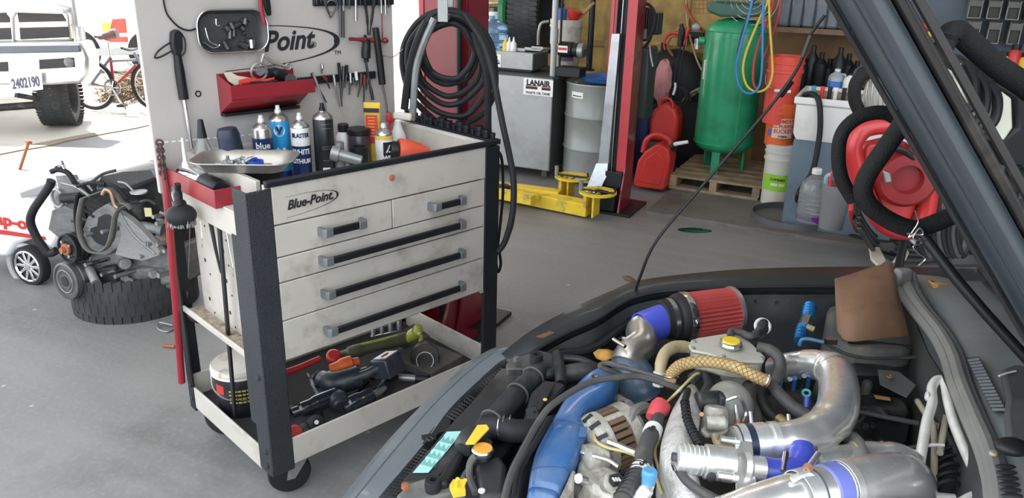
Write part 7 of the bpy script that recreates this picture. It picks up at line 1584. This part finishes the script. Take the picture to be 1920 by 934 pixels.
# T branch and blue elbow
te = W(1500,842,.865); cp('branch_stub', B().lathe(W(1505,828,.86), W(1500,860,.835)-W(1505,828,.86), [(.030,0),(.030,.02),(.028,.05)], 28), CHP, cp1)
be_ = path([(1503,843,.875),(1503,860,.87),(1494,880,.862),(1474,888,.86),(1450,887,.86),(1412,880,.86)])
bel = cp('blue_elbow', B().tube(be_, [.026,.028,.029,.029,.028,.028], 24), BLUESI)
cp('worm_clamp', B().torus(be_[0], (0,-.5,1), .029, .0035, 28, 6), STEEL, bel); cp('clamp_screw', B().cyl(W(1474,850,.89), W(1468,885,.88), .006), STEEL, bel)
# blow-off valve
bv0, bv1 = W(1268,858,.90), W(1402,876,.885); bd = (bv1-bv0).normalized(); bL = (bv1-bv0).length
bv = cp('blow_off_valve', B().lathe(bv0, bd, [(.020,0),(.026,.002),(.027,.01),(.027,bL*.38),(.032,bL*.40),(.033,bL*.78),(.030,bL*.80)], 36), ALS)
cp('valve_flange', B().prism([W(x,y,.885)+V((0,0,z)) for x,y,z in ((1374,836,.01),(1398,834,.01),(1402,862,0),(1408,905,-.01),(1404,914,-.02),(1380,908,-.02),(1376,870,0))], bd*.014), ALS, bv, bev=.004)
cp('valve_neck', B().lathe(bv1-bd*.01, bd, [(.026,0),(.028,.01),(.022,.016),(.022,.04)], 26), ALS, bv)
cp('port_hole', B().ell(W(1330,882,.90)+V((0,-.016,-.003)), (.009,.004,.010)), INK, bv); cp('port_dot', B().ell(W(1347,888,.90)+V((0,-.014,-.004)), (.003,.002,.003)), INK, bv)
for x, y in ((1362,893),(1366,826)): cp('valve_bolt', B().lathe(W(x,y,.90), bd, [(.007,-.016),(.007,.012),(.009,.012),(.009,.020)], 12), ALS, bv)
cp('vent_nipple', B().cyl(W(1262,868,.90), W(1266,880,.885), .005), STEEL, bv); cp('end_nut', B().lathe(bv0-bd*.008, bd, [(.009,0),(.009,.010)], 6), DGREY, bv)
for k in range(5): cp('fin', B().torus(bv0+bd*(.012+.0085*k), bd, .0272, .0012, 30, 4), ALS, bv)
cp('valve_pipe', B().tube(path([(1340,818,.885),(1345,832,.885),(1362,830,.89),(1375,832,.89)]), .007, 8), BEIGE, bv)
hz('vent_hose', [(1272,880,.88),(1288,902,.88),(1315,922,.87),(1350,940,.86)], .009)
# lower pipe with blue band and its return elbow
P2 = path([(1360,975,.86),(1430,950,.875),(1500,930,.885),(1570,912,.89),(1640,896,.885),(1685,893,.87),(1706,903,.84),(1712,925,.80)])
lp2 = cp('downpipe', B().tube(P2, [.040,.041,.042,.042,.043,.044,.044,.042], 32, k=8), CHP)
c = W(1560,915,.89); d2 = (P2[4]-P2[2]).normalized()
cp('blue_band', B().lathe(c-d2*.016, d2, [(.043,0),(.0445,.002),(.0445,.030),(.043,.032)], 36), mat('band_blue', (.16,.19,.52), .35), lp2)
for s_, w_ in ((-.075,.030),(.022,.014)): cp('tbolt_band', B().ring(c+d2*s_, d2, [(.0435,0),(.0455,0),(.0455,w_),(.0435,w_)], 36), ALS, lp2)
cp('dark_band', B().torus(c-d2*.045, d2, .0455, .002, 36, 5), DGREY, lp2)
q_ = W(1512,884,.94); cp('clamp_bolt', B().cyl(W(1508,888,.935), W(1535,850,.955), .0055), STEEL, lp2); cp('clamp_lug', B().tube(path([(1485,900,.93),(1500,892,.935),(1515,888,.935),(1530,900,.925)]), .006, 8), ALS, lp2); cp('clamp_nut', B().lathe(W(1512,882,.938), W(1535,850,.955)-W(1508,888,.935), [(.009,0),(.009,.010)], 6), MATS['copper_screw'], lp2)
P3 = path([(1530,868,.83),(1580,868,.83),(1630,862,.83),(1680,868,.83),(1708,885,.82)])
cp('turbo_pipe', B().tube(P3, [.035,.036,.037,.04,.042], 28), CHP); cp('pipe_collar', B().torus(W(1600,866,.832), (1,0,0), .038, .003, 30, 6), BEIGE)
hz('wastegate_hose', [(1585,815,.84),(1605,828,.85),(1615,850,.86),(1618,868,.87)], .015, mat('hose_palegrey', (.24,.24,.235), .5))
# --- right of the pipes: heater box, bracket, pipes
hb2 = cp('heater_unit', B().prism(path([(1600,735,.76),(1625,730,.77),(1700,745,.77),(1712,775,.76),(1705,800,.75),(1690,835,.72),(1610,830,.70),(1598,780,.73)]), (0,0,-.20)), PLD, bev=.012)
cp('unit_top', B().prism(path([(1602,742,.79),(1628,735,.80),(1695,750,.80),(1705,768,.79),(1612,762,.79)]), (0,0,-.03)), PLD, hb2, bev=.006)
cp('orange_label', B().prism(path([(1638,741,.802),(1668,746,.802),(1670,752,.802),(1642,748,.802)]), (0,0,.001)), mat('label_orange', (.50,.27,.10), .6), hb2)
cp('unit_drum', B().lathe(W(1668,815,.76), (0,-.3,1), [(.034,-.02),(.036,0),(.034,.008),(0,.010)], 24), BLKPL, hb2)
for x, y in ((1608,775),(1622,802),(1636,800),(1612,790)): cp('unit_bolt', B().lathe(W(x,y,.775), (0,-.3,1), [(.007,0),(.007,.008)], 10), PLD, hb2)
hz('unit_pipe', [(1600,768,.80),(1650,780,.80),(1700,790,.80),(1722,794,.80)], .006)
for k in range(3): cp('unit_arc', B().tube(path([(1610+k*3,790-k*2,.785),(1628,775-k*4,.79),(1650,772-k*3,.79),(1668,785,.785)]), .003, 6), HOSE, hb2)
bk = cp('angle_bracket', B().prism(path([(1646,692,.84),(1686,697,.84),(1718,722,.835),(1700,745,.82),(1680,735,.82),(1650,720,.83)]), (0,0,-.003)), DUST, bev=.001); cp('bracket_hole', B().torus(W(1668,706,.843), (0,0,1), .006, .0022, 16), MATS['copper_screw'], bk)
cp('vent_dome', B().lathe(W(1622,740,.79), (0,0,1), [(.012,0),(.012,.03),(.008,.038),(0,.04)], 18), HOSE)
AC = mat('ac_pipe', (.85,.84,.80), .35, metal=.2, dirt=(.4,.35,.26), dscale=12)
acp = cp('ac_pipe', B().tube(path([(1722,885,.84),(1730,835,.86),(1738,790,.875),(1748,755,.885),(1747,728,.89),(1757,713,.895),(1770,716,.895),(1776,745,.89),(1786,785,.88),(1803,830,.87),(1825,880,.86),(1835,915,.85)]), .0105, 12), AC)
cp('pipe_clip', B().torus(W(1738,743,.89), (1,-.3,0), .008, .003, 14), CANW, acp)
hz('ac_pipe_lower', [(1725,890,.82),(1735,915,.80),(1755,930,.79),(1790,935,.79)], .009, AC); hz('ac_pipe_lower', [(1800,945,.86),(1830,930,.86),(1870,925,.86)], .010, AC)
for P in ([(1722,755,.82),(1735,775,.83),(1750,800,.83),(1752,860,.82),(1748,934,.80)], [(1720,752,.80),(1745,790,.81),(1760,800,.82)], [(1775,780,.85),(1768,815,.85),(1762,850,.84)]): hz('cream_hose', P, .007, mat('hose_cream', (.50,.46,.36), .5))
cp('cable_tie', B().tube(path([(1720,842,.85),(1745,835,.86),(1770,835,.86)]), .0035, 6), CANW)
hz('drain_elbow', [(1642,842,.80),(1646,835,.82),(1654,832,.82)], .006, CANW)
hz('long_rod', [(1655,850,.80),(1700,842,.80),(1745,832,.80)], .005, DUST)
cp('steering_boot', B().tube(path([(1785,820,.80),(1790,860,.80),(1780,910,.78),(1765,940,.76)]), [.02,.024,.03,.03], 12), BLKRB)
for k in range(7): cp('boot_rib', B().torus(W(1787-2*k,822+k*16,.805), (0,1,.2), .026, .004, 18, 5), BLKRB)
random.seed(5)
for i in range(18):
    x, y = random.uniform(1600,1790), random.uniform(700,930); z = random.uniform(.62,.72); cp('deep_hose', B().tube(path([(x,y,z),(x+random.uniform(-20,20),y+15,z+.02),(x+random.uniform(-30,30),y+35,z)]), random.uniform(.004,.012), 8), (BLKRB, PLD, HOSE)[i % 3])
# blue anodised fittings on the inner fender
for P, r, m_ in (([(1519,574,.89),(1514,600,.875)], .017, mat('anodised_blue', (.02,.20,.50), .25, metal=.6)), ([(1505,612,.87),(1498,640,.86)], .014, MATS['anodised_blue'])):
    f_ = cp('blue_fitting', B().tube(path(P), r, 18, sm=False), m_)
    for k in range(4): cp('fitting_ridge', B().torus(W(*P[0]).lerp(W(*P[1]), .12+k*.2), W(*P[1])-W(*P[0]), r, .0018, 20, 5), m_, f_)
cp('fitting_nut', B().tube(path([(1513,598,.878),(1507,614,.872)]), .017, 6, sm=False), STEEL); cp('brass_fitting', B().cyl(W(1512,612,.88), W(1526,618,.875), .008), BEIGE)
hz('blue_line', [(1499,648,.86),(1503,638,.875),(1515,636,.88),(1535,640,.88),(1545,642,.88)], .005, mat('line_blue', (.08,.22,.38), .4)); cp('line_joint', B().box(W(1558,640,.88), (.030,.012,.014)), STEEL)
# --- cowl seal and cowl panel
sl0 = [(1683,515,.965),(1690,545,.955),(1712,580,.95),(1748,625,.95),(1772,668,.95),(1788,720,.95),(1812,780,.95),(1838,840,.945),(1855,900,.94),(1862,960,.935)]
for dx, r, m_, z_ in ((0,.013,SEAL,0),(14,.016,SEAL,.006),(28,.010,COWL,.004)):
    cp('cowl_seal', B().tube(path([(a+dx,b,c+z_) for a, b, c in sl0]), r, 10), m_)
cl0 = path([(1720,515,.95),(1732,545,.95),(1770,600,.95),(1800,660,.95),(1822,720,.95),(1848,790,.95),(1885,870,.945),(1905,970,.94)])
cl1 = path([(1800,528,.96),(1810,560,.985),(1840,600,.985),(1870,660,.985),(1900,720,.985),(1925,790,.985),(1960,870,.98),(1990,970,.97)])
cl2 = path([(1900,528,.97),(1930,560,1.0),(1960,600,1.01),(2000,660,1.02),(2050,720,1.02),(2100,790,1.02),(2150,870,1.01),(2200,970,1.0)])
cw_ = cp('cowl_panel', B().grid([shift(sp(cl0),0,0,-.03), sp(cl0), [(a+b)/2+V((0,0,.004)) for a, b in zip(sp(cl0), sp(cl1))], sp(cl1), sp(cl2), shift(sp(cl2),.1,0,.02)]), COWL, solid=.003, smooth=60)
vent = B()
for k in range(16):
    t = k/15; a = W(1817,676,.972).lerp(W(1862,765,.976), t); b_ = W(1836,674,.984).lerp(W(1882,768,.986), t); vent.bar(a, b_, .0035, .004)
cp('vent_frame', B().prism(path([(1812,672,.965),(1836,670,.982),(1888,770,.984),(1860,772,.970)]), (0,0,.002)), INK, cw_)
for k in range(16):
    t = k/15; a = W(1815,676,.972).lerp(W(1860,768,.976), t); b_ = W(1837,673,.986).lerp(W(1886,768,.988), t); cp('vent_slat', B().bar(a, b_, .003, .005), COWL, cw_)
for k in range(6): cp('lower_vent', B().ell(W(1885+k*2.5,875+k*11,.978), (.018,.006,.004)), INK, cw_)
wp = cp('wiper_cover', B().prism(path([(1873,705,.99),(1905,695,.995),(1930,705,1.0),(1935,850,.995),(1915,862,.99),(1885,850,.985),(1880,790,.985),(1884,760,.985)]), (0,0,.018)), DGREY, bev=.008)
cp('cover_end', B().ell(W(1898,838,1.005), (.030,.022,.014)), BLKPL, wp); cp('chipped_edge', B().tube(path([(1873,705,1.01),(1888,700,1.012),(1905,696,1.014)]), .002, 5), CANW, wp)
cp('cowl_screw', B().lathe(W(1862,852,.965), (0,0,1), [(.007,0),(.006,.005),(0,.006)], 10), BEIGE)
cp('windscreen_edge', B().prism(path([(1840,530,.99),(1960,540,1.03),(1990,700,1.05),(1960,700,1.04),(1920,600,1.03)]), (.0,0,.006)), BLKPL)
cp('seal_head', B().box(W(1692,520,.985), (.045,.03,.05), rz=.2), SEAL, bev=.008)
cp('rear_corner_bracket', B().prism(path([(1828,505,.98),(1880,505,1.0),(1905,525,1.0),(1870,545,.99),(1850,535,.98)]), (0,0,.03)), BODY, bev=.01)
cp('hinge', B().prism([W(1832,445,1.10), W(1844,448,1.10), W(1870,520,1.0), W(1865,535,.99), W(1852,520,1.0)], (0,.02,0)), DUST)
# --- bonnet, seen nearly edge on
Ah = W(1905,520,1.0); Bt = WY(1575,-60,1.96)
pe = (Bt-Ah).normalized(); toward = (CAM-(Ah*.5+Bt*.5)); toward = (toward-pe*toward.dot(pe)).normalized()
nh = pe.cross(toward).normalized()
if nh.x < 0: nh = -nh
def HP(s, t, k): return Ah+pe*s+toward*t+nh*k     # s along the edge, t across the bonnet, k through it
Ln = (Bt-Ah).length+.25
hd_ = cp('bonnet', B().prism([HP(-.02,.0,-.022), HP(Ln,.0,-.022), HP(Ln,1.10,-.022), HP(-.02,1.10,-.022)], nh*.050), mat('bonnet_paint', (.016,.023,.030), .45, coat=.15, dirt=(.05,.058,.065), dscale=5, damt=.4), bev=.016)
cp('bonnet_crease', B().tube([HP(-.02,1.115,.000), HP(Ln,1.115,.000)], .004, 6, sm=False), MATS['bonnet_paint'], hd_)
cp('bonnet_frame', B().prism([HP(-.02,.04,.030), HP(Ln,.04,.030), HP(Ln,1.06,.030), HP(-.02,1.06,.030)], nh*.016), mat('bonnet_inner', (.020,.018,.017), .5, dirt=(.16,.13,.11), dscale=8, damt=.6), hd_, bev=.005)
cp('bonnet_rim', B().tube([HP(-.02,1.07,.052), HP(Ln*.5,1.08,.054), HP(Ln,1.07,.052)], .006, 8), MATS['bonnet_inner'], hd_)
cp('weather_strip', B().tube([HP(0,1.085,-.026), HP(Ln,1.085,-.026)], .004, 6, sm=False), BLKRB, hd_)
# prop rods
pr_ = cp('prop_rod', B().tube([W(1183,580,.80), WY(1188,560,2.09), WY(1200,520,2.07), WY(1232,450,2.06), WY(1320,345,2.05), WY(1440,205,2.02), WY(1488,140,2.0), WY(1506,105,2.0), WY(1520,65,1.99), WY(1547,28,1.98)], .0045, 8, k=6), BLKPL)
cp('rod_sleeve', B().tube([WY(1462,180,2.02), WY(1484,152,2.01)], .0085, 12, sm=False), BLKRB, pr_); cp('rod_sheen', B().tube([WY(1505,106,1.99), WY(1520,66,1.98)], .0050, 8, sm=False), DGREY, pr_)  # sheen on the rod put in as a short lighter grey tube
# ------------------------------------------------------------------ things lying on the car
leaf([W(1112,662,.775), W(1122,655,.782), W(1140,655,.78), W(1152,660,.785), W(1148,672,.775), W(1132,678,.77), W(1118,672,.772)], 'yellow brown leaf lying by the intake elbow', mat('yellow_leaf', (.52,.27,.05), .7, var=.3, scale=40), .008)
for P, lb in (([(1708,545,.955),(1720,540,.96),(1730,545,.96),(1724,550,.955),(1712,550,.955)], 'small orange leaf scrap by the top of the cowl seal'), ([(1740,525,.965),(1760,534,.97),(1785,532,.97),(1800,534,.965),(1775,542,.965),(1750,540,.965)], 'long curled orange leaf in the far corner of the cowl'), ([(1795,532,.975),(1812,530,.98),(1818,540,.975),(1800,545,.97)], 'brown leaf fragment right of the long curled leaf')): leaf([W(*p) for p in P], lb, MATS['yellow_leaf'])
CARD = mat('brown_card', (.20,.105,.060), .75, var=.15, scale=5, dirt=(.08,.045,.03), dscale=9, damt=.5)
tl_ = [W(1565,524,.985), W(1605,512,.995), W(1640,500,1.0), W(1673,494,1.0)]
ml_ = [W(1567,572,.965), W(1607,570,.985), W(1650,566,.99), W(1686,556,.985)]
bl_ = [W(1571,622,.93), W(1590,640,.925), W(1645,636,.93), W(1703,630,.925)]
solo('brown_card', B().grid([spline(tl_, 3), spline(ml_, 3), spline(bl_, 3)]), CARD, 'curved brown leather-like card propped on the strut tower', 'card', solid=.004)
# ------------------------------------------------------------------ hanging reel, padded frame and cables behind the bonnet
setfr()
FM = mat('foam_black', (.010,.010,.011), .75, spec=.3, var=.3, bump=.4, bscale=220)
pf = thing('padded_frame', 'black foam-padded bent tube frame wired to a black rod before the red reel', 'padded frame', WY(1700,430,1.55))
FY = 1.50
def Fp(P, dy=0.): return [WY(a[0], a[1], FY+dy+(a[2] if len(a) > 2 else 0)) for a in P]
part('foam_tube', B().tube(Fp([(1775,75,.02),(1755,120),(1725,180),(1690,235),(1655,285),(1628,325),(1618,355),(1630,385),(1665,412),(1705,428),(1735,425),(1800,398),(1870,362),(1960,318)]), .0185, 18, k=6), FM, pf)
part('foam_tube', B().tube(Fp([(1775,78,.02),(1782,62,.02),(1798,62,.05),(1830,90,.06),(1870,125,.08),(1920,160,.1),(1980,205,.12)]), [.0185,.021,.023,.023,.024,.024], 18), FM, pf)
part('foam_seam', B().torus(WY(1690,235,FY), (.6,0,.8), .0186, .0012, 20, 5), FM, pf)
part('rear_loop', B().tube(Fp([(1700,235),(1660,212),(1615,218),(1582,245),(1572,285),(1578,335),(1600,375)], .12), .0150, 14), FM, pf)
rod = part('black_rod', B().tube([WY(1725,435,1.46), WY(1790,520,1.40), WY(1850,590,1.36), WY(1950,700,1.30)], .0105, 12, sm=False), BLKPL, pf)
ws = part('tie_wire', B().tube([WY(1716,395,1.46), WY(1722,415,1.455), WY(1713,432,1.455), WY(1704,445,1.455), WY(1716,440,1.45), WY(1728,455,1.45), WY(1712,462,1.45), WY(1722,475,1.45), WY(1735,485,1.45), WY(1722,498,1.45)], .0016, 6), STEEL, pf)
part('tie_wire', B().tube([WY(1700,438,1.45), WY(1730,440,1.44), WY(1725,428,1.44), WY(1712,446,1.44), WY(1735,452,1.44), WY(1742,440,1.45)], .0018, 6), STEEL, pf)
# red cord reel
RY = 2.55
def Rp(P, dy=0.): return [WY(a[0], a[1], RY+dy+(a[2] if len(a) > 2 else 0)) for a in P]
RDR = mat('reel_red', (.50,.025,.025), .35, var=.1, coat=.2, dirt=(.12,.03,.03), dscale=5, damt=.4)
rl_ = thing('cord_reel', 'red plastic cord reel with dark hub hanging behind the padded tube', 'cord reel', WY(1670,440,RY))
part('rim', B().tube(Rp([(1672,236),(1700,242),(1728,268),(1740,310),(1742,360),(1736,400),(1722,428),(1690,434),(1660,424),(1640,400),(1622,360),(1606,315),(1600,275),(1618,245),(1645,236)]), .030, 14, closed=True), RDR, rl_)
part('disc', B().prism(Rp([(1660,262),(1705,268),(1728,310),(1728,380),(1710,420),(1680,420),(1652,395),(1630,350),(1616,300),(1625,270)], .02), (0,.05,0)), RDR, rl_, bev=.015)
part('inner_fan', B().lathe(Rp([(1700,335)], -.03)[0], (-.25,-1,0), [(.10,-.05),(.10,.0),(.085,.02),(.05,.02),(.045,-.01),(0,-.01)], 32), mat('reel_dark_red', (.22,.015,.018), .4), rl_)
part('hub_window', B().prism(Rp([(1656,320),(1670,325),(1674,342),(1660,344)], -.06), (0,.01,0)), GREYM, rl_, bev=.004)
part('inner_arc', B().tube(Rp([(1640,300),(1660,282),(1690,280),(1715,300)], -.04), .012, 10), BLKPL, rl_)
h_ = WY(1700,430,RY+.05); part('stand_post', B().cyl(V((h_.x,h_.y,0)), h_, .015), BLKPL, rl_); part('stand_foot', B().lathe((h_.x,h_.y,0), (0,0,1), [(.16,0),(.16,.015),(.03,.03)], 24), BLKPL, rl_); part('hanger', B().tube(Rp([(1740,370),(1748,400),(1738,430)], .05), .010, 8), RDR, rl_)
# dirty work lamp behind
wl2 = thing('dirty_lamp', 'grimy white cylindrical lamp in a black surround above the red reel', 'lamp', WY(1640,215,2.7))
part('lamp_glass', B().lathe(WY(1642,214,2.75), (.06,.0,1), [(.055,0),(.060,.01),(.056,.10),(.040,.125)], 24), mat('grimy_white', (.42,.40,.34), .5, dirt=(.16,.13,.09), dscale=20, damt=.8, bump=.3), wl2)
part('lamp_surround', B().tube([WY(x,y,2.72) for x,y in ((1612,212),(1602,185),(1604,158),(1616,142),(1632,135))], .022, 12), FM, wl2)
for k in range(4): part('guard_wire', B().tube([WY(1626+k*10,214,2.69), WY(1624+k*11,180,2.69), WY(1628+k*10,155,2.70)], .003, 6), GREYM, wl2)
h_ = WY(1652,150,2.8); part('hanger_rod', B().cyl(h_, V((h_.x,h_.y,4.4)), .008), BLKPL, wl2); part('bracket_loop', B().torus(WY(1620,140,2.8), (.3,1,0), .030, .006), BLKPL, wl2)
# cream fan with black bars, right of the bonnet
cf = thing('pedestal_fan', 'cream panel with curved black bars standing right of the bonnet', 'fan', W(1900,560,0)+V((0,1.0,0)))
FY2 = 3.2
def Gp(P, dy=0.): return [WY(a, b, FY2+dy) for a, b in P]
part('cream_panel', B().prism(Gp([(1790,110),(1850,150),(1898,185),(1900,240),(1885,262),(1872,268),(1850,240),(1800,190)], -.05), (0,.04,0)), mat('cream_panel', (.62,.63,.52), .5), cf, bev=.01)
for i in range(3): part('black_bar', B().tube(Gp([(1812+i*22,118+i*18),(1826+i*22,150+i*18),(1826+i*20,190+i*16),(1808+i*20,215+i*15)], -.09), .020, 10), BLKPL, cf)
part('black_housing', B().prism(Gp([(1780,105),(1800,100),(1860,140),(1960,170),(1960,330),(1900,320),(1870,268),(1905,240),(1900,190),(1840,155),(1790,125)], .0), (0,.15,0)), BLKPL, cf, bev=.02)
part('stand', B().tube([Gp([(1900,310)])[0], Gp([(1890,420)])[0], V((Gp([(1885,420)])[0].x, FY2, .02))], .03, 12, sm=False), BLKPL, cf)
part('stand_base', B().lathe((Gp([(1885,420)])[0].x, FY2, .0), (0,0,1), [(.22,0),(.22,.02),(.05,.05)], 28), BLKPL, cf)
# tool case and cables behind the car
kc = thing('black_case', 'black plastic case standing on the floor behind the bonnet hinge', 'case', W(1830,470,0)+V((0,.6,0)))
KY = 3.9
def Kp(P, dy=0.): return [WY(a, b, KY+dy) for a, b in P]
part('case_body', B().prism(Kp([(1772,415),(1855,392),(1875,395),(1885,505),(1775,505)]), (0,.3,0)), DGREY, kc, bev=.03); part('case_grip', B().prism(Kp([(1818,438),(1832,432),(1836,475),(1820,480)], -.012), (0,.02,0)), INK, kc, bev=.008)
for i in range(5): part('grip_rib', B().bar(Kp([(1822,446+i*7)], -.02)[0], Kp([(1832,444+i*7)], -.02)[0], .010, .01), DGREY, kc)
random.seed(14); cbn = None
for i in range(9):
    x = 1728+i*9
    lb = 'dark grey cable hanging in the bundle right of the red reel'
    solo('hanging_cable', B().tube([WY(x+28,270,3.35+.02*i), WY(x+18,330,3.33), WY(x+4,390,3.3), WY(x-6,440,3.3), WY(x+6,480,3.3), WY(x+20,440,3.32), WY(x+26,370,3.36)], .014, 8), (BLKRB, HOSE, BLKRB)[i % 3], lb, 'cable', 'cables hanging behind the bonnet')
solo('red_cable', B().tube([WY(1776,260,3.3), WY(1772,300,3.3), WY(1768,350,3.3), WY(1765,390,3.3)], .010, 8), REDPL, 'thin red cable in the bundle right of the red reel', 'cable')
solo('white_cable', B().tube([WY(1764,300,3.28), WY(1762,330,3.28), WY(1752,355,3.28), WY(1742,372,3.28)], .006, 8), CANW, 'thin pale cable curving left of the red cable', 'cable')
for i in range(6):
    z = .03+.02*i
    solo('floor_cable', B().tube([WY(1600,372+6*i,3.95), WY(1618,415+5*i,3.95), W(1645,445+6*i,.03), W(1690,462+5*i,.03), W(1740,468+4*i,.03), W(1790,462+4*i,.03), W(1830,455+4*i,.03)], .014, 8), (BLKRB, HOSE)[i % 2], 'dark cable sweeping across the slab edge below the red reel', 'cable', 'cables lying below the red reel')
solo('red_jumper_cable', B().tube([WY(1573,306,4.2), WY(1560,325,4.2), WY(1556,350,4.2)], .008, 8), REDPL, 'short red cable rising from the grey oil can', 'cable')
solo('red_floor_cable', B().tube([WY(1597,372,3.9), WY(1596,405,3.9), W(1606,432,.10), W(1630,448,.03)], .012, 8), REDPL, 'bright red cable curving down to the slab beside the grey oil can', 'cable')
c = W(1740,482,.0); sp_ = thing('metal_cup', 'shiny metal cup standing on the floor behind the fender', 'cup', c)
part('cup_body', B().ring(c+V((.02,.1,0)), (0,0,1), [(.01,0),(.09,0),(.11,.07),(.105,.07),(.08,.005),(.01,.005)], 28), STEEL, sp_); part('cup_rim', B().torus(c+V((.02,.1,.07)), (0,0,1), .107, .005, 28), STEEL, sp_)
for i, (P, lb) in enumerate(((((1628,468),(1648,468),(1655,482),(1660,492),(1645,502),(1632,490)), 'cream foam piece lying left behind the brown card'), (((1682,470),(1700,472),(1704,478),(1698,490),(1672,495),(1680,484)), 'cream foam piece lying right behind the brown card'))):
    solo('foam_piece', B().prism([W(a, b, .10) for a, b in P], (0,0,.02)), mat('cream_foam', (.66,.60,.48), .7), lb, 'foam piece', bev=.008)
